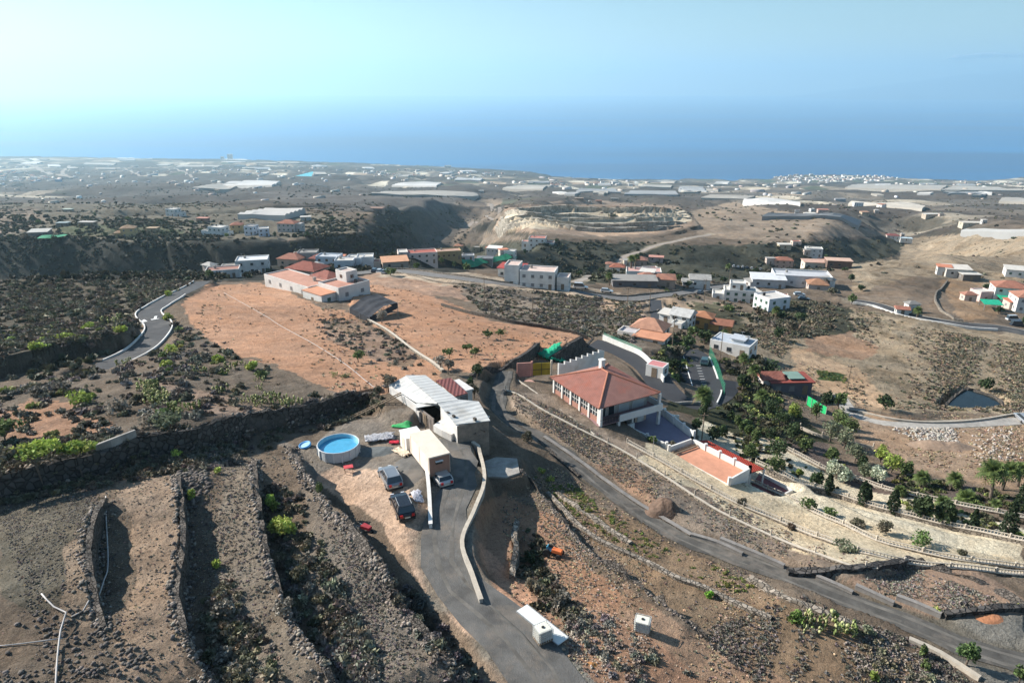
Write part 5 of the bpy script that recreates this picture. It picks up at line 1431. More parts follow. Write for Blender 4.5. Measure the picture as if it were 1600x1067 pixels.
# ================================================================== vehicles
def paint(name, c, rough=.3, metallic=.4):
    return mat(name, c, rough=rough, metallic=metallic, var=.05, spec=.5, coat=.6, scale=2)
def make_car(u, v, heading, label, pm, L=4.4, W_=1.8, Hh=1.55, estate=True, group=None, rack=True, detail=True, cat='car', name='parked_car', z=None):
    q = G(u, v)
    r = empty(name, (q.x, q.y, q.z + .02 if z is None else z), R(heading), label, cat, group)
    hl, hw = L / 2, W_ / 2
    # cross sections along x (front = +x): (x, z_bottom, z_belt, half width)
    secs = [(-hl, .42, .78, hw * .82), (-hl + .12, .30, .95, hw * .94), (-hl + .9, .24, .98, hw), (0, .22, .96, hw), (hl - 1.25, .24, .92, hw), (hl - .45, .28, .80, hw * .95), (hl - .08, .36, .66, hw * .82), (hl, .42, .58, hw * .7)]
    V = []; F = []
    for x, zb, zt, w in secs:
        V += [(x, -w * .9, zb), (x, -w, zb + .15), (x, -w, zt - .12), (x, -w * .93, zt), (x, w * .93, zt), (x, w, zt - .12), (x, w, zb + .15), (x, w * .9, zb)]
    for i in range(len(secs) - 1):
        for j in range(8):
            F.append((i * 8 + j, i * 8 + (j + 1) % 8, (i + 1) * 8 + (j + 1) % 8, (i + 1) * 8 + j))
    F += [tuple(range(7, -1, -1)), tuple(len(V) - 8 + j for j in range(8))]
    b = mesh_obj('body', V, F, pm, r, smooth=False)
    md = b.modifiers.new('bevel', 'BEVEL'); md.width = .05; md.segments = 2
    back = -hl + (.25 if estate else .75)
    # glasshouse: bottom loop, top loop
    zb_, zt_ = .95, Hh - .06
    gb = [(back, hw * .9), (hl - 1.25, hw * .9)]
    gt = [(back + .28, hw * .74), (hl - 2.05, hw * .74)]
    vs = [(gb[0][0], -gb[0][1], zb_), (gb[1][0], -gb[1][1], zb_), (gb[1][0], gb[1][1], zb_), (gb[0][0], gb[0][1], zb_),
          (gt[0][0], -gt[0][1], zt_), (gt[1][0], -gt[1][1], zt_), (gt[1][0], gt[1][1], zt_), (gt[0][0], gt[0][1], zt_)]
    mesh_obj('windows', vs, [(0,3,2,1),(4,5,6,7),(0,1,5,4),(1,2,6,5),(2,3,7,6),(3,0,4,7)], GLASS, r)
    MB().box(gt[0][0] - .05, gt[1][0] + .08, -hw * .76, hw * .76, zt_ + .003, Hh).build('roof', pm, r, bevel=.03)
    if detail:
        mb = MB()
        for sx in (-1, 1):
            for t in (0, .36, .7, 1):
                xb = gb[0][0] + (gb[1][0] - gb[0][0]) * t; xt = gt[0][0] + (gt[1][0] - gt[0][0]) * t
                mb.bar((xb, sx * hw * .91, zb_), (xt, sx * hw * .755, zt_ + .02), .09, .05)
        mb.build('door_pillar', pm, r)
        if rack:
            for sx in (-1, 1): MB().tube([(gt[0][0] + .1, sx * hw * .68, Hh + .06), (gt[1][0] - .1, sx * hw * .68, Hh + .06)], .028, 6).build('roof_rail', STEEL, r)
        for sx in (-1, 1):
            MB().box(-hl - .02, -hl + .12, sx * hw * .62 - .14, sx * hw * .62 + .14, .62, .9).build('tail_light', mat('tail_red', (.45, .02, .02), rough=.3), r)
            MB().box(hl - .2, hl - .02, sx * hw * .58 - .17, sx * hw * .58 + .17, .52, .68).build('headlight', mat('lamp_glass', (.6, .62, .65), rough=.2), r)
            MB().box(hl - 1.45, hl - 1.25, sx * (hw + .12) - .1, sx * (hw + .12) + .1, .95, 1.08).build('mirror', pm, r)
        MB().box(-hl - .03, -hl + .02, -.26, .26, .52, .63).build('number_plate', mat('plate', (.62, .6, .5)), r)
        MB().box(-hl - .05, -hl + .2, -hw * .85, hw * .85, .28, .45).build('bumper', DARKM, r)
    for sx in (-1, 1):
        for x in (-hl + .85, hl - .9):
            w = MB()
            n = 14
            for j in range(n): pass
            w.tube([(x, sx * hw - sx * .2, .32), (x, sx * (hw + .01), .32)], .32, 14)
            wo = w.build('wheel', RUBBER, r)
            if detail: MB().tube([(x, sx * (hw + .005), .32), (x, sx * (hw + .025), .32)], .19, 10).build('rim', STEEL, wo)
    return r

def foreground():
    silver = paint('silver_grey_paint', (.24, .26, .28)); black = paint('black_paint', (.018, .018, .022), rough=.22)
    make_car(610, 752, 115, 'silver grey estate car parked near the pool, tail towards the drive', silver)
    make_car(629, 797, 112, 'black estate car with silver roof rails parked beside the silver one', black)
    # round frame pool
    q = G(530, 708); z = q.z + .05
    r = empty('swimming_pool', (q.x, q.y, z), 0, 'round above ground pool with pale panelled wall and blue water', 'pool')
    rad = 2.3; hgt = 1.2
    MB().lathe([(rad, 0), (rad + .02, hgt * .5), (rad, hgt), (rad - .06, hgt), (rad - .07, .05), (0, .05)], 40).build('liner', mat('pool_liner', (.28, .56, .68), rough=.5, var=.08), r, smooth=False)
    MB().lathe([(rad + .035, .02), (rad + .045, hgt * .5), (rad + .035, hgt - .02)], 40).build('outer_wall', mat('pool_wall', (.52, .55, .56), var=.1, scale=2), r)
    for k in range(16):
        t = 2 * PI * k / 16; c_, s_ = math.cos(t), math.sin(t)
        MB().bar(((rad + .1) * c_, (rad + .1) * s_, 0), ((rad + .08) * c_, (rad + .08) * s_, hgt), .09, .09).build('leg', mat('pool_leg', (.62, .63, .63)), r)
    MB().tube([((rad + .03) * math.cos(2 * PI * k / 40), (rad + .03) * math.sin(2 * PI * k / 40), hgt + .03) for k in range(41)], .06, 6, cap=False).build('top_rail', mat('pool_rail', (.55, .58, .6)), r)
    wat = mat('pool_water', (.07, .33, .52), rough=.08, spec=.7, var=.12, bump=.01, bscale=3)
    MB().lathe([(rad - .075, .78), (rad * .5, .78), (0, .78)], 40).build('water', wat, r)
    # small paddling pool
    q = G(477, 697)
    r = empty('paddling_pool', (q.x, q.y, q.z + .02), 0, 'small blue paddling pool lying tilted left of the round pool', 'paddling pool')
    MB().lathe([(.0, .06), (.55, .06), (.62, .26), (.70, .26), (.72, .02), (.0, .02)], 20).build('basin', mat('paddling_blue', (.08, .30, .60), rough=.5), r, smooth=True)
    MB().lathe([(0, .14), (.57, .14)], 20).build('water', mat('paddling_water', (.35, .55, .72), rough=.1), r)
    r.rotation_euler = (R(6), R(-10), 0)
    # beige container on a low frame with a vehicle tucked beneath its end
    zr = 2.75
    A = P(641, 680, zr); B = P(670, 716, zr); C = P(699, 708, zr)
    ex = Vector((B.x - A.x, B.y - A.y, 0)); L = ex.length + .3; ex.normalize()
    ang = math.atan2(ex.y, ex.x)
    r = empty('container', (B.x, B.y, .15), ang, 'beige box container with open hatch in its shade-tinted end, standing beside the driveway', 'container')
    wd = 2.35
    cm = mat('container_cream', srgb(226, 212, 196), var=.08, scale=.6, rough=.7, dirt=srgb(190, 160, 140))
    MB().box(-L, 0, 0, wd, .35, zr - .2).build('box', cm, r)
    MB().box(-L - .03, .03, -.03, wd + .03, zr - .197, zr - .08).build('roof', mat('container_roof', srgb(214, 200, 184), var=.08, rough=.7), r)
    MB().box(.003, .05, .06, wd - .06, .38, zr - .25).build('end_shade_panel', mat('container_end_shade', srgb(150, 114, 98), var=.12, rough=.8), r)  # cream end overlaid in brown, its shade put into the colour
    MB().box(.053, .12, .7, 1.45, 1.7, 2.05).build('hatch', DARKM, r)
    MB().box(.054, .30, .66, 1.5, 2.05, 2.1).build('hatch_flap', PAINTW, r)
    for y in (.12, wd - .12): MB().box(-L, 0, y - .08, y + .08, 0, .35).build('skid', DARKM, r)
    for x in (-L + .2, -L / 2, -.3): MB().box(x, x + .12, -.035, -.003, .36, zr - .21).build('side_rib', cm, r)
    # white cabin box behind it
    A2 = P(631, 672, 1.9)
    r = empty('cabin', (A2.x + .9, A2.y - .8, 0), ang, 'small white box cabin behind the beige container', 'cabin')
    MB().box(-1.2, 1.0, -.9, 1.1, 0, 1.9).build('wall', WHITE, r)
    MB().box(-1.28, 1.08, -.98, 1.18, 1.903, 1.98).build('roof', PAINTW, r)
    MB().box(-.5, .3, -.94, -.903, .2, 1.6).build('door', mat('cream_door', (.6, .54, .45)), r)
    make_car(688, 748, 118, 'white pickup in the shadow right under the end of the beige container', paint('white_paint_car', (.50, .50, .49)), L=3.8, W_=1.7, Hh=1.35, rack=False, z=-.45)
    # green tarpaulin
    def cloth(name, u, v, rx, ry, rz, m, label, cat, amp=.12, h=.08):
        q = G(u, v); n = 14
        V = []; F = []
        for i in range(n + 1):
            for j in range(n + 1):
                x = (i / n - .5) * 2 * rx; y = (j / n - .5) * 2 * ry
                k = 1 + .15 * math.sin(i * 1.7) * math.cos(j * 1.3)
                gx, gy = q.x + x * math.cos(rz) * k - y * math.sin(rz), q.y + x * math.sin(rz) * k + y * math.cos(rz)
                zz = gz(gx, gy) + h + amp * (0.5 + .5 * math.sin(i * 2.1 + j) * math.cos(j * 1.9 - i))
                V.append((gx - q.x, gy - q.y, zz - q.z))
        for i in range(n):
            for j in range(n):
                k = i * (n + 1) + j; F.append((k, k + n + 1, k + n + 2, k + 1))
        o = mesh_obj(name, V, F, m, smooth=True); o.location = q
        md = o.modifiers.new('thick', 'SOLIDIFY'); md.thickness = .03
        return tag(o, label, cat)
    cloth('tarpaulin', 627, 667, 1.2, .35, R(-8), mat('green_tarp', (.03, .30, .09), rough=.7), 'crumpled bright green tarpaulin beside the corrugated house', 'tarpaulin')
    cloth('tarpaulin', 593, 686, 1.7, .8, R(15), mat('grey_tarp', (.34, .35, .38), var=.5, scale=3, rough=.8), 'heap of grey and white plastic sheeting right of the pool', 'tarpaulin', amp=.5)
    cloth('tarpaulin', 616, 693, .55, .35, 0, mat('red_cloth', (.55, .03, .06), rough=.8), 'small red cloth on the rubbish heap', 'cloth', amp=.3)
    cloth('plastic_sheet', 627, 708, 1.3, .5, R(-50), mat('cream_sheet', (.62, .50, .38), var=.3, scale=2), 'cream boards and sheeting heaped left of the container', 'sheeting', amp=.35)
    cloth('net', 862, 553, 2.6, 1.7, R(25), mat('green_net', (.02, .36, .20), rough=.7, var=.25), 'bright green net heaped at the foot of the red field wall', 'net', amp=1.2)
    cloth('plastic_sheet', 652, 776, .5, .9, R(20), mat('bluewhite_sheet', (.5, .5, .55), var=.5, scale=4), 'white bag on the rubble beside the black car', 'bag', amp=.3)
    # play table with red top
    q = G(545, 737)
    r = empty('garden_table', (q.x, q.y, q.z), R(20), 'small table with red top on the dirt in front of the pool', 'table')
    MB().box(-.5, .5, -.35, .35, .62, .68).build('table_top', mat('red_plastic', (.55, .08, .09), rough=.5), r)
    for x in (-.42, .42):
        for y in (-.28, .28): MB().bar((x, y, 0), (x, y, .62), .05).build('leg', WOOD, r)
    q = G(573, 830)
    r = empty('wheelbarrow', (q.x, q.y, q.z), R(-30), 'dark red barrow in the shade of the terrace wall', 'wheelbarrow')
    MB().prism([(-.5, -.3), (.5, -.22), (.5, .22), (-.5, .3)], .35, .65).build('tray', mat('red_metal', (.30, .03, .04), rough=.6), r)
    MB().tube([(.65, -.05, .2), (.65, .05, .2)], .2, 12).build('wheel', RUBBER, r)
    for y in (-.2, .2): MB().bar((-1.0, y, .45), (.65, y * .3, .22), .04).build('handle', STEEL, r)
    # concrete pad and slabs right of the driveway
    for (pts, lb, mm) in (([(757, 720), (775, 714), (808, 716), (812, 738), (790, 745), (762, 744)], 'pale concrete slab in the hollow right of the driveway wall', CONC),):
        w = [P(*p, -2.3) for p in pts]; zt = -2.3
        r = empty('concrete_slab', (w[0].x, w[0].y, zt), 0, lb, 'slab')
        sheet(r, [Vector((p.x - w[0].x, p.y - w[0].y, 0)) for p in w], .5, mm, 'slab')
    # white roofing sheet with an IBC tank on it, second tank in the field
    a, b = G(815, 952), G(880, 1006)
    d = Vector((b.x - a.x, b.y - a.y, 0)); ang = math.atan2(d.y, d.x)
    r = empty('roofing_panel', (a.x, a.y, max(a.z, b.z) + .12), ang, 'long white roofing panel lying at the edge of the gravel', 'panel')
    MB().box(0, d.length, -.55, .55, 0, .07).build('panel', mat('panel_white', (.66, .67, .64), var=.08, rough=.5), r)
    MB().box(0, d.length, -.6, -.553, -.02, .12).box(0, d.length, .553, .6, -.02, .12).build('panel_lip', STEEL, r)
    def tank(u, v, rot, label, dz=0):
        q = G(u, v)
        r = empty('water_tank', (q.x, q.y, q.z + dz), R(rot), label, 'water tank', None)
        pl = mat('tank_plastic', (.60, .60, .52), rough=.5, var=.1, scale=3)
        MB().box(-.6, .6, -.5, .5, 0, .14).build('pallet', WOOD, r)
        MB().box(-.56, .56, -.46, .46, .143, 1.12).build('bottle', pl, r, bevel=.08)
        MB().lathe([(.0, 1.125), (.12, 1.125), (.12, 1.18), (0, 1.18)], 12).build('cap', DARKM, r)
        mb = MB()
        for z in (.3, .5, .7, .9, 1.14):
            for s in (-1, 1):
                mb.bar((-.6, s * .5, z), (.6, s * .5, z), .03); mb.bar((s * .6, -.5, z), (s * .6, .5, z), .03)
        for k in range(7):
            x = -.6 + 1.2 * k / 6
            for s in (-1, 1): mb.bar((x, s * .5, .1), (x, s * .5, 1.15), .03)
        for k in range(6):
            y = -.5 + k / 5
            for s in (-1, 1): mb.bar((s * .6, y, .1), (s * .6, y, 1.15), .03)
        mb.build('cage', mat('cage_white', (.6, .6, .58), metallic=.2, rough=.5), r)
        return r
    tank(848, 1001, 28, 'white caged water tank standing on the white panel at the gravel edge', .19)
    tank(1003, 985, -20, 'cream caged water tank alone on the brown field', .03)
    # small tiller with orange bonnet and blue seat
    q = G(866, 868)
    r = empty('rotavator', (q.x, q.y, q.z), R(-25), 'small orange and blue garden tractor on the brown terrace', 'garden tractor')
    MB().box(-.2, .8, -.25, .25, .45, .85).build('bonnet', mat('orange_paint', (.62, .16, .05), rough=.5), r, bevel=.05)
    MB().box(-.7, -.25, -.25, .25, .5, .62).box(-.75, -.66, -.25, .25, .6, 1.0).build('seat', mat('teal_paint', (.08, .28, .38), rough=.5), r)
    MB().box(-.9, .3, -.2, .2, .3, .45).build('chassis', DARKM, r)
    for x, rr in ((-.6, .42), (.6, .28)):
        for s in (-1, 1): MB().tube([(x, s * .35, rr), (x, s * .52, rr)], rr, 14).build('wheel', RUBBER, r)
    MB().bar((-.1, 0, .8), (-.35, 0, 1.15), .05).build('steering_column', DARKM, r)
    # leaning ladders by the wall
    a, b = G(552, 655), G(628, 630)
    r = empty('ladder', (a.x, a.y, a.z + .25), 0, 'long wooden ladder lying on the bank left of the corrugated house', 'ladder')
    v = b - a; nrm = Vector((-v.y, v.x, 0)).normalized() * .6
    for s in (0, 1): MB().bar(nrm * s, v + nrm * s + Vector((0, 0, 1.0)), .12).build('stile', WOOD, r)
    mb = MB()
    for k in range(1, 12): p = (v + Vector((0, 0, 1.0))) * k / 12; mb.bar(p, p + nrm, .06)
    mb.build('rungs', WOOD, r)
    # white irrigation pipes
    def pipe(pts, rr, label, m=None, lift=.15, name='pipe'):
        w = world_path(pts, .8); zz = ground(w[:, 0], w[:, 1]); zz = np.convolve(np.pad(zz, 4, mode='edge'), np.ones(9) / 9, 'valid')
        zz = np.maximum(zz, ground(w[:, 0], w[:, 1]) - .1) + lift
        p0 = Vector((w[0, 0], w[0, 1], zz[0]))
        o = MB().tube([Vector((w[i, 0], w[i, 1], zz[i])) - p0 for i in range(len(w))], rr, 7).build(name, m or mat('pipe_white', (.40, .38, .36), rough=.6), smooth=True)
        o.location = p0
        return tag(o, label, 'pipe')
    pipe([(166, 778), (167, 820), (169, 880), (165, 912), (152, 940), (130, 955), (112, 964)], .05, 'pale pipe running down the left terrace beside the short stone wall')
    pipe([(65, 928), (85, 950), (105, 962), (97, 990), (91, 1030), (87, 1075)], .055, 'pale pipe bending down to the bottom edge at left')
    pipe([(-10, 1010), (40, 1006), (100, 1002)], .04, 'thin horizontal pipe at the lower left corner')
    pipe([(350, 458), (420, 497), (480, 532), (540, 570), (600, 605)], .05, 'pale irrigation pipe running the length of the big red field', lift=.08)
    # brown earth heap, red earth heap and rubble heaps
    def heap(u, v, rx, ry, h, m, label, seed=0, cat='heap', name='earth_heap'):
        q = G(u, v); n = 26; V = []; F = []
        for i in range(n + 1):
            for j in range(n):
                t = 2 * PI * j / n; rr = i / n
                x, y = rx * rr * math.cos(t), ry * rr * math.sin(t)
                nz = fbm(np.array([q.x + x]), np.array([q.y + y]), max(rx, ry) * .5, 4, 100 + seed)[0]
                zz = gz(q.x + x, q.y + y) - q.z - .1 + h * (max(0, math.cos(rr * PI / 2)) ** 1.2) * (1 + .55 * nz)
                V.append((x, y, zz))
        for i in range(n):
            for j in range(n):
                F.append((i * n + j, (i + 1) * n + j, (i + 1) * n + (j + 1) % n, i * n + (j + 1) % n))
        o = mesh_obj(name, V, F, m, smooth=True); o.location = q
        return tag(o, label, cat)
    heap(1034, 797, 2.3, 1.7, 1.3, mat('brown_earth', (.13, .085, .06), var=.35, scale=2, bump=.1, bscale=4), 'heap of dark brown earth on the mown field right of the lane', 1)
    heap(1545, 965, 1.7, 1.0, .32, mat('red_earth', (.36, .16, .08), var=.25, scale=2, bump=.08, bscale=5), 'heap of red earth spilling over the black wall at the right edge', 2)
    heap(1470, 697, 6, 3.5, 1.2, mat('tan_earth', (.24, .17, .12), var=.25, scale=1, bump=.15, bscale=2), 'brown spoil bank below the boulder pile at right', 3)
    heap(640, 735, 2.6, 3.6, .6, GRAVEL, 'low heap of gravel and rubble between the cars and the container', 5)
    heap(585, 705, 3.2, 1.6, .35, mat('dark_gravel', (.10, .11, .11), var=.3, scale=2, bump=.08), 'spread of dark gravel right of the round pool', 6)
    heap(925, 1038, .7, .5, .2, mat('orange_soil', (.42, .20, .07), var=.2), 'small patch heap of orange soil at the gravel edge', 8)
    # green hoarding by the house below the car park
    A = P(1262, 622, -20.5); Bq = P(1292, 640, -20.5)
    r = empty('green_hoarding', (A.x, A.y, gz(A.x, A.y)), math.atan2(Bq.y - A.y, Bq.x - A.x), 'bright green hoarding fence beside the patched roof house', 'hoarding')
    L = math.hypot(Bq.x - A.x, Bq.y - A.y)
    MB().box(0, L, -.04, .04, -1, 2.0).build('panel', mat('green_panel', (.02, .42, .14), rough=.6, var=.15), r)
    for k in range(5): MB().box(L * k / 4 - .05, L * k / 4 + .05, -.12, -.045, -1, 2.1).build('post', STEEL, r)
    for u, v, lb, w in ((1547, 482, 'green covered hut roof beside the terraced plot', 7), (1570, 474, 'second green cover just right of the green hut roof', 6)):
        q = G(u, v); r = empty('green_shelter', (q.x, q.y, q.z), R(-10), lb, 'shelter')
        MB().prism([(-w/2, -2.5), (w/2, -2.5), (w/2, 2.5), (-w/2, 2.5)], [2.2, 2.2, 3, 3], [2.3, 2.3, 3.1, 3.1]).build('cover', mat('green_cover', (.02, .35, .2), rough=.6), r)
        for x in (-w/2+.2, w/2-.2):
            for y in (-2.3, 2.3): MB().box(x-.08, x+.08, y-.08, y+.08, -1, 2.15).build('post', STEEL, r)
    # netting band below the rim houses, green cloth on the plateau
    def band(pts, wd, m, label, cat, name, h=.6):
        w = world_path(pts, 2.5); d = np.gradient(w, axis=0); d /= np.linalg.norm(d, axis=1)[:, None]
        V = []; F = []
        for i in range(len(w)):
            for s in (-.5, 0, .5):
                x = w[i, 0] - d[i, 1] * wd * s; y = w[i, 1] + d[i, 0] * wd * s
                V.append((x, y, gz(x, y) + h))
        for i in range(len(w) - 1):
            for j in range(2): k = i * 3 + j; F.append((k, k + 3, k + 4, k + 1))
        o = mesh_obj(name, V, F, m); return tag(o, label, cat)
    band([(722, 415), (750, 413), (780, 409), (803, 403)], 5, mat('dark_green_net', (.02, .22, .11), var=.3, scale=.3), 'strip of dark green netting on the slope below the rim houses', 'netting', 'netting', 2.0)
    band([(63, 374), (85, 374), (104, 371)], 6, mat('dark_green_net', (.02, .22, .11)), 'dark green netting by the grey shed on the left plateau', 'netting', 'netting', 2.0)
    # far reservoir and pond
    def pond(pts, m, label, zoff, rim=None, name='reservoir'):
        w = [G(*p) for p in pts]; zt = min(p.z for p in w) + zoff
        cx_, cy_ = np.mean([p.x for p in w]), np.mean([p.y for p in w])
        o = mesh_obj(name, [(p.x, p.y, zt) for p in w], [tuple(range(len(w)))], m)
        tag(o, label, 'reservoir'); return o, zt
    pond([(444, 281), (452, 276), (490, 273), (487, 278), (462, 284)], mat('turquoise_liner', (.10, .45, .50), rough=.4), 'turquoise lined reservoir far out on the coastal plain', 14)

def reservoir_pool():
    z = -28.0
    pts = [(1468, 655), (1475, 640), (1490, 622), (1512, 609), (1530, 614), (1553, 622), (1566, 634), (1560, 648), (1520, 654)]
    w = [P(u, v, z) for u, v in pts]
    o = mesh_obj('pond', [(p.x, p.y, z) for p in w], [tuple(range(len(w)))], mat('pond_water', (.012, .020, .024), rough=.12, spec=.25, bump=.01, bscale=2))
    tag(o, 'dark irrigation pond with sloping rock rim on the right hillside', 'pond')
    cx_ = sum(p.x for p in w) / len(w); cy_ = sum(p.y for p in w) / len(w)
    pl = resample([(cx_ + (p.x - cx_) * 1.04, cy_ + (p.y - cy_) * 1.04) for p in w + [w[0]]], 1.0)
    wall_line('stone_rim_wall', None, 0, .5, STONE, 'pale rock rim round the dark irrigation pond', path=pl, jit=.12, ztop=z + .35, base=1.5, cat='rim')
# ================================================================== plants
def leaf_mat(name, tint=(1, 1, 1), trans=.25, rough=.7):
    if name in MATS: return MATS[name]
    m = bpy.data.materials.new(name); m.use_nodes = True
    nt = m.node_tree; bs = nt.nodes['Principled BSDF']
    at = nn(nt, 'ShaderNodeAttribute'); at.attribute_name = 'Col'
    oi = nn(nt, 'ShaderNodeObjectInfo')
    r = nn(nt, 'ShaderNodeMapRange'); r.inputs['To Min'].default_value = .8; r.inputs['To Max'].default_value = 1.2
    nt.links.new(oi.outputs['Random'], r.inputs[0])
    s = nn(nt, 'ShaderNodeVectorMath', operation='SCALE'); nt.links.new(at.outputs['Color'], s.inputs[0]); nt.links.new(r.outputs[0], s.inputs['Scale'])
    nt.links.new(s.outputs[0], bs.inputs['Base Color'])
    bs.inputs['Roughness'].default_value = rough; bs.inputs['Specular IOR Level'].default_value = .2
    tr = nn(nt, 'ShaderNodeBsdfTranslucent'); nt.links.new(s.outputs[0], tr.inputs['Color'])
    mx = nn(nt, 'ShaderNodeMixShader'); mx.inputs[0].default_value = trans
    out = nt.nodes['Material Output']
    nt.links.new(bs.outputs[0], mx.inputs[1]); nt.links.new(tr.outputs[0], mx.inputs[2]); nt.links.new(mx.outputs[0], out.inputs['Surface'])
    MATS[name] = m
    return m
LEAF = leaf_mat('foliage')
TWIG = leaf_mat('dry_twigs', trans=.1)
BARK = mat('bark', (.14, .11, .085), var=.3, scale=4, rough=.95)
ROCK = mat('rock', (.2, .18, .16), attr=True, var=.3, scale=3, rough=.95, bump=.03)

def quads(cen, size, rng, flat=0.0, elong=1.4):
    n = len(cen)
    a = rng.normal(size=(n, 3)); a[:, 2] *= (1 - flat); a /= np.linalg.norm(a, axis=1)[:, None]
    b = rng.normal(size=(n, 3)); b -= (b * a).sum(1)[:, None] * a; b /= np.linalg.norm(b, axis=1)[:, None]
    s = size * rng.uniform(.6, 1.3, (n, 1))
    a = a * s * elong / 2; b = b * s / 2
    V = np.stack([cen - a - b, cen + a - b * .6, cen + a * .8 + b, cen - a * .7 + b * .8], 1).reshape(-1, 3)
    F = np.arange(4 * n).reshape(-1, 4)
    return V, F
def cloud(seed, n, rx, ry, rz, leaf, lobes=7, cz=None, shell=.55):
    """points for a crown made of several uneven lobes"""
    rng = np.random.default_rng(seed)
    L = rng.normal(size=(lobes, 3)); L /= np.linalg.norm(L, axis=1)[:, None]
    L = L * rng.uniform(.25, .62, (lobes, 1)); L[:, 2] = np.abs(L[:, 2]) * .9 - .15
    R_ = rng.uniform(.30, .52, lobes)
    k = rng.integers(0, lobes, n)
    d = rng.normal(size=(n, 3)); d /= np.linalg.norm(d, axis=1)[:, None]
    rr = rng.uniform(shell, 1, (n, 1)) * R_[k][:, None]
    p = (L[k] + d * rr) * np.array([rx, ry, rz])
    p[:, 2] += rz * .55 if cz is None else cz
    return p, k, rng
def crown_mesh(seed, n, rx, ry, rz, leaf, cols, lobes=7, cz=None, elong=1.4, flat=0):
    p, k, rng = cloud(seed, n, rx, ry, rz, leaf, lobes, cz)
    V, F = quads(p, leaf, rng, flat, elong)
    cols = np.array(cols, np.float32)
    if cols[0][1] > cols[0][0]: cols = cols * np.array([1.45, 1.4, 1.3], np.float32)
    lc = (cols[rng.integers(0, len(cols), lobes)] * rng.uniform(.7, 1.35, (lobes, 1)))[k]
    c = lc * rng.uniform(.65, 1.35, (n, 1))
    return V.astype(np.float32), F, np.repeat(c, 4, 0).astype(np.float32)
G_DK = [(.035, .055, .025), (.045, .068, .03), (.028, .045, .022)]
G_MD = [(.070, .10, .038), (.055, .085, .032), (.085, .115, .045)]
G_LT = [(.21, .27, .06), (.17, .23, .055), (.25, .28, .08)]
G_OL = [(.13, .15, .10), (.16, .18, .125), (.10, .12, .08)]
G_GY = [(.20, .185, .155), (.16, .15, .125), (.24, .215, .175)]
G_SC = [(.12, .115, .075), (.16, .14, .10), (.085, .085, .055), (.19, .165, .12)]
G_BR = [(.17, .13, .095), (.14, .105, .08), (.20, .155, .11)]
G_PL = [(.30, .34, .28), (.22, .27, .20), (.36, .38, .30)]

def tree(u, v, h, cr, label, cols=G_MD, trunk=.35, n=500, leaf=.28, shape=1.0, seed=None, group=None, name='tree', cat='tree', lobes=8, elong=1.5, limbs=4, z=None):
    """trunk with limbs and a crown of leaf clumps; h total height, cr crown radius, trunk = share of the height below the crown"""
    q = G(u, v)
    seed = seed if seed is not None else int(u * 31 + v * 7)
    r = empty(name, (q.x, q.y, q.z), (seed % 63) / 10, label, cat, group)
    rng = np.random.default_rng(seed)
    ct = h * trunk; ch = (h - ct)
    mb = MB()
    tr = max(.05, h * .028)
    lean = rng.uniform(-.06, .06, 2) * h
    mb.tube([(0, 0, -.3), (lean[0] * .3, lean[1] * .3, ct * .5), (lean[0], lean[1], ct + ch * .25)], [tr * 1.4, tr, tr * .6], 7)
    for i in range(limbs):
        t = 2 * PI * i / limbs + rng.uniform(-.4, .4)
        e = (lean[0] + math.cos(t) * cr * .6, lean[1] + math.sin(t) * cr * .6, ct + ch * rng.uniform(.35, .65))
        s = ct * rng.uniform(.7, 1.05)
        mb.tube([(lean[0] * s / max(ct, .1), lean[1] * s / max(ct, .1), s), ((lean[0] + e[0]) / 2, (lean[1] + e[1]) / 2, (s + e[2]) / 2 + .1), e], [tr * .7, tr * .5, tr * .25], 5)
    mb.build('trunk', BARK, r)
    V, F, C = crown_mesh(seed, n, cr, cr * rng.uniform(.85, 1.1), ch * .62 * shape, leaf, cols, lobes, cz=ct + ch * .38, elong=elong)
    np_mesh('crown', V, F, LEAF, C, parent=r)
    return r
def bush(u, v, h, cr, label, cols=G_MD, n=260, leaf=.22, name='shrub', cat='shrub', group=None, seed=None, lobes=6, m=None, elong=1.4):
    q = G(u, v)
    seed = seed if seed is not None else int(u * 17 + v * 13)
    V, F, C = crown_mesh(seed, n, cr, cr * .9, h * .75, leaf, cols, lobes, cz=h * .42, elong=elong)
    o = np_mesh(name, V, F, m or LEAF, C); o.location = q
    return tag(o, label, cat, group)
def cypress(u, v, h, cr, label, cols=G_DK, group='cypresses in the villa garden', n=900):
    h *= 1.18; cr *= .86
    q = G(u, v); rng = np.random.default_rng(int(u + v * 3))
    r = empty('cypress', (q.x, q.y, q.z), 0, label, 'cypress', group)
    MB().tube([(0, 0, -.3), (0, 0, h * .3)], [.12, .08], 6).build('trunk', BARK, r)
    t = rng.uniform(0, 1, n); ang = rng.uniform(0, 2 * PI, n)
    prof = np.interp(t, [0, .08, .3, .65, .9, 1], [.45, .85, 1, .75, .35, .04]) * cr
    lob = 1 + .18 * np.sin(ang * 3 + t * 9) + .12 * np.sin(ang * 5 - t * 17)
    rr = prof * lob * rng.uniform(.72, 1.05, n)
    p = np.stack([rr * np.cos(ang), rr * np.sin(ang), .15 + t * (h - .15)], 1)
    V, F = quads(p, .17, rng, 0, 1.6)
    # stand the sprays up
    c = np.array(cols, np.float32)[rng.integers(0, len(cols), n)] * rng.uniform(.6, 1.4, (n, 1))
    np_mesh('crown', V, F, LEAF, np.repeat(c, 4, 0).astype(np.float32), parent=r)
    return r
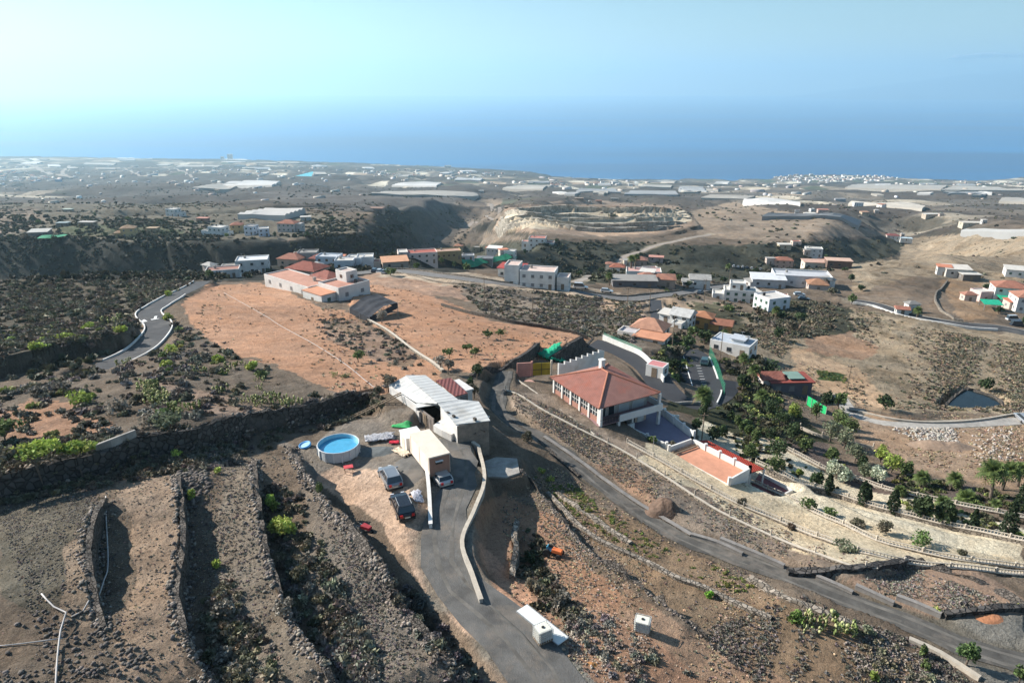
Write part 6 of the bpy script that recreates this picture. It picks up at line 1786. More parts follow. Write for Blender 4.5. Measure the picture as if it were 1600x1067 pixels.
def frond_mesh(L, nseg, droop, az, el, w=.16, seed=0):
    V = []; F = []
    d = Vector((math.cos(az), math.sin(az), 0)); s = Vector((-d.y, d.x, 0))
    pts = []
    for i in range(nseg + 1):
        t = i / nseg
        x = L * t * math.cos(el) * (1 - .18 * t * t * droop); z = L * t * math.sin(el) - droop * L * .55 * t * t
        pts.append(d * x + Vector((0, 0, z)))
    for i in range(nseg):
        t = (i + .5) / nseg
        ll = L * .30 * math.sin(PI * min(1, .12 + t * .95)) + .08
        p, q = pts[i], pts[i + 1]
        fw = (q - p)
        for sg in (-1, 1):
            tip = p + fw * 1.2 + s * sg * ll + Vector((0, 0, -ll * .45))
            k = len(V); V += [p, q, tip + fw * .3, tip]; F.append((k, k + 1, k + 2, k + 3) if sg > 0 else (k, k + 3, k + 2, k + 1))
    return V, F
def palm(u, v, th, L, label, cols=((.085, .125, .04), (.12, .16, .05)), nf=34, tr=.2, group=None, skirt=True):
    q = G(u, v); rng = random.Random(int(u * 5 + v))
    r = empty('palm', (q.x, q.y, q.z), rng.random() * 6, label, 'palm', group)
    lx, ly = rng.uniform(-.15, .15) * th, rng.uniform(-.15, .15) * th * .5
    MB().tube([(0, 0, -.3), (lx * .3, ly * .3, th * .5), (lx, ly, th)], [tr * 1.25, tr, tr * .95], 9).build('trunk', BARK, r)
    V = []; F = []; C = []
    for i in range(nf):
        az = i * 2.399; t = i / nf
        el = R(75 - 95 * t) ; dr = .55 + .5 * t
        v_, f_ = frond_mesh(L * rng.uniform(.85, 1.05), 7, dr, az, el, seed=i)
        k = len(V); V += [(p.x + lx, p.y + ly, p.z + th) for p in v_]; F += [tuple(a + k for a in f) for f in f_]
        c = Vector(cols[i % 2]) * rng.uniform(.75, 1.25)
        if t > .9 and skirt: c = Vector((.16, .12, .06))
        C += [tuple(c)] * len(v_)
    np_mesh('crown', np.array(V), np.array(F), LEAF, np.array(C), parent=r)
    return r
def pear_proto(seed, npads=34, sz=.42, spread=.9):
    """prickly pear: flat oval pads growing out of each other"""
    rng = np.random.default_rng(seed)
    V = []; F = []; C = []
    base = [(Vector((rng.uniform(-spread, spread), rng.uniform(-spread, spread), .0)), 0) for _ in range(6)]
    todo = list(base); cnt = 0
    while todo and cnt < npads:
        p, lv = todo.pop(0); cnt += 1
        az = rng.uniform(0, PI); tilt = rng.uniform(-.5, .5); s = sz * rng.uniform(.75, 1.15)
        up = Vector((math.sin(tilt) * math.cos(az + 1.57), math.sin(tilt) * math.sin(az + 1.57), math.cos(tilt))).normalized()
        w = Vector((math.cos(az), math.sin(az), 0)); nrm = up.cross(w).normalized()
        k = len(V); n = 8
        c = p + up * s * .5
        ring = [c + w * (s * .36 * math.cos(2 * PI * j / n)) + up * (s * .5 * math.sin(2 * PI * j / n)) for j in range(n)]
        V += [tuple(a) for a in ring] + [tuple(c + nrm * s * .1), tuple(c - nrm * s * .1)]
        for j in range(n):
            F += [(k + j, k + (j + 1) % n, k + n), (k + (j + 1) % n, k + j, k + n + 1)]
        col = Vector((.20, .26, .09)) * rng.uniform(.6, 1.2) if rng.random() < .6 else Vector((.46, .47, .24))
        C += [tuple(col)] * (n + 2)
        if lv < 3:
            for _ in range(rng.integers(1, 4)):
                t = rng.uniform(.2, PI - .2)
                todo.append((c + w * (s * .34 * math.cos(t)) + up * (s * .48 * math.sin(t)), lv + 1))
    return np.array(V), np.array(F), np.array(C)

def final_proj():
    global U_, V_
    U_, V_ = project(GX, GY, GZ)
_AREA = None
def pick(poly, n, rng, clump=False):
    """n ground points spread evenly over the land seen inside a picture polygon"""
    u0, v0 = np.min(poly, 0); u1, v1 = np.max(poly, 0)
    idx = np.flatnonzero((U_ > u0) & (U_ < u1) & (V_ > v0) & (V_ < v1))
    ins = inpoly(U_.ravel()[idx], V_.ravel()[idx], poly); idx = idx[ins]
    if len(idx) == 0: return np.zeros((0, 3))
    y = GY.ravel()[idx]; w = y * y; xx = GX.ravel()[idx]; wl_ = np.clip(y * .09, 3, 60)
    if clump: w = w * np.clip(.5 + 1.2 * (vnoise(xx / wl_, y / wl_, 7) - .5) + 1.0 * (vnoise(xx / wl_ * 3, y / wl_ * 3, 9) - .5), .04, 2) ** 1.2
    w = w / w.sum()
    k = rng.choice(idx, n, p=w)
    x = GX.ravel()[k]; y = GY.ravel()[k]
    x = x + rng.uniform(-.5, .5, n) * y * .0028; y = y * (1 + rng.uniform(-.5, .5, n) * .0052)
    return np.stack([x, y, ground(x, y)], 1)
def off_roads(p, m=0.6):
    keep = np.ones(len(p), bool)
    for nm, pl in ROADPATH.items():
        d, _ = polydist(p[:, 0], p[:, 1], pl[::2])
        keep &= np.abs(d) > ROADS[nm][1] / 2 + m
    return p[keep]
def scatter(name, protos, pts, smin, smax, rng, mtl, label=None, zs=None, hue=.15, kind='stuff'):
    """one object of many copies of the proto plants on pts"""
    Vs = []; Fs = []; Cs = []; off = 0
    which = rng.integers(0, len(protos), len(pts))
    for pi, (V, F, C) in enumerate(protos):
        P_ = pts[which == pi]; n = len(P_)
        if n == 0: continue
        s = rng.uniform(smin, smax, n); a = rng.uniform(0, 2 * PI, n)
        ca, sa = np.cos(a) * s, np.sin(a) * s
        sz = s * rng.uniform(.75, 1.2, n)
        x = V[None, :, 0] * ca[:, None] - V[None, :, 1] * sa[:, None] + P_[:, 0:1]
        y = V[None, :, 0] * sa[:, None] + V[None, :, 1] * ca[:, None] + P_[:, 1:2]
        z = V[None, :, 2] * sz[:, None] + P_[:, 2:3]
        Vs.append(np.stack([x, y, z], -1).reshape(-1, 3))
        Fs.append((F[None] + (np.arange(n) * len(V))[:, None, None]).reshape(-1, F.shape[1]) + off); off += n * len(V)
        hu = .03 if mtl is ROCK else hue
        c = C[None] * rng.uniform(1 - hu, 1 + hu, (n, 1, 3)) * rng.uniform(.75, 1.25, (n, 1, 1))
        Cs.append(c.reshape(-1, 3))
    if not Vs: return
    o = np_mesh(name, np.concatenate(Vs), np.concatenate(Fs), mtl, np.concatenate(Cs))
    tag(o, label, None, kind=kind)
    return o
def bush_proto(seed, n, leaf, cols, h=.7, elong=1.6, lobes=4, r=1.0):
    return crown_mesh(seed, n, r, r, h * .8, leaf, cols, lobes, cz=h * .32, elong=elong)
def rock_proto(seed, cols=((.24, .20, .165), (.15, .128, .11), (.29, .25, .21))):
    rng = np.random.default_rng(seed)
    t = (1 + 5 ** .5) / 2
    V = np.array([(-1,t,0),(1,t,0),(-1,-t,0),(1,-t,0),(0,-1,t),(0,1,t),(0,-1,-t),(0,1,-t),(t,0,-1),(t,0,1),(-t,0,-1),(-t,0,1)], float)
    V /= np.linalg.norm(V[0]); V *= rng.uniform(.65, 1.15, (12, 1)); V *= np.array([1, rng.uniform(.6, .95), rng.uniform(.5, .8)])
    F = np.array([(0,11,5),(0,5,1),(0,1,7),(0,7,10),(0,10,11),(1,5,9),(5,11,4),(11,10,2),(10,7,6),(7,1,8),(3,9,4),(3,4,2),(3,2,6),(3,6,8),(3,8,9),(4,9,5),(2,4,11),(6,2,10),(8,6,7),(9,8,1)])
    c = np.array(cols)[rng.integers(0, len(cols))]
    return V + np.array([0, 0, .25]), F, np.tile(c, (12, 1))

def plants_stuff():
    rng = np.random.default_rng(5)
    B_SC = [bush_proto(s, 90, .24, G_SC) for s in range(5)]
    B_GY = [bush_proto(20 + s, 90, .22, G_GY, elong=2.6) for s in range(4)]
    B_GN = [bush_proto(40 + s, 90, .24, [(.10, .12, .045), (.075, .095, .04), (.14, .16, .055)]) for s in range(4)]
    B_DK = [bush_proto(60 + s, 40, .36, [(.045, .048, .032), (.06, .06, .042), (.038, .04, .03)]) for s in range(4)]
    B_LOW = [bush_proto(80 + s, 26, .42, G_SC, h=.5) for s in range(4)]
    TUFT = [bush_proto(100 + s, 14, .5, [(.34, .26, .18), (.27, .21, .15), (.15, .12, .085)], h=.5, elong=2.4, lobes=2) for s in range(4)]
    TUFT_G = [bush_proto(120 + s, 14, .5, [(.24, .215, .185), (.17, .15, .125), (.32, .285, .245)], h=.5, elong=2.4, lobes=2) for s in range(4)]
    ROCKS = [rock_proto(s) for s in range(7)]
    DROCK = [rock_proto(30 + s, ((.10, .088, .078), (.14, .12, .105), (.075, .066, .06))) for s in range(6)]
    PEAR = [pear_proto(s) for s in range(5)]
    def S(nm, protos, poly, n, a, b, m=TWIG, hue=.12):
        p = off_roads(pick(poly, n, rng, True))
        return scatter(nm, protos, p, a, b, rng, m, hue=hue)
    # left scrub hill
    hill = [(-250,440),(0,440),(230,436),(330,440),(300,456),(235,490),(215,520),(165,545),(0,575),(-250,600)]
    S('scrub_growth', B_LOW, hill, 5200, .7, 1.6)
    S('scrub_growth', B_SC, hill, 1500, .7, 1.5)
    S('green_scrub', B_GN, [(0,520),(120,505),(210,495),(214,530),(150,545),(0,568)], 130, .8, 1.6, LEAF)
    # gorge wall and valley slopes
    S('gorge_scrub', B_DK, [(-100,372),(560,366),(640,345),(650,400),(560,428),(330,440),(-100,440)], 5200, 1.2, 3.0)
    S('gorge_scrub', B_DK, [(800,378),(1100,380),(1420,375),(1400,410),(1230,432),(900,442),(870,430)], 6500, 1.2, 2.8)
    S('gorge_scrub', B_DK, [(640,398),(690,330),(760,325),(720,385)], 1500, 1.5, 3.2)
    S('valley_scrub', B_LOW, [(740,330),(800,335),(760,372),(720,385)], 900, 1.2, 2.4)
    # trees and scrub on the plateaus
    S('plateau_scrub', B_DK, [(0,335),(300,345),(480,345),(560,345),(560,370),(300,370),(0,372)], 1500, 1.4, 3.0)
    S('plateau_scrub', B_LOW, [(-50,318),(600,318),(640,340),(560,366),(-50,372)], 4200, 1.0, 2.6)
    S('plain_scrub', B_LOW, [(1080,318),(1600,318),(1600,380),(1400,380),(1100,372)], 6000, 1.0, 2.6)
    S('added_bank_scrub', B_DK, [(-60,565),(100,541),(170,530),(212,512),(208,540),(165,560),(60,588),(-60,612)], 240, 1.0, 2.1)  # dark bushes added along the bank to throw the lane edge into shade
    S('added_bank_scrub', B_DK, [(-60,580),(60,570),(130,562),(150,585),(60,612),(-60,645)], 260, .8, 1.8)
    S('added_bank_scrub', B_GY, [(-60,590),(60,580),(130,572),(150,590),(60,620),(-60,660)], 200, .5, 1.2)
    S('plain_scrub', B_LOW, [(600,300),(1600,300),(1600,375),(1420,380),(1100,372),(900,325),(700,330)], 9000, 1.4, 3.8)
    S('plain_scrub', B_DK, [(-50,285),(700,290),(700,318),(-50,320)], 2600, 1.6, 4.2)
    # hillside under the ridge road
    S('hillside_scrub', B_LOW, [(700,442),(1000,472),(1020,520),(990,545),(935,528),(850,512),(760,492)], 3400, .35, 1.0)
    S('hillside_scrub', B_GY, [(700,442),(1000,472),(1020,520),(990,545),(935,528),(850,512),(760,492)], 500, .6, 1.3)
    # left slope between lane and field, and below
    lefts = [(215,548),(262,505),(300,512),(380,562),(440,580),(520,620),(500,635),(300,685),(150,720),(0,765),(-150,780),(-150,640),(0,612),(100,590)]
    S('scrub_growth', B_SC, lefts, 1500, .35, 1.1)
    S('scrub_growth', B_GY, lefts, 1100, .5, 1.3)
    S('green_scrub', B_GN, lefts, 130, .6, 1.5, LEAF)
    S('scrub_growth', B_SC, [(0,690),(350,672),(600,605),(600,640),(480,680),(430,700),(280,740),(0,790)], 900, .35, .9)
    S('dry_twigs', B_GY, [(470,495),(520,492),(660,560),(650,580),(590,570),(510,525)], 420, .35, .8)
    S('dry_twigs', B_GY, [(560,495),(600,510),(690,580),(670,590),(600,540)], 160, .4, .8)
    # near terraces: dry tufts and stones
    near_l = [(-50,760),(480,690),(520,800),(600,920),(720,1067),(740,1120),(-100,1120)]
    S('dry_grass', TUFT, near_l, 2200, .04, .11)
    S('dry_grass', TUFT_G, near_l, 3000, .05, .13)
    S('dry_grass', TUFT_G, [(400,690),(470,740),(560,850),(640,980),(740,1100),(560,1100),(480,980),(440,800)], 1800, .06, .16)
    S('dry_grass', TUFT_G, [(310,700),(395,700),(405,820),(430,930),(520,1100),(380,1100),(320,900)], 1500, .06, .16)
    S('loose_stones', ROCKS, near_l, 1300, .03, .08, ROCK)
    S('loose_stones', DROCK, [(-50,800),(150,760),(165,870),(60,960),(-50,1000)], 2000, .03, .10, ROCK)
    S('loose_stones', DROCK, [(0,960),(130,950),(240,1020),(250,1100),(-50,1100)], 420, .06, .22, ROCK)
    S('loose_stones', DROCK, [(270,690),(300,690),(330,760),(300,800),(275,740)], 500, .12, .35, ROCK)
    # gully between the terraces
    S('gully_scrub', B_SC, [(410,760),(470,770),(520,900),(560,1000),(500,1010),(440,900),(410,830)], 260, .4, .9)
    S('gully_scrub', B_GY, [(430,860),(500,870),(560,980),(590,1067),(520,1067),(460,960)], 230, .4, 1.0)
    S('gully_scrub', B_GY, [(300,690),(400,690),(400,720),(300,740)], 90, .4, .9)
    S('gully_scrub', B_SC, [(310,960),(360,900),(400,980),(470,1067),(330,1067)], 140, .3, .8)
    S('gully_scrub', B_GY, [(600,900),(660,930),(760,1067),(700,1067),(640,980)], 130, .3, .8)
    # middle terraces
    mid_t = [(815,735),(870,730),(1000,815),(1180,895),(1300,960),(1420,1010),(1540,1080),(900,1110),(880,1000),(800,940),(780,800)]
    S('dry_grass', TUFT, mid_t, 4000, .06, .17)
    S('dry_grass', TUFT_G, mid_t, 1800, .06, .17)
    S('green_weeds', [bush_proto(140 + s, 30, .3, [(.13, .15, .05), (.10, .12, .045)], h=.5) for s in range(3)], [(830,740),(900,760),(1000,830),(1170,905),(1210,940),(1110,915),(1000,870),(900,810)], 260, .18, .5, LEAF)
    S('loose_stones', ROCKS, [(870,940),(960,960),(1080,1040),(1090,1090),(960,1090),(880,1000)], 800, .04, .13, ROCK)
    S('gully_scrub', B_GY, [(880,950),(960,970),(1080,1050),(1080,1090),(960,1090),(890,990)], 80, .3, .6)
    S('gully_scrub', B_DK, [(800,825),(845,830),(855,905),(805,905)], 40, .35, .7)
    S('gully_scrub', B_SC, [(812,880),(850,880),(900,960),(870,980),(820,930)], 60, .4, .9)
    S('loose_stones', ROCKS, [(820,735),(850,735),(910,830),(1000,900),(1080,955),(1070,975),(960,925),(880,860)], 700, .04, .14, ROCK)
    S('dry_grass', TUFT_G, [(1090,990),(1250,930),(1450,1010),(1520,1067),(1180,1067)], 2500, .08, .25)
    S('loose_stones', ROCKS, [(1300,960),(1420,1005),(1480,1067),(1400,1080),(1300,1010)], 700, .05, .18, ROCK)
    S('gully_scrub', B_SC, [(1330,980),(1420,1010),(1460,1067),(1330,1060)], 60, .25, .6)
    # mown field by the lane
    fld = [(800,610),(870,640),(1000,720),(1240,835),(1400,885),(1300,905),(1150,850),(1000,790),(850,680),(800,640)]
    S('dry_grass', TUFT, fld, 2600, .07, .18)
    S('dry_grass', TUFT_G, fld, 3000, .07, .2)
    S('dry_grass', TUFT_G, [(1320,905),(1425,885),(1600,950),(1470,960)], 1300, .08, .22)
    # right hillside
    rh = [(1150,520),(1260,480),(1340,480),(1430,510),(1640,545),(1640,650),(1460,640),(1330,640),(1320,600),(1380,560),(1330,520),(1260,520),(1220,560)]
    S('hillside_scrub', B_LOW, rh, 3600, .25, .8)
    S('hillside_scrub', B_SC, rh, 420, .35, .95)
    S('hillside_scrub', TUFT, rh, 4200, .15, .4)
    S('hillside_scrub', TUFT, [(1180,560),(1330,575),(1400,640),(1640,655),(1640,760),(1480,740),(1340,690),(1240,640)], 2500, .12, .35)
    S('hillside_scrub', B_LOW, [(1320,380),(1640,350),(1640,480),(1560,450),(1440,430),(1330,460)], 6500, .5, 1.5)
    S('hillside_scrub', B_SC, [(1190,470),(1330,475),(1350,515),(1240,530),(1190,500)], 600, .7, 1.8)
    S('boulders_rubble', [rock_proto(50 + s, ((.30, .27, .24), (.24, .215, .19), (.36, .33, .29))) for s in range(5)], [(1385,668),(1440,662),(1490,672),(1500,690),(1430,690)], 600, .15, .42, ROCK)
    S('boulders_rubble', [rock_proto(60 + s, ((.40, .36, .32), (.30, .26, .22))) for s in range(4)], [(1480,665),(1580,670),(1600,720),(1520,730),(1480,700)], 260, .12, .35, ROCK)
    S('hillside_scrub', B_LOW, [(1060,430),(1140,440),(1200,470),(1180,520),(1140,530),(1080,520),(1040,490)], 500, .8, 1.8)
    # village greenery
    for poly, n in (([(1020,560),(1060,520),(1110,535),(1060,600),(1040,600)], 160), ([(1120,560),(1190,560),(1230,640),(1150,620)], 240), ([(1090,640),(1180,600),(1260,660),(1220,690),(1150,660)], 170), ([(1030,450),(1110,445),(1120,455),(1040,465)], 50), ([(560,372),(620,318),(600,335),(560,345)], 60)):
        S('garden_growth', B_DK + B_GN, poly, n, .6, 1.6, LEAF)
    for poly, n in (([(1180,640),(1240,668),(1350,728),(1600,778),(1600,810),(1380,768),(1280,728),(1180,675)], 260), ([(1100,650),(1200,700),(1290,745),(1270,760),(1160,720)], 110), ([(1300,760),(1600,815),(1600,840),(1400,800)], 60)):
        S('garden_growth', B_DK + B_GN, poly, n, .3, .9, LEAF)
    S('field_weeds', TUFT, [(330,448),(430,445),(545,492),(690,582),(600,608),(520,612),(380,555),(300,510)], 1500, .12, .4)
    S('field_weeds', TUFT, [(565,440),(640,452),(760,505),(920,530),(870,556),(800,570),(700,580),(560,490)], 1300, .12, .4)
    # crops
    S('green_weeds', B_GN, [(1276,580),(1298,581),(1322,591),(1318,598),(1284,591)], 120, .35, .5, LEAF)
    # stones along terrace walls
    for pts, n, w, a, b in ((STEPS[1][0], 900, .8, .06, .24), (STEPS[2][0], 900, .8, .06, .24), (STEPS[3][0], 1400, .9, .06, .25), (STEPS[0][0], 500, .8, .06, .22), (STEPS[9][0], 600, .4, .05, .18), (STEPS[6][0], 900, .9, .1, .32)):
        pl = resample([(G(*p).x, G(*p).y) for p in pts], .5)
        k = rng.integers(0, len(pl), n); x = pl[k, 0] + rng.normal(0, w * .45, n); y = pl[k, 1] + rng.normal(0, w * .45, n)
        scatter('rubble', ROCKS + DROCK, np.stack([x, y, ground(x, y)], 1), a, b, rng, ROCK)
    # prickly pear rows on the left slope: individuals
    cnt = 0
    for poly, n, a, b in (([(215,600),(240,600),(310,640),(300,655),(225,625)], 34, .55, .95), ([(170,570),(205,565),(212,582),(180,585)], 9, .7, 1.1), ([(330,560),(400,575),(430,610),(410,612),(330,580)], 24, .6, 1.0), ([(290,570),(330,590),(400,620),(440,640),(420,645),(330,610)], 30, .5, .85), ([(145,493),(185,490),(185,505),(150,508)], 8, .9, 1.2), ([(400,600),(470,625),(490,640),(440,640)], 14, .5, .8), ([(505,582),(550,586),(548,594),(510,590)], 9, .3, .45)):
        pts = pick(poly, n, rng)
        for p in pts:
            V, F, C = PEAR[cnt % 5]
            key = 'pear%d' % (cnt % 5)
            if key not in PM:
                o = np_mesh('prickly_pear', V, F, LEAF, C); PM[key] = o
            else:
                o = PM[key].copy(); SC.collection.objects.link(o)
            o.location = p; o.rotation_euler = (0, 0, rng.uniform(0, 6)); s = rng.uniform(a, b); o.scale = (s, s, s)
            tag(o, 'prickly pear clump in the scattered rows on the slope left of the big red field', 'cactus', 'prickly pears on the left slope'); cnt += 1
    for i, (u, v, s, lb) in enumerate(((1262,978,.95,'left end'), (1283,980,1.1,'second from the left'), (1300,985,1.15,'tallest, in the middle'), (1318,990,1.0,'second from the right'), (1336,990,.8,'right end'))):
        o = PM['pear%d' % (i % 5)].copy(); SC.collection.objects.link(o); o.location = G(u, v); o.scale = (s, s, s); o.rotation_euler = (0, 0, i)
        tag(o, 'yellow green prickly pear beside the lane, %s of the big clump' % lb, 'cactus', 'prickly pears in the big clump by the lane')
PM = {}

def plants():
    T, Bu, Cy = tree, bush, cypress
    # umbrella trees at left
    T(66, 752, 4.6, 2.9, 'left umbrella shaped tree with bright green flat crown and bare pale trunk', G_LT, .55, 700, .26, .6, limbs=6)
    T(128, 742, 4.2, 2.3, 'second umbrella tree with bright green crown, leaning trunk, right of the bigger one', G_LT, .55, 500, .26, .6, limbs=5)
    T(10, 760, 4.2, 2.2, 'dull green tree cut by the left edge of the photo', G_SC, .45, 380, .28, .7)
    T(270, 690, 4.2, 2.2, 'grey green spreading tree above the dark wall, alone', G_OL, .4, 480, .24, .7)
    T(8, 690, 3.0, 2.2, 'rounded olive green tree by the orange soil patch at the left edge', G_MD, .25, 380, .26, .8)
    for i, (u, v, h, r, c) in enumerate(((185,645,1.8,1.9,G_GY),(130,630,1.8,2.4,G_LT),(95,610,1.7,2.0,G_GY),(60,618,1.5,1.8,G_GY),(235,665,1.8,1.6,G_GY),(140,515,1.8,1.8,G_LT),(100,533,1.6,2.3,G_LT),(55,548,1.6,2.0,G_LT),(190,520,1.8,1.8,G_LT),(165,525,1.4,1.5,G_GY),(270,550,1.7,1.7,G_LT),(262,575,1.4,1.4,G_LT),(262,500,1.5,1.4,G_LT),(290,530,1.3,1.6,G_SC),(345,565,1.5,1.5,G_LT),(395,577,1.4,1.5,G_LT),(410,590,1.4,1.4,G_MD),(215,630,1.4,1.3,G_SC),(255,560,1.2,1.3,G_MD),(262,462,1.5,2.0,G_LT))):
        lbs = ['grey bush on the slope right of the orange soil','wide lime green bush just above the orange soil patch','grey bush near the lane at left','grey bush left of the lime one above the orange soil','grey twiggy bush right of the orange soil, near the wall','lime green bush on the verge left of the lane bend','wide lime green bush on the lane bank, upper','wide lime green bush on the lane bank, leftmost','lime green bush touching the outer lane wall','small grey bush on the verge of the lane','lime green bush below the inner lane wall, largest','small lime green bush under the inner lane wall','lime green bush right of the arrows on the lane','dull bush at the upper left corner of the big red field','lime green bush on the lower edge of the red field, left one','lime green bush on the lower edge of the red field, right one','mid green bush below the two lime ones at the field edge','dull bush among the cactus rows','mid green bush under the lane wall','wide lime green bush at the top of the lane by the field wall']
        Bu(u, v, h, r, lbs[i], c, 300, .24)
    # gully shrubs between the terraces
    Bu(425, 795, 1.7, 1.1, 'bright green euphorbia bush at the top of the gully, smaller', G_LT, 420, .17)
    Bu(445, 835, 2.2, 1.55, 'largest bright green euphorbia bush in the gully', G_LT, 800, .17, lobes=9)
    Bu(435, 880, 1.5, 1.0, 'dull green bush below the bright euphorbia', G_SC, 300, .18)
    Bu(470, 905, 1.5, 1.2, 'grey green bush at the foot of the gully', G_SC, 420, .18)
    Bu(500, 770, 1.2, .6, 'small green bush in the terrace wall shade left of the cars', G_MD, 160, .16)
    Bu(338, 885, .9, .55, 'small yellow green bush in the dark gully left of centre', G_LT, 200, .14)
    Bu(352, 960, 1.6, 1.2, 'grey bush low in the dark gully', G_GY, 380, .16, m=TWIG)
    Bu(345, 1030, 1.2, 1.0, 'dead grey bush at the bottom edge in the gully', G_GY, 280, .16, m=TWIG)
    Bu(298, 780, 1.1, .7, 'yellow green bush on the wall at the top of the gully', G_LT, 200, .15)
    Bu(340, 740, .9, .5, 'tiny yellow green bush on the grey terrace', G_LT, 120, .14)
    Bu(275, 715, 1.1, .8, 'green cactus like bush under the umbrella tree slope', G_LT, 160, .18)
    Bu(450, 960, 1.4, 1.1, 'grey twiggy bush on the second terrace edge', G_GY, 380, .15, m=TWIG)
    Bu(838, 925, 1.4, 1.1, 'green grey bush in the hollow by the driveway', G_SC, 380, .16)
    Bu(830, 880, 1.2, .8, 'dark bush under the pale stones of the hollow', G_DK, 260, .16)
    Bu(875, 945, 1.3, 1.2, 'dark grey bush right of the hollow beside the white panel', G_GY, 380, .16, m=TWIG)
    Bu(845, 740, .9, .7, 'green weedy bush above the pale slab', G_LT, 160, .15)
    Bu(862, 753, .8, .5, 'small bright green weed bush right of the weedy one', G_LT, 120, .14)
    Bu(824, 690, 1.6, 1.3, 'green bush on the corner behind the farm lane', G_SC, 300, .2)
    Bu(1109, 933, .75, .55, 'single vivid green bush on the brown terrace', [(.12, .26, .04), (.16, .32, .05)], 260, .13)
    Bu(1245, 972, 1.2, 1.0, 'soft green bush at the left of the prickly pear clump', [(.12, .20, .05), (.10, .16, .045)], 300, .15)
    Bu(1358, 990, .9, .7, 'grey green bush right of the prickly pear clump', G_OL, 220, .15)
    Bu(1442, 1022, 1.1, .5, 'green shrub by the beige kerb wall', G_MD, 200, .14)
    Bu(1446, 1045, 1.0, .5, 'second green shrub lower along the beige kerb wall', G_MD, 200, .14)
    Bu(1365, 1062, .8, .5, 'yellow green bush at the bottom edge', G_LT, 160, .14)
    T(1508, 1040, 2.9, 1.05, 'small green tree alone on the gravel lot', [(.075, .12, .045), (.06, .10, .04)], .32, 520, .17, lobes=10)
    T(1592, 1066, 1.8, .8, 'small green tree cut by the lower right corner', G_MD, .2, 320, .15)
    Bu(1590, 952, .7, .4, 'bright yellow green bush on the lava wall at right', G_LT, 100, .14)
    Bu(1463, 957, .7, .5, 'green weed bush in the corner of the lava wall', G_LT, 100, .14)
    # small field trees
    for i, (u, v, lb) in enumerate(((702,560,'left of three young fruit trees near the dividing wall'),(730,552,'middle young fruit tree near the dividing wall'),(742,560,'darker young fruit tree near the dividing wall'),(762,530,'young tree in the middle of the right hand red field'),(782,528,'young tree right of the middle one in the red field'),(560,566,'lone sapling at the foot of the big red field'))):
        T(u, v, 2.2, 1.4, lb, G_MD, .4, 160, .26)
    T(597, 505, 3.6, 1.9, 'leafless grey tree at the corner of the black canopy', G_GY, .3, 260, .18, elong=3)
    for i, (u, v) in enumerate(((700,585),(688,578),(745,592),(607,612))): 
        T(u, v, 3.0, 1.4, ['bare tree behind the corrugated house','smaller bare tree left behind the corrugated house','dark green tree right of the white outhouse','scrubby tree at the left of the corrugated roof'][i], [G_GY, G_GY, G_DK, G_SC][i], .35, 300, .2)
    for i, (u, v) in enumerate(((735,610),(741,622))): T(u, v, 2.8, .9, ['dark green tree beside the maroon roof','olive tree at the lower corner of the maroon roof'][i], [G_DK, G_SC][i], .2, 300, .2)
    T(750, 700, 4.0, 1.6, 'bare grey tree against the raw block wall of the farm', G_GY, .35, 320, .14, elong=3)
    # villa garden: cypresses
    for i, (u, v, h, r, lb) in enumerate(((1346,789,3.2,.75,'cypress with pointed top, left of the columnar one'),(1393,802,3.1,.85,'blunt columnar cypress in the middle of the gravel terrace'),(1518,829,2.7,.6,'small pointed cypress on the gravel terrace at right'),(1572,838,4.2,.95,'tall dark cypress near the right edge'),(1592,800,4.6,.8,'tall thin cypress behind at the right edge'),(1293,773,2.8,.7,'slim cypress near the olive shrubs'),(1354,783,2.2,.6,'small cypress touching the pointed one'))):
        Cy(u, v, h, r, lb)
    T(1440, 812, 3.9, 1.7, 'broad dark conifer, left of the joined pair', G_DK, .08, 1000, .28, 1.25, lobes=12)
    T(1472, 818, 4.0, 1.8, 'broad dark conifer, right of the joined pair', G_DK, .08, 1000, .28, 1.25, lobes=12)
    # small round trees row near the steps
    for i, (u, v, h, r) in enumerate(((1088,672,2.8,1.1),(1098,655,3.0,1.0),(1115,688,3.2,1.6),(1142,660,2.6,.9),(1151,668,2.6,.95),(1161,675,2.6,.95),(1170,682,2.8,1.1),(1181,692,2.8,1.1),(1171,718,3.0,1.4),(1210,740,3.4,1.7),(1203,690,3.2,1.3),(1104,642,3.0,1.0),(1128,680,2.2,.9))):
        lbs = ['dark bushy tree by the curved white garden wall','dark tree behind it near the grey block wall','broad dark tree at the top of the stepped path','first clipped tree of the row along the path','second clipped tree of the row along the path','third clipped tree of the row along the path','fourth clipped tree of the row along the path','lowest clipped tree of the row along the path','round leafy tree beside the dark red veranda roof','biggest round tree beside the end of the dark red roof','dark tree right of the clipped row','tree close behind the grey block wall at left','low dark tree among the pale steps']
        T(u, v, h, r, lbs[i], G_MD if 3 <= i < 10 else G_DK, .12, 650, .19, 1.1, lobes=11)
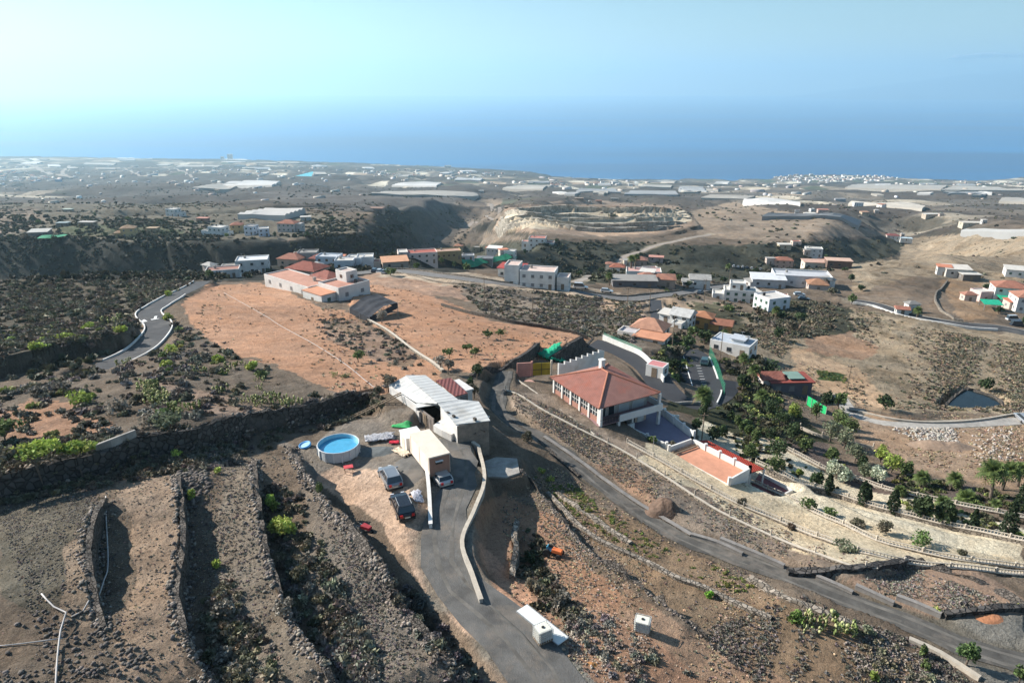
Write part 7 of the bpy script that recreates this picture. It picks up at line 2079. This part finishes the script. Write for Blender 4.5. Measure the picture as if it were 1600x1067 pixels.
    # dark trees on the shaded slope and olives
    for i, (u, v, h, r, c, lb) in enumerate((
        (1222,668,4,2,G_DK,'dark tree mass highest on the shaded garden slope'),(1205,650,4,2,G_DK,'dark tree left on the shaded garden slope'),(1238,690,4,2,G_DK,'dark tree low on the shaded garden slope'),(1215,715,3.5,1.8,G_DK,'dark tree touching the upper garden wall'),
        (1275,655,4.5,1.3,G_MD,'slim green tree at the head of the olive grove'),(1296,690,5,2.2,G_OL,'largest silver olive tree'),(1318,700,4.5,2.0,G_OL,'silver olive tree right of the largest'),(1310,668,4.5,1.8,G_MD,'green tree behind the olives'),(1326,680,4.2,1.8,G_MD,'second green tree behind the olives'),(1335,722,4.2,2.0,G_OL,'silver olive low in the grove'),(1300,745,3.4,1.6,G_PL,'pale silver shrub tree with a white top'),(1318,755,3.0,1.6,G_PL,'pale silver green shrub left of the whitest one'),(1372,755,3.2,1.7,G_PL,'whitest silver shrub in the grove'),(1350,748,3.0,1.4,G_OL,'dull olive between the pale shrubs'),(1375,722,3.6,1.6,G_LT,'bright green tree at the end of the grove'),(1392,738,3.8,1.9,G_LT,'largest bright green tree at the end of the grove'),(1415,745,3,1.3,G_MD,'green tree left of the small palm'),(1258,702,2.6,1.5,G_MD,'round green shrub tree by the beige rail, upper'),(1299,718,2.6,1.4,G_MD,'round green shrub tree by the beige rail, lower'),(1240,655,4,1.5,G_LT,'yellow green tree on the slope by the hoarding'),(1275,758,2.6,1.3,G_DK,'dark shrub tree left of the slim cypress'),
        (1345,735,3,1.3,G_DK,'dark green tree behind the pale shrubs'))):
        T(u, v, h, r, lb, c, .15, 650, .20, 1.1, lobes=12)
    # shrubs on the beige gravel
    for i, (u, v, h, r, c, lb) in enumerate(((1262,796,1.9,1.6,G_MD,'green shrub with bare grey stems on the beige gravel'),(1298,806,1.3,1.25,G_MD,'low green shrub casting a shadow on the gravel'),(1340,822,1.2,1.0,G_SC,'straggly dry shrub on the gravel'),(1386,836,1.8,1.7,G_SC,'olive brown shrub left of the round one'),(1433,850,2.0,1.8,[(.075,.12,.04),(.06,.10,.035)],'dense round green shrub with dark shadow'),(1502,866,.8,.6,G_SC,'tiny shrub alone on the white gravel'),(1160,790,1.3,.75,G_SC,'small round shrub on the sand strip below the courts'),(1318,858,1.2,1.7,G_OL,'wide thin shrub on the lower sand strip'),(1237,826,.8,.7,G_BR,'dry brown tuft on the lower sand strip'),(1048,700,1.3,1.1,G_SC,'pale shrub beside the white wall of the patio'),(1020,690,1.2,1.1,G_MD,'green shrub on the lawn strip by the patio wall'),(1128,742,.7,.7,G_SC,'small dry shrub along the terrace foot, upper'),(1104,722,.7,.6,G_SC,'small dry shrub along the terrace foot, nearest the villa'),(1248,742,1.0,.8,G_LT,'yellow green shrub on the pale terrace by the dark trees'))):
        Bu(u, v, h, r, lb, c, 420, .17)
    # palms
    palm(1097, 645, 3.6, 2.4, 'date palm with thick trunk in front of the car park', nf=40, tr=.32)
    for i, (u, v, th, L, lb) in enumerate(((1548,778,4.2,2.6,'tallest palm of the garden, bushy crown'),(1565,765,3.4,2.1,'palm right behind the tallest one'),(1437,760,1.6,1.7,'small palm beside the bright green trees'),(1490,762,1.6,1.7,'small palm between the little one and the tall pair'),(1178,600,3.4,2.0,'palm left of the patched roof house'),(1190,640,3.0,2.0,'palm low on the slope below the patched roof house'),(1160,575,2.6,1.8,'palm behind the car park fence'),(1590,760,3.0,1.8,'palm at the right edge behind the cypress'),(1405,775,1.0,1.2,'dwarf palm beside the columnar cypress'),(1470,800,1.6,1.5,'palm behind the joined dark conifers'),(1432,497,3.2,2.4,'date palm on the verge of the valley road'),(1211,500,3.6,2.2,'palm in shade under the white house with blue side'),(952,446,4,2.2,'palm in front of the middle village'),(1137,425,3.0,2.2,'palm by the row of parked cars'),)):
        palm(u, v, th, L, lb)
    palm(985, 432, 8.5, 2.6, 'very tall palm with a skirt, left of the middle village pair', tr=.4); palm(990, 430, 8.8, 2.4, 'very tall palm, right of the middle village pair', tr=.4)
    palm(1510, 782, .4, 2.2, 'big ground hugging cycad palm on the terrace wall', nf=44, tr=.3)
    palm(1555, 790, .3, 1.2, 'small ground palm right of the big cycad', nf=26, tr=.2)
    # mid distance village trees
    mt = [(40,375),(15,372),(85,378),(120,365),(150,368),(165,372),(185,368),(225,366),(255,368),(270,366),(300,365),(215,352),(60,350),(35,345),(60,335),(150,340),(130,332),(200,345),(300,350),(315,364),(250,350),(355,371),(430,372),(480,372),(500,350),(520,345),(560,340),
          (438,412),(420,428),(330,436),(590,418),(640,413),(650,420),(690,412),(710,418),(730,424),(610,430),(820,398),(870,380),(905,432),(940,425),(1050,432),(1060,440),(1075,448),(1130,442),(1145,452),(1180,430),(1240,404),(1290,405),(1320,425),(1330,440),(1345,455),(1290,450),(1300,462),(1330,476),(1220,500),(1235,520),(1250,500),(1215,530),(1205,470),(1140,490),(1085,530),(1100,538),(1130,535),(1060,560),(1050,580),(1075,540),(1170,590),(1200,590),(1160,610),(1185,585),(1500,425),(1540,452),(1560,490),(1600,510),(1540,610),(1380,640),(1290,640),(1310,640)]
    seen = {}
    for i, (u, v) in enumerate(mt):
        d = math.hypot(G(u, v).x, G(u, v).y)
        r_ = random.Random(i)
        side = 'left plateau' if v < 380 and u < 600 else 'rim village' if u < 880 and v < 440 else 'middle village' if u < 1150 and v < 460 else 'right village' if v < 470 else 'slopes round the car park and valley road'
        bx = min(HOUSES, key=lambda h: (h[0] - u) ** 2 + 3 * (h[1] - v) ** 2)
        rel = 'left of' if bx[0] > u + 6 else 'right of' if bx[0] < u - 6 else 'in front of' if v > bx[1] else 'behind'
        lb = rel + ' the ' + ' '.join(bx[2].split()[:9])
        k = seen.get(lb, 0); seen[lb] = k + 1
        T(u, v, r_.uniform(2.8, 5.2), r_.uniform(1.6, 2.9), ['small tree ', 'second small tree ', 'third small tree ', 'fourth small tree ', 'fifth small tree ', 'sixth small tree '][min(k, 5)] + lb, r_.choice([G_DK, G_DK, G_MD, G_SC]), .2, 260, .40, 1.1, group='trees on the ' + side, lobes=10)
    # vine / cane rows as scattered saplings along the foot of the red field
    for i in range(46):
        t = i / 45; u = 690 + t * 160 if i > 20 else 500 + i * 8; v = 590 - 22 * t * 1.2 if i > 20 else 632 - i * 1.6
        q = G(u, v + 1)
        o = MB().tube([(0, 0, -.2), (.05, 0, 1.5)], .035, 5).build('vine_stake', WOOD); o.location = q
        tag(o, 'thin wooden stake in the row along the foot of the red fields', 'stake', 'stakes along the foot of the red fields')
# ================================================================== far land, poles, cars, clouds
def greenhouses():
    white = mat('greenhouse_net', (.50, .48, .45), rough=.8, var=.12, scale=.02); cream = mat('greenhouse_cream', (.36, .33, .285), rough=.8, var=.14, scale=.02)
    grey = mat('greenhouse_grey', (.28, .28, .275), rough=.7, var=.12, scale=.02)
    def gh(pts, m, label, h=4.5, group='netted greenhouses on the coastal plain'):
        w = [G(*p) for p in pts]; c = sum(w, Vector()) / len(w)
        n = 10; V = []; F = []
        a, b, c_, d = w[:4]
        z = max(p.z for p in w)
        for i in range(n + 1):
            for j in range(n + 1):
                s, t = i / n, j / n
                p = (a * (1 - s) + b * s) * (1 - t) + (d * (1 - s) + c_ * s) * t
                V.append((p.x - c.x, p.y - c.y, max(p.z * .8 + gz(p.x, p.y) * .2, gz(p.x, p.y) - 1) + h + (1.2 if (i % 2) else 0) - c.z))
        for i in range(n):
            for j in range(n):
                k = i * (n + 1) + j; F.append((k, k + n + 1, k + n + 2, k + 1))
        o = empty('greenhouse', c, 0, label, 'greenhouse', group)
        mesh_obj('roof_net', V, F, m, o)
        rim = [i * (n + 1) for i in range(n + 1)] + [n * (n + 1) + j for j in range(1, n + 1)] + [i * (n + 1) + n for i in range(n - 1, -1, -1)] + [j for j in range(n - 1, 0, -1)]
        VV = [V[i] for i in rim] + [(V[i][0], V[i][1], V[i][2] - h - 6) for i in rim]; q = len(rim)
        mesh_obj('side_net', VV, [(i, (i + 1) % q, q + (i + 1) % q, q + i) for i in range(q)], m, o)
    K = [([(300,296),(345,289),(440,289),(360,298)], cream, 'large cream greenhouse left of the turquoise reservoir'),
         ([(345,291),(385,284),(438,285),(425,292)], white, 'white greenhouse with pale peaked roof behind the large cream one'),
         ([(372,343),(420,334),(478,334),(446,345)], white, 'nearest long white greenhouse, on the gorge plateau at left'),
         ([(612,292),(632,287),(690,287),(682,293)], white, 'bright white greenhouse beyond the green spur'),
         ([(580,306),(600,302),(740,304),(748,309)], cream, 'long cream greenhouse row behind the gorge'),
         ([(785,297),(810,290),(862,291),(848,298)], cream, 'cream greenhouse behind the pale terraces, left one'),
         ([(900,303),(905,297),(960,297),(970,303)], grey, 'grey greenhouse with green edge behind the pale terraces'),
         ([(975,306),(985,300),(1055,301),(1060,307)], grey, 'dull grey greenhouse in the middle distance'),
         ([(1060,299),(1062,293),(1098,294),(1104,301)], grey, 'olive cream greenhouse in the middle distance'),
         ([(1160,320),(1162,313),(1245,318),(1250,323)], white, 'white greenhouse right of the scrubby knoll'),
         ([(1190,345),(1200,340),(1345,352),(1340,360)], grey, 'long grey concrete platform roof on the knoll slope'),
         ([(1320,295),(1340,289),(1480,291),(1470,298)], cream, 'broad cream greenhouse below the white coastal town'),
         ([(1470,299),(1490,292),(1560,294),(1600,300)], cream, 'broad cream greenhouse right of the first broad one'),
         ([(1480,306),(1500,302),(1545,302),(1540,307)], grey, 'grey greenhouse below the broad cream pair'),
         ([(1325,322),(1330,318),(1445,326),(1440,331)], cream, 'long thin cream greenhouse in the right plain'),
         ([(1560,318),(1570,311),(1640,314),(1640,320)], cream, 'cream greenhouse at the right edge'),
         ([(1095,312),(1110,307),(1180,309),(1165,314)], cream, 'pale greenhouse above the scrubby knoll'),
         ([(1500,368),(1508,366),(1620,369),(1612,371.5)], grey, 'thin cream strip of greenhouse at the right edge, lower'),
         ([(710,283),(715,279),(755,280),(750,284)], white, 'white greenhouse near the small coastal villages'),
         ([(1000,294),(1005,290),(1050,291),(1048,295)], cream, 'pale greenhouse near the coast at centre'),
         ([(130,258),(135,255),(182,256),(178,259)], cream, 'long thin cream greenhouse on the far left plain'),
         ([(182,249),(185,247.2),(240,247.5),(238,249.3)], white, 'long white greenhouse on the far left shore'),
         ([(275,262),(280,259.5),(345,260),(340,262.5)], cream, 'thin cream greenhouse left of the motorway fork'),
         ([(918,281.5),(925,279.5),(972,279.5),(975,282)], cream, 'cream block of greenhouse right on the shore at centre'),
         ([(345,250.5),(350,249),(405,250),(400,251.8)], white, 'white greenhouse on the far shore left of the hotel tower')]
    for p, m, l in K: gh(p, m, l)
    rng = random.Random(3)
    for i in range(54):
        u = rng.uniform(-20, 1600); lo = np.interp(u, [0, 400, 800, 840, 1600], [250, 254, 270, 285, 287]); v = lo + rng.random() ** 1.6 * 22
        w = rng.uniform(8, 30); h = rng.uniform(.8, 2.2) * (1 + (v - lo) / 18); sk = rng.uniform(-10, 10)
        gh([(u, v), (u + sk, v - h), (u + w + sk, v - h + rng.uniform(-.4, .4)), (u + w, v + rng.uniform(-.4, .6))], rng.choice([white, cream, cream, grey]), 'small pale netted greenhouse far off on the coastal plain', group='small pale greenhouses far off on the coastal plain')

def far_town():
    rng = random.Random(9)
    mats = [mat('town_white', (.70, .68, .65), var=.05), mat('town_cream', (.58, .50, .42), var=.05), mat('town_pink', (.50, .36, .30), var=.05)]
    roofs = [mat('town_roof_red', (.36, .17, .11), var=.1), mat('town_roof_pale', (.5, .47, .43), var=.1)]
    dark = GLASS
    protos = []
    for k in range(6):
        w, d, h = [(15, 11, 7), (20, 12, 9), (12, 12, 6), (26, 12, 11), (18, 14, 8), (13, 10, 10)][k]
        r = empty('town_house', (0, 0, 0), 0)
        MB().box(-w/2, w/2, -d/2, d/2, -4, h).build('wall', mats[k % 3 if k != 4 else 0], r)
        MB().box(-w/2-.4, w/2+.4, -d/2-.4, d/2+.4, h+.01, h+.8).build('roof', roofs[k % 2], r)
        mb = MB()
        for f in range(int(h // 3)):
            for j in range(4): mb.box(-w/2 + w*(j+.3)/4, -w/2 + w*(j+.65)/4, -d/2-.08, -d/2-.01, f*3+1, f*3+2.3)
        mb.build('window', dark, r)
        protos.append(r)
    CL = [([(-10,268),(25,266),(75,275),(70,288),(-10,286)], 34, 'white house of the left village below the motorway'),
          ([(320,269),(355,266),(365,273),(325,275)], 12, 'white house in the small hamlet left of the reservoir'),
          ([(375,268),(425,267),(435,274),(380,276)], 14, 'white house in the hamlet just left of the reservoir'),
          ([(560,268),(640,266),(690,276),(600,279)], 46, 'small house in the scattered village on the central plain'),
          ([(845,287),(960,286),(1000,291),(860,293)], 38, 'pinkish house in the long village on the shore plain at centre'),
          ([(1212,277),(1240,273),(1380,275),(1400,281),(1300,285),(1220,286)], 98, 'white house of the dense coastal town'),
          ([(1400,281),(1600,285),(1600,292),(1420,288)], 26, 'house scattered on the green coastal strip at right'),
          ([(700,268),(825,270),(830,278),(720,277)], 18, 'house on the headland by the sea at centre'),
          ([(1300,318),(1420,322),(1440,330),(1300,328)], 10, 'house scattered on the right plain')]
    first = {}
    for poly, n, lb in CL:
        pts = pick(poly, n * 3, RNG)
        pts = pts[pts[:, 2] > SEA_Z + 2][:n]
        for p in pts:
            k = rng.randrange(6)
            if lb.startswith('white') and rng.random() < .6: k = rng.choice([0, 3, 4])
            if k not in first: r = protos[k]; first[k] = 1
            else: r = copy_tree(protos[k])
            r.location = tuple(p); r.rotation_euler = (0, 0, rng.uniform(-.6, .6)); s = rng.uniform(.7, 1.15) * (1 if 'dense' in lb or 'left village' in lb else .8); r.scale = (s, s, s)
            tag(r, lb, 'house', 'houses: ' + lb)
    for k, r in enumerate(protos):
        if k not in first:
            r.location = G(1250 + k, 279); tag(r, CL[5][2], 'house', 'houses: ' + CL[5][2])
    V0 = np.array([(-1,-1,-.6),(1,-1,-.6),(1,1,-.6),(-1,1,-.6),(-1,-1,1),(1,-1,1),(1,1,1),(-1,1,1),(-1,0,1.45),(1,0,1.45)], float) * np.array([1, .7, .55])
    F0 = np.array([(0,1,5),(0,5,4),(1,2,6),(1,6,5),(2,3,7),(2,7,6),(3,0,4),(3,4,7),(4,5,9),(4,9,8),(6,7,8),(6,8,9),(5,6,9),(7,4,8)])
    pr = [(V0 * np.array([w, 1, 1]), F0, np.tile(c, (10, 1))) for w, c in ((1, (.62, .60, .57)), (1.6, (.55, .50, .44)), (1.2, (.5, .40, .34)), (2.2, (.36, .35, .34)))]
    for poly, n, a, b in (([(0,262),(400,258),(820,270),(1000,286),(1600,286),(1600,312),(1000,304),(700,290),(0,292)], 520, 4, 10), ([(1210,276),(1400,276),(1400,283),(1215,286)], 220, 5, 9), ([(1000,300),(1600,305),(1600,372),(1440,360),(1100,330)], 70, 3, 5), ([(0,290),(600,292),(600,312),(0,318)], 50, 3, 7)):
        p = pick(poly, n, RNG); p = p[p[:, 2] > SEA_Z + 2]
        scatter('distant_buildings', pr, p, a, b, RNG, mat('far_walls', (.5, .5, .5), attr=True, var=.1, scale=.02), hue=.04)
    # hotel towers on the far left shore
    for i, (u, v, w, h) in enumerate(((360, 249.5, 40, 42), (348, 249.5, 26, 22), (700, 262, 50, 14))):
        q = G(u, v); r = empty('hotel', q, 0, ['tall hotel block on the far shore, left of centre', 'lower hotel block beside the tall one on the far shore', 'long hotel block on the headland'][i], 'hotel')
        MB().box(-w/2, w/2, -10, 10, -8, h).build('wall', mats[0], r)
        MB().box(-w/2-.5, w/2+.5, -10.5, 10.5, h+.01, h+1.2).build('roof', roofs[1], r)
        mb = MB()
        for f in range(int(h // 4)): mb.box(-w/2+2, w/2-2, -10.1, -10.01, f*4+1, f*4+2.6)
        mb.build('window', dark, r)
    # far motorway
    for nm, pts, w in (('motorway', [(25, 257), (45, 258.5), (58, 263), (66, 270), (95, 275), (110, 279)], 26), ('motorway', [(108, 259), (102, 264), (98, 271), (108, 277)], 18), ('far_road', [(185, 262), (205, 268), (222, 276)], 12), ('far_road', [(255, 262), (280, 268), (300, 278)], 12), ('far_road', [(730, 355), (745, 348), (765, 340), (782, 330), (765, 318)], 7), ('far_road', [(1340, 645), (1338, 640)], 3)):
        pl = world_path(pts, 25 if w > 10 else 4); zz = ground(pl[:, 0], pl[:, 1])
        zz = np.convolve(np.pad(zz, 2, mode='edge'), np.ones(5) / 5, 'valid'); zz = np.maximum(zz, ground(pl[:, 0], pl[:, 1]))
        strip(nm, np.column_stack([pl, zz]), w, DUST, lift=1.2 if w > 10 else .4, n=4)
    # low pale retaining walls on the stepped plateau
    pale = stone_mat('cut_rock', (.36, .325, .27), scale=.25, dark=.6, bump=.3)
    for i, pts in enumerate(([(775,357),(800,355),(900,356),(1000,357),(1062,355)], [(780,350),(800,349),(900,350),(1000,350),(1072,349)], [(784,343),(800,342),(900,343),(1000,343),(1078,342)], [(790,336),(830,335),(900,336),(1000,337),(1080,336)], [(805,328),(870,327),(960,328),(1060,330)])):
        wall_line('cut_terrace_wall', None, .8, 2.4, pale, ['lowest pale wall of the cut terraces on the plateau','second pale wall from below of the cut terraces','middle pale wall of the cut terraces','fourth pale wall from below of the cut terraces','topmost pale rock face above the cut terraces'][i], path=world_path(pts, 5), jit=.3, base=2)

def poles():
    def pole(u, v, h, label, arm=True, m=WOOD, r=.11, cat='pole', name='utility_pole'):
        q = G(u, v); ro = empty(name, q, 0, label, cat)
        MB().tube([(0, 0, -.5), (0, 0, h)], [r, r * .7], 7).build('mast', m, ro)
        if arm:
            MB().box(-.7, .7, -.05, .05, h - .5, h - .38).build('crossarm', m, ro)
            for x in (-.6, 0, .6): MB().lathe([(0, h - .37), (.05, h - .36), (.05, h - .2), (0, h - .18)], 6, (x, 0)).build('insulator', GLASS, ro)
        return ro, Vector((q.x, q.y, q.z + h - .2))
    L = [(757, 484, 9, 'wooden pole at the top corner of the right hand red field'), (1099, 481, 10, 'wooden pole beside the side road junction'), (979, 497, 9, 'pole on the hillside above the ramp'), (1050, 545, 8, 'pole between the ramp and the tiled house'), (1319, 632, 9, 'wooden pole right of the green hoarding'), (1125, 560, 8, 'pole at the upper corner of the car park'), (1014, 490, 8, 'pole left of the side road'), (1095, 700, 6, 'pole in the villa garden by the white wall'), (832, 497, 6, 'thin pole on the hillside wall, left one'), (948, 520, 6, 'thin pole on the hillside above the ramp wall'), (1138, 452, 9, 'pole by the workshops'), (98, 545, 5, 'short dead yucca like pole in the scrub left of the lane')]
    tops = [pole(*a)[1] for a in L]
    def wire(a, b, label, sag=.8):
        pts = [a.lerp(b, t) - Vector((0, 0, sag * 4 * t * (1 - t))) - a for t in [k / 12 for k in range(13)]]
        o = MB().tube(pts, .02, 4).build('power_line', DARKM); o.location = a; tag(o, label, 'cable')
    wire(tops[0], tops[2], 'cable from the red field pole to the hillside pole'); wire(tops[2], tops[1], 'cable from the hillside pole to the side road pole'); wire(tops[1], tops[10], 'cable from the side road pole to the workshops pole'); wire(tops[3], tops[5], 'cable from the ramp pole to the car park pole'); wire(tops[5], tops[4], 'cable from the car park pole down to the hoarding pole')
    # small lamp posts in the villa court
    pole(1020, 705, 2.4, 'small lamp post beside the patio wall', arm=False, m=STEEL, r=.05, name='lamp_post', cat='lamp post')
    fence([(1335, 640), (1400, 652), (1470, 656)], 1.4, 'wire fence along the concrete track', srgb(120, 118, 110))
    fence([(60, 741), (150, 720), (220, 692), (350, 664), (480, 636)], 1.5, 'thin wire fence on the long dark wall at left', srgb(90, 88, 84), posts=4)

def traffic():
    pw = paint('car_white', (.62, .62, .61)); pg = paint('car_green', (.05, .10, .10)); ps = paint('car_silver', (.35, .36, .38)); pd = paint('car_dark', (.03, .035, .05)); pr = paint('car_red', (.30, .03, .03))
    L = [(1101, 568, 70, 'dark teal car in the car park', pg), (907, 451, -10, 'white van on the ridge road, left of the smaller one', pw), (948, 457, -12, 'white car on the ridge road in front of the warehouse', pw), (1249, 462, -5, 'white car in the workshop yard', pw), (1256, 469, -10, 'dark car below the white one in the workshop yard', pd), (1583, 501, 0, 'white van by the road at the right edge', pw), (1590, 510, -5, 'dark car under the white van at the right edge', pd), (1094, 459, 60, 'dark car on the side road by the gabled house', pd), (1597, 657, 80, 'silver car on the lane cut by the right edge', ps)]
    for u, v, hd, lb, pm in L: make_car(u, v, hd, lb, pm, detail=False, L=4.6 if 'van' not in lb else 5.4, Hh=1.55 if 'van' not in lb else 2.2)
    for i, (u, v, pm, c) in enumerate(((1146, 417, pw, 'white'), (1153, 418, ps, 'silver'), (1160, 418, pw, 'second white'), (1167, 419, pd, 'dark'), (1174, 420, pw, 'third white'), (1181, 421, pr, 'red'), (1188, 422, ps, 'second silver'), (586, 425, pd, 'dark'), (594, 426, pw, 'white'), (602, 427, ps, 'silver'))):
        make_car(u, v, 80, '%s car %s' % (c, 'in the parking row behind the middle village, counted from the left' if u > 1000 else 'parked on the rim road right of the white row'), pm, detail=False, group='cars parked in the row behind the middle village' if u > 1000 else 'cars parked on the rim road')

def clouds():
    cm = bpy.data.materials.new('cloud'); cm.use_nodes = True; nt = cm.node_tree; bs = nt.nodes['Principled BSDF']
    bs.inputs['Base Color'].default_value = (.98, .98, .98, 1); bs.inputs['Roughness'].default_value = 1; tr = nn(nt, 'ShaderNodeBsdfTranslucent'); tr.inputs[0].default_value = (1, 1, 1, 1); ad = nn(nt, 'ShaderNodeMixShader'); ad.inputs[0].default_value = .75; nt.links.new(bs.outputs[0], ad.inputs[1]); nt.links.new(tr.outputs[0], ad.inputs[2]); nt.links.new(ad.outputs[0], nt.nodes['Material Output'].inputs['Surface'])
    rng = np.random.default_rng(2)
    for nm, u, v, wpx, hpx, lb in (('cloud', 1560, 88, 60, 5, 'long low bank of cloud over the island at the right'), ('cloud', 1500, 92, 14, 4, 'small cloud left of the island cloud bank'), ('cloud', 415, 116, 46, 1.6, 'thin flat cloud streak low in the left sky'), ('cloud', 770, 117, 60, 1.3, 'thin flat cloud streak in the middle of the sky'), ('cloud', 953, 112, 6, 4, 'tiny puff of cloud right of the middle streak'), ('cloud', 922, 113, 8, 1.6, 'tiny flat cloud left of the puff')):
        y = 60000.0; c = PY(u, v, y); s = y / FPX / CP * 1.05
        V = []; F = []; off = 0
        t = (1 + 5 ** .5) / 2
        nb = 26
        for k in range(nb):
            x = rng.uniform(-1, 1); r = s * hpx * rng.uniform(.35, 1.0) * (1 - .6 * abs(x))
            b = bpy.data.meshes.new('tmp')
            n1, n2 = 12, 8
            cx_, cz_ = x * wpx * s, rng.uniform(-.3, .5) * hpx * s * (1 - abs(x))
            for i in range(n2 + 1):
                for j in range(n1):
                    a = PI * i / n2; p = 2 * PI * j / n1
                    q = 1 + .25 * rng.uniform(-1, 1)
                    V.append((cx_ + r * 2.6 * q * math.sin(a) * math.cos(p), r * 2 * q * math.sin(a) * math.sin(p), cz_ + r * .7 * q * math.cos(a)))
            for i in range(n2):
                for j in range(n1): F.append((off + i * n1 + j, off + (i + 1) * n1 + j, off + (i + 1) * n1 + (j + 1) % n1, off + i * n1 + (j + 1) % n1))
            off = len(V); bpy.data.meshes.remove(b)
        o = mesh_obj(nm, V, F, cm, smooth=True); o.location = c
        tag(o, lb, 'cloud')

# ================================================================== put it all together
grounds()
pad([(1468,655),(1475,640),(1490,622),(1512,609),(1530,614),(1553,622),(1566,634),(1560,648),(1520,654)], -30.5, 1.5)
final_proj()
build_ground()
sea_and_air()
build_roads()
build_walls()
build_villages()
outbuildings()
farm()
white_farm()
villa()
courts()
carpark()
foreground()
reservoir_pool()
greenhouses()
far_town()
poles()
traffic()
plants_stuff()
plants()
clouds()
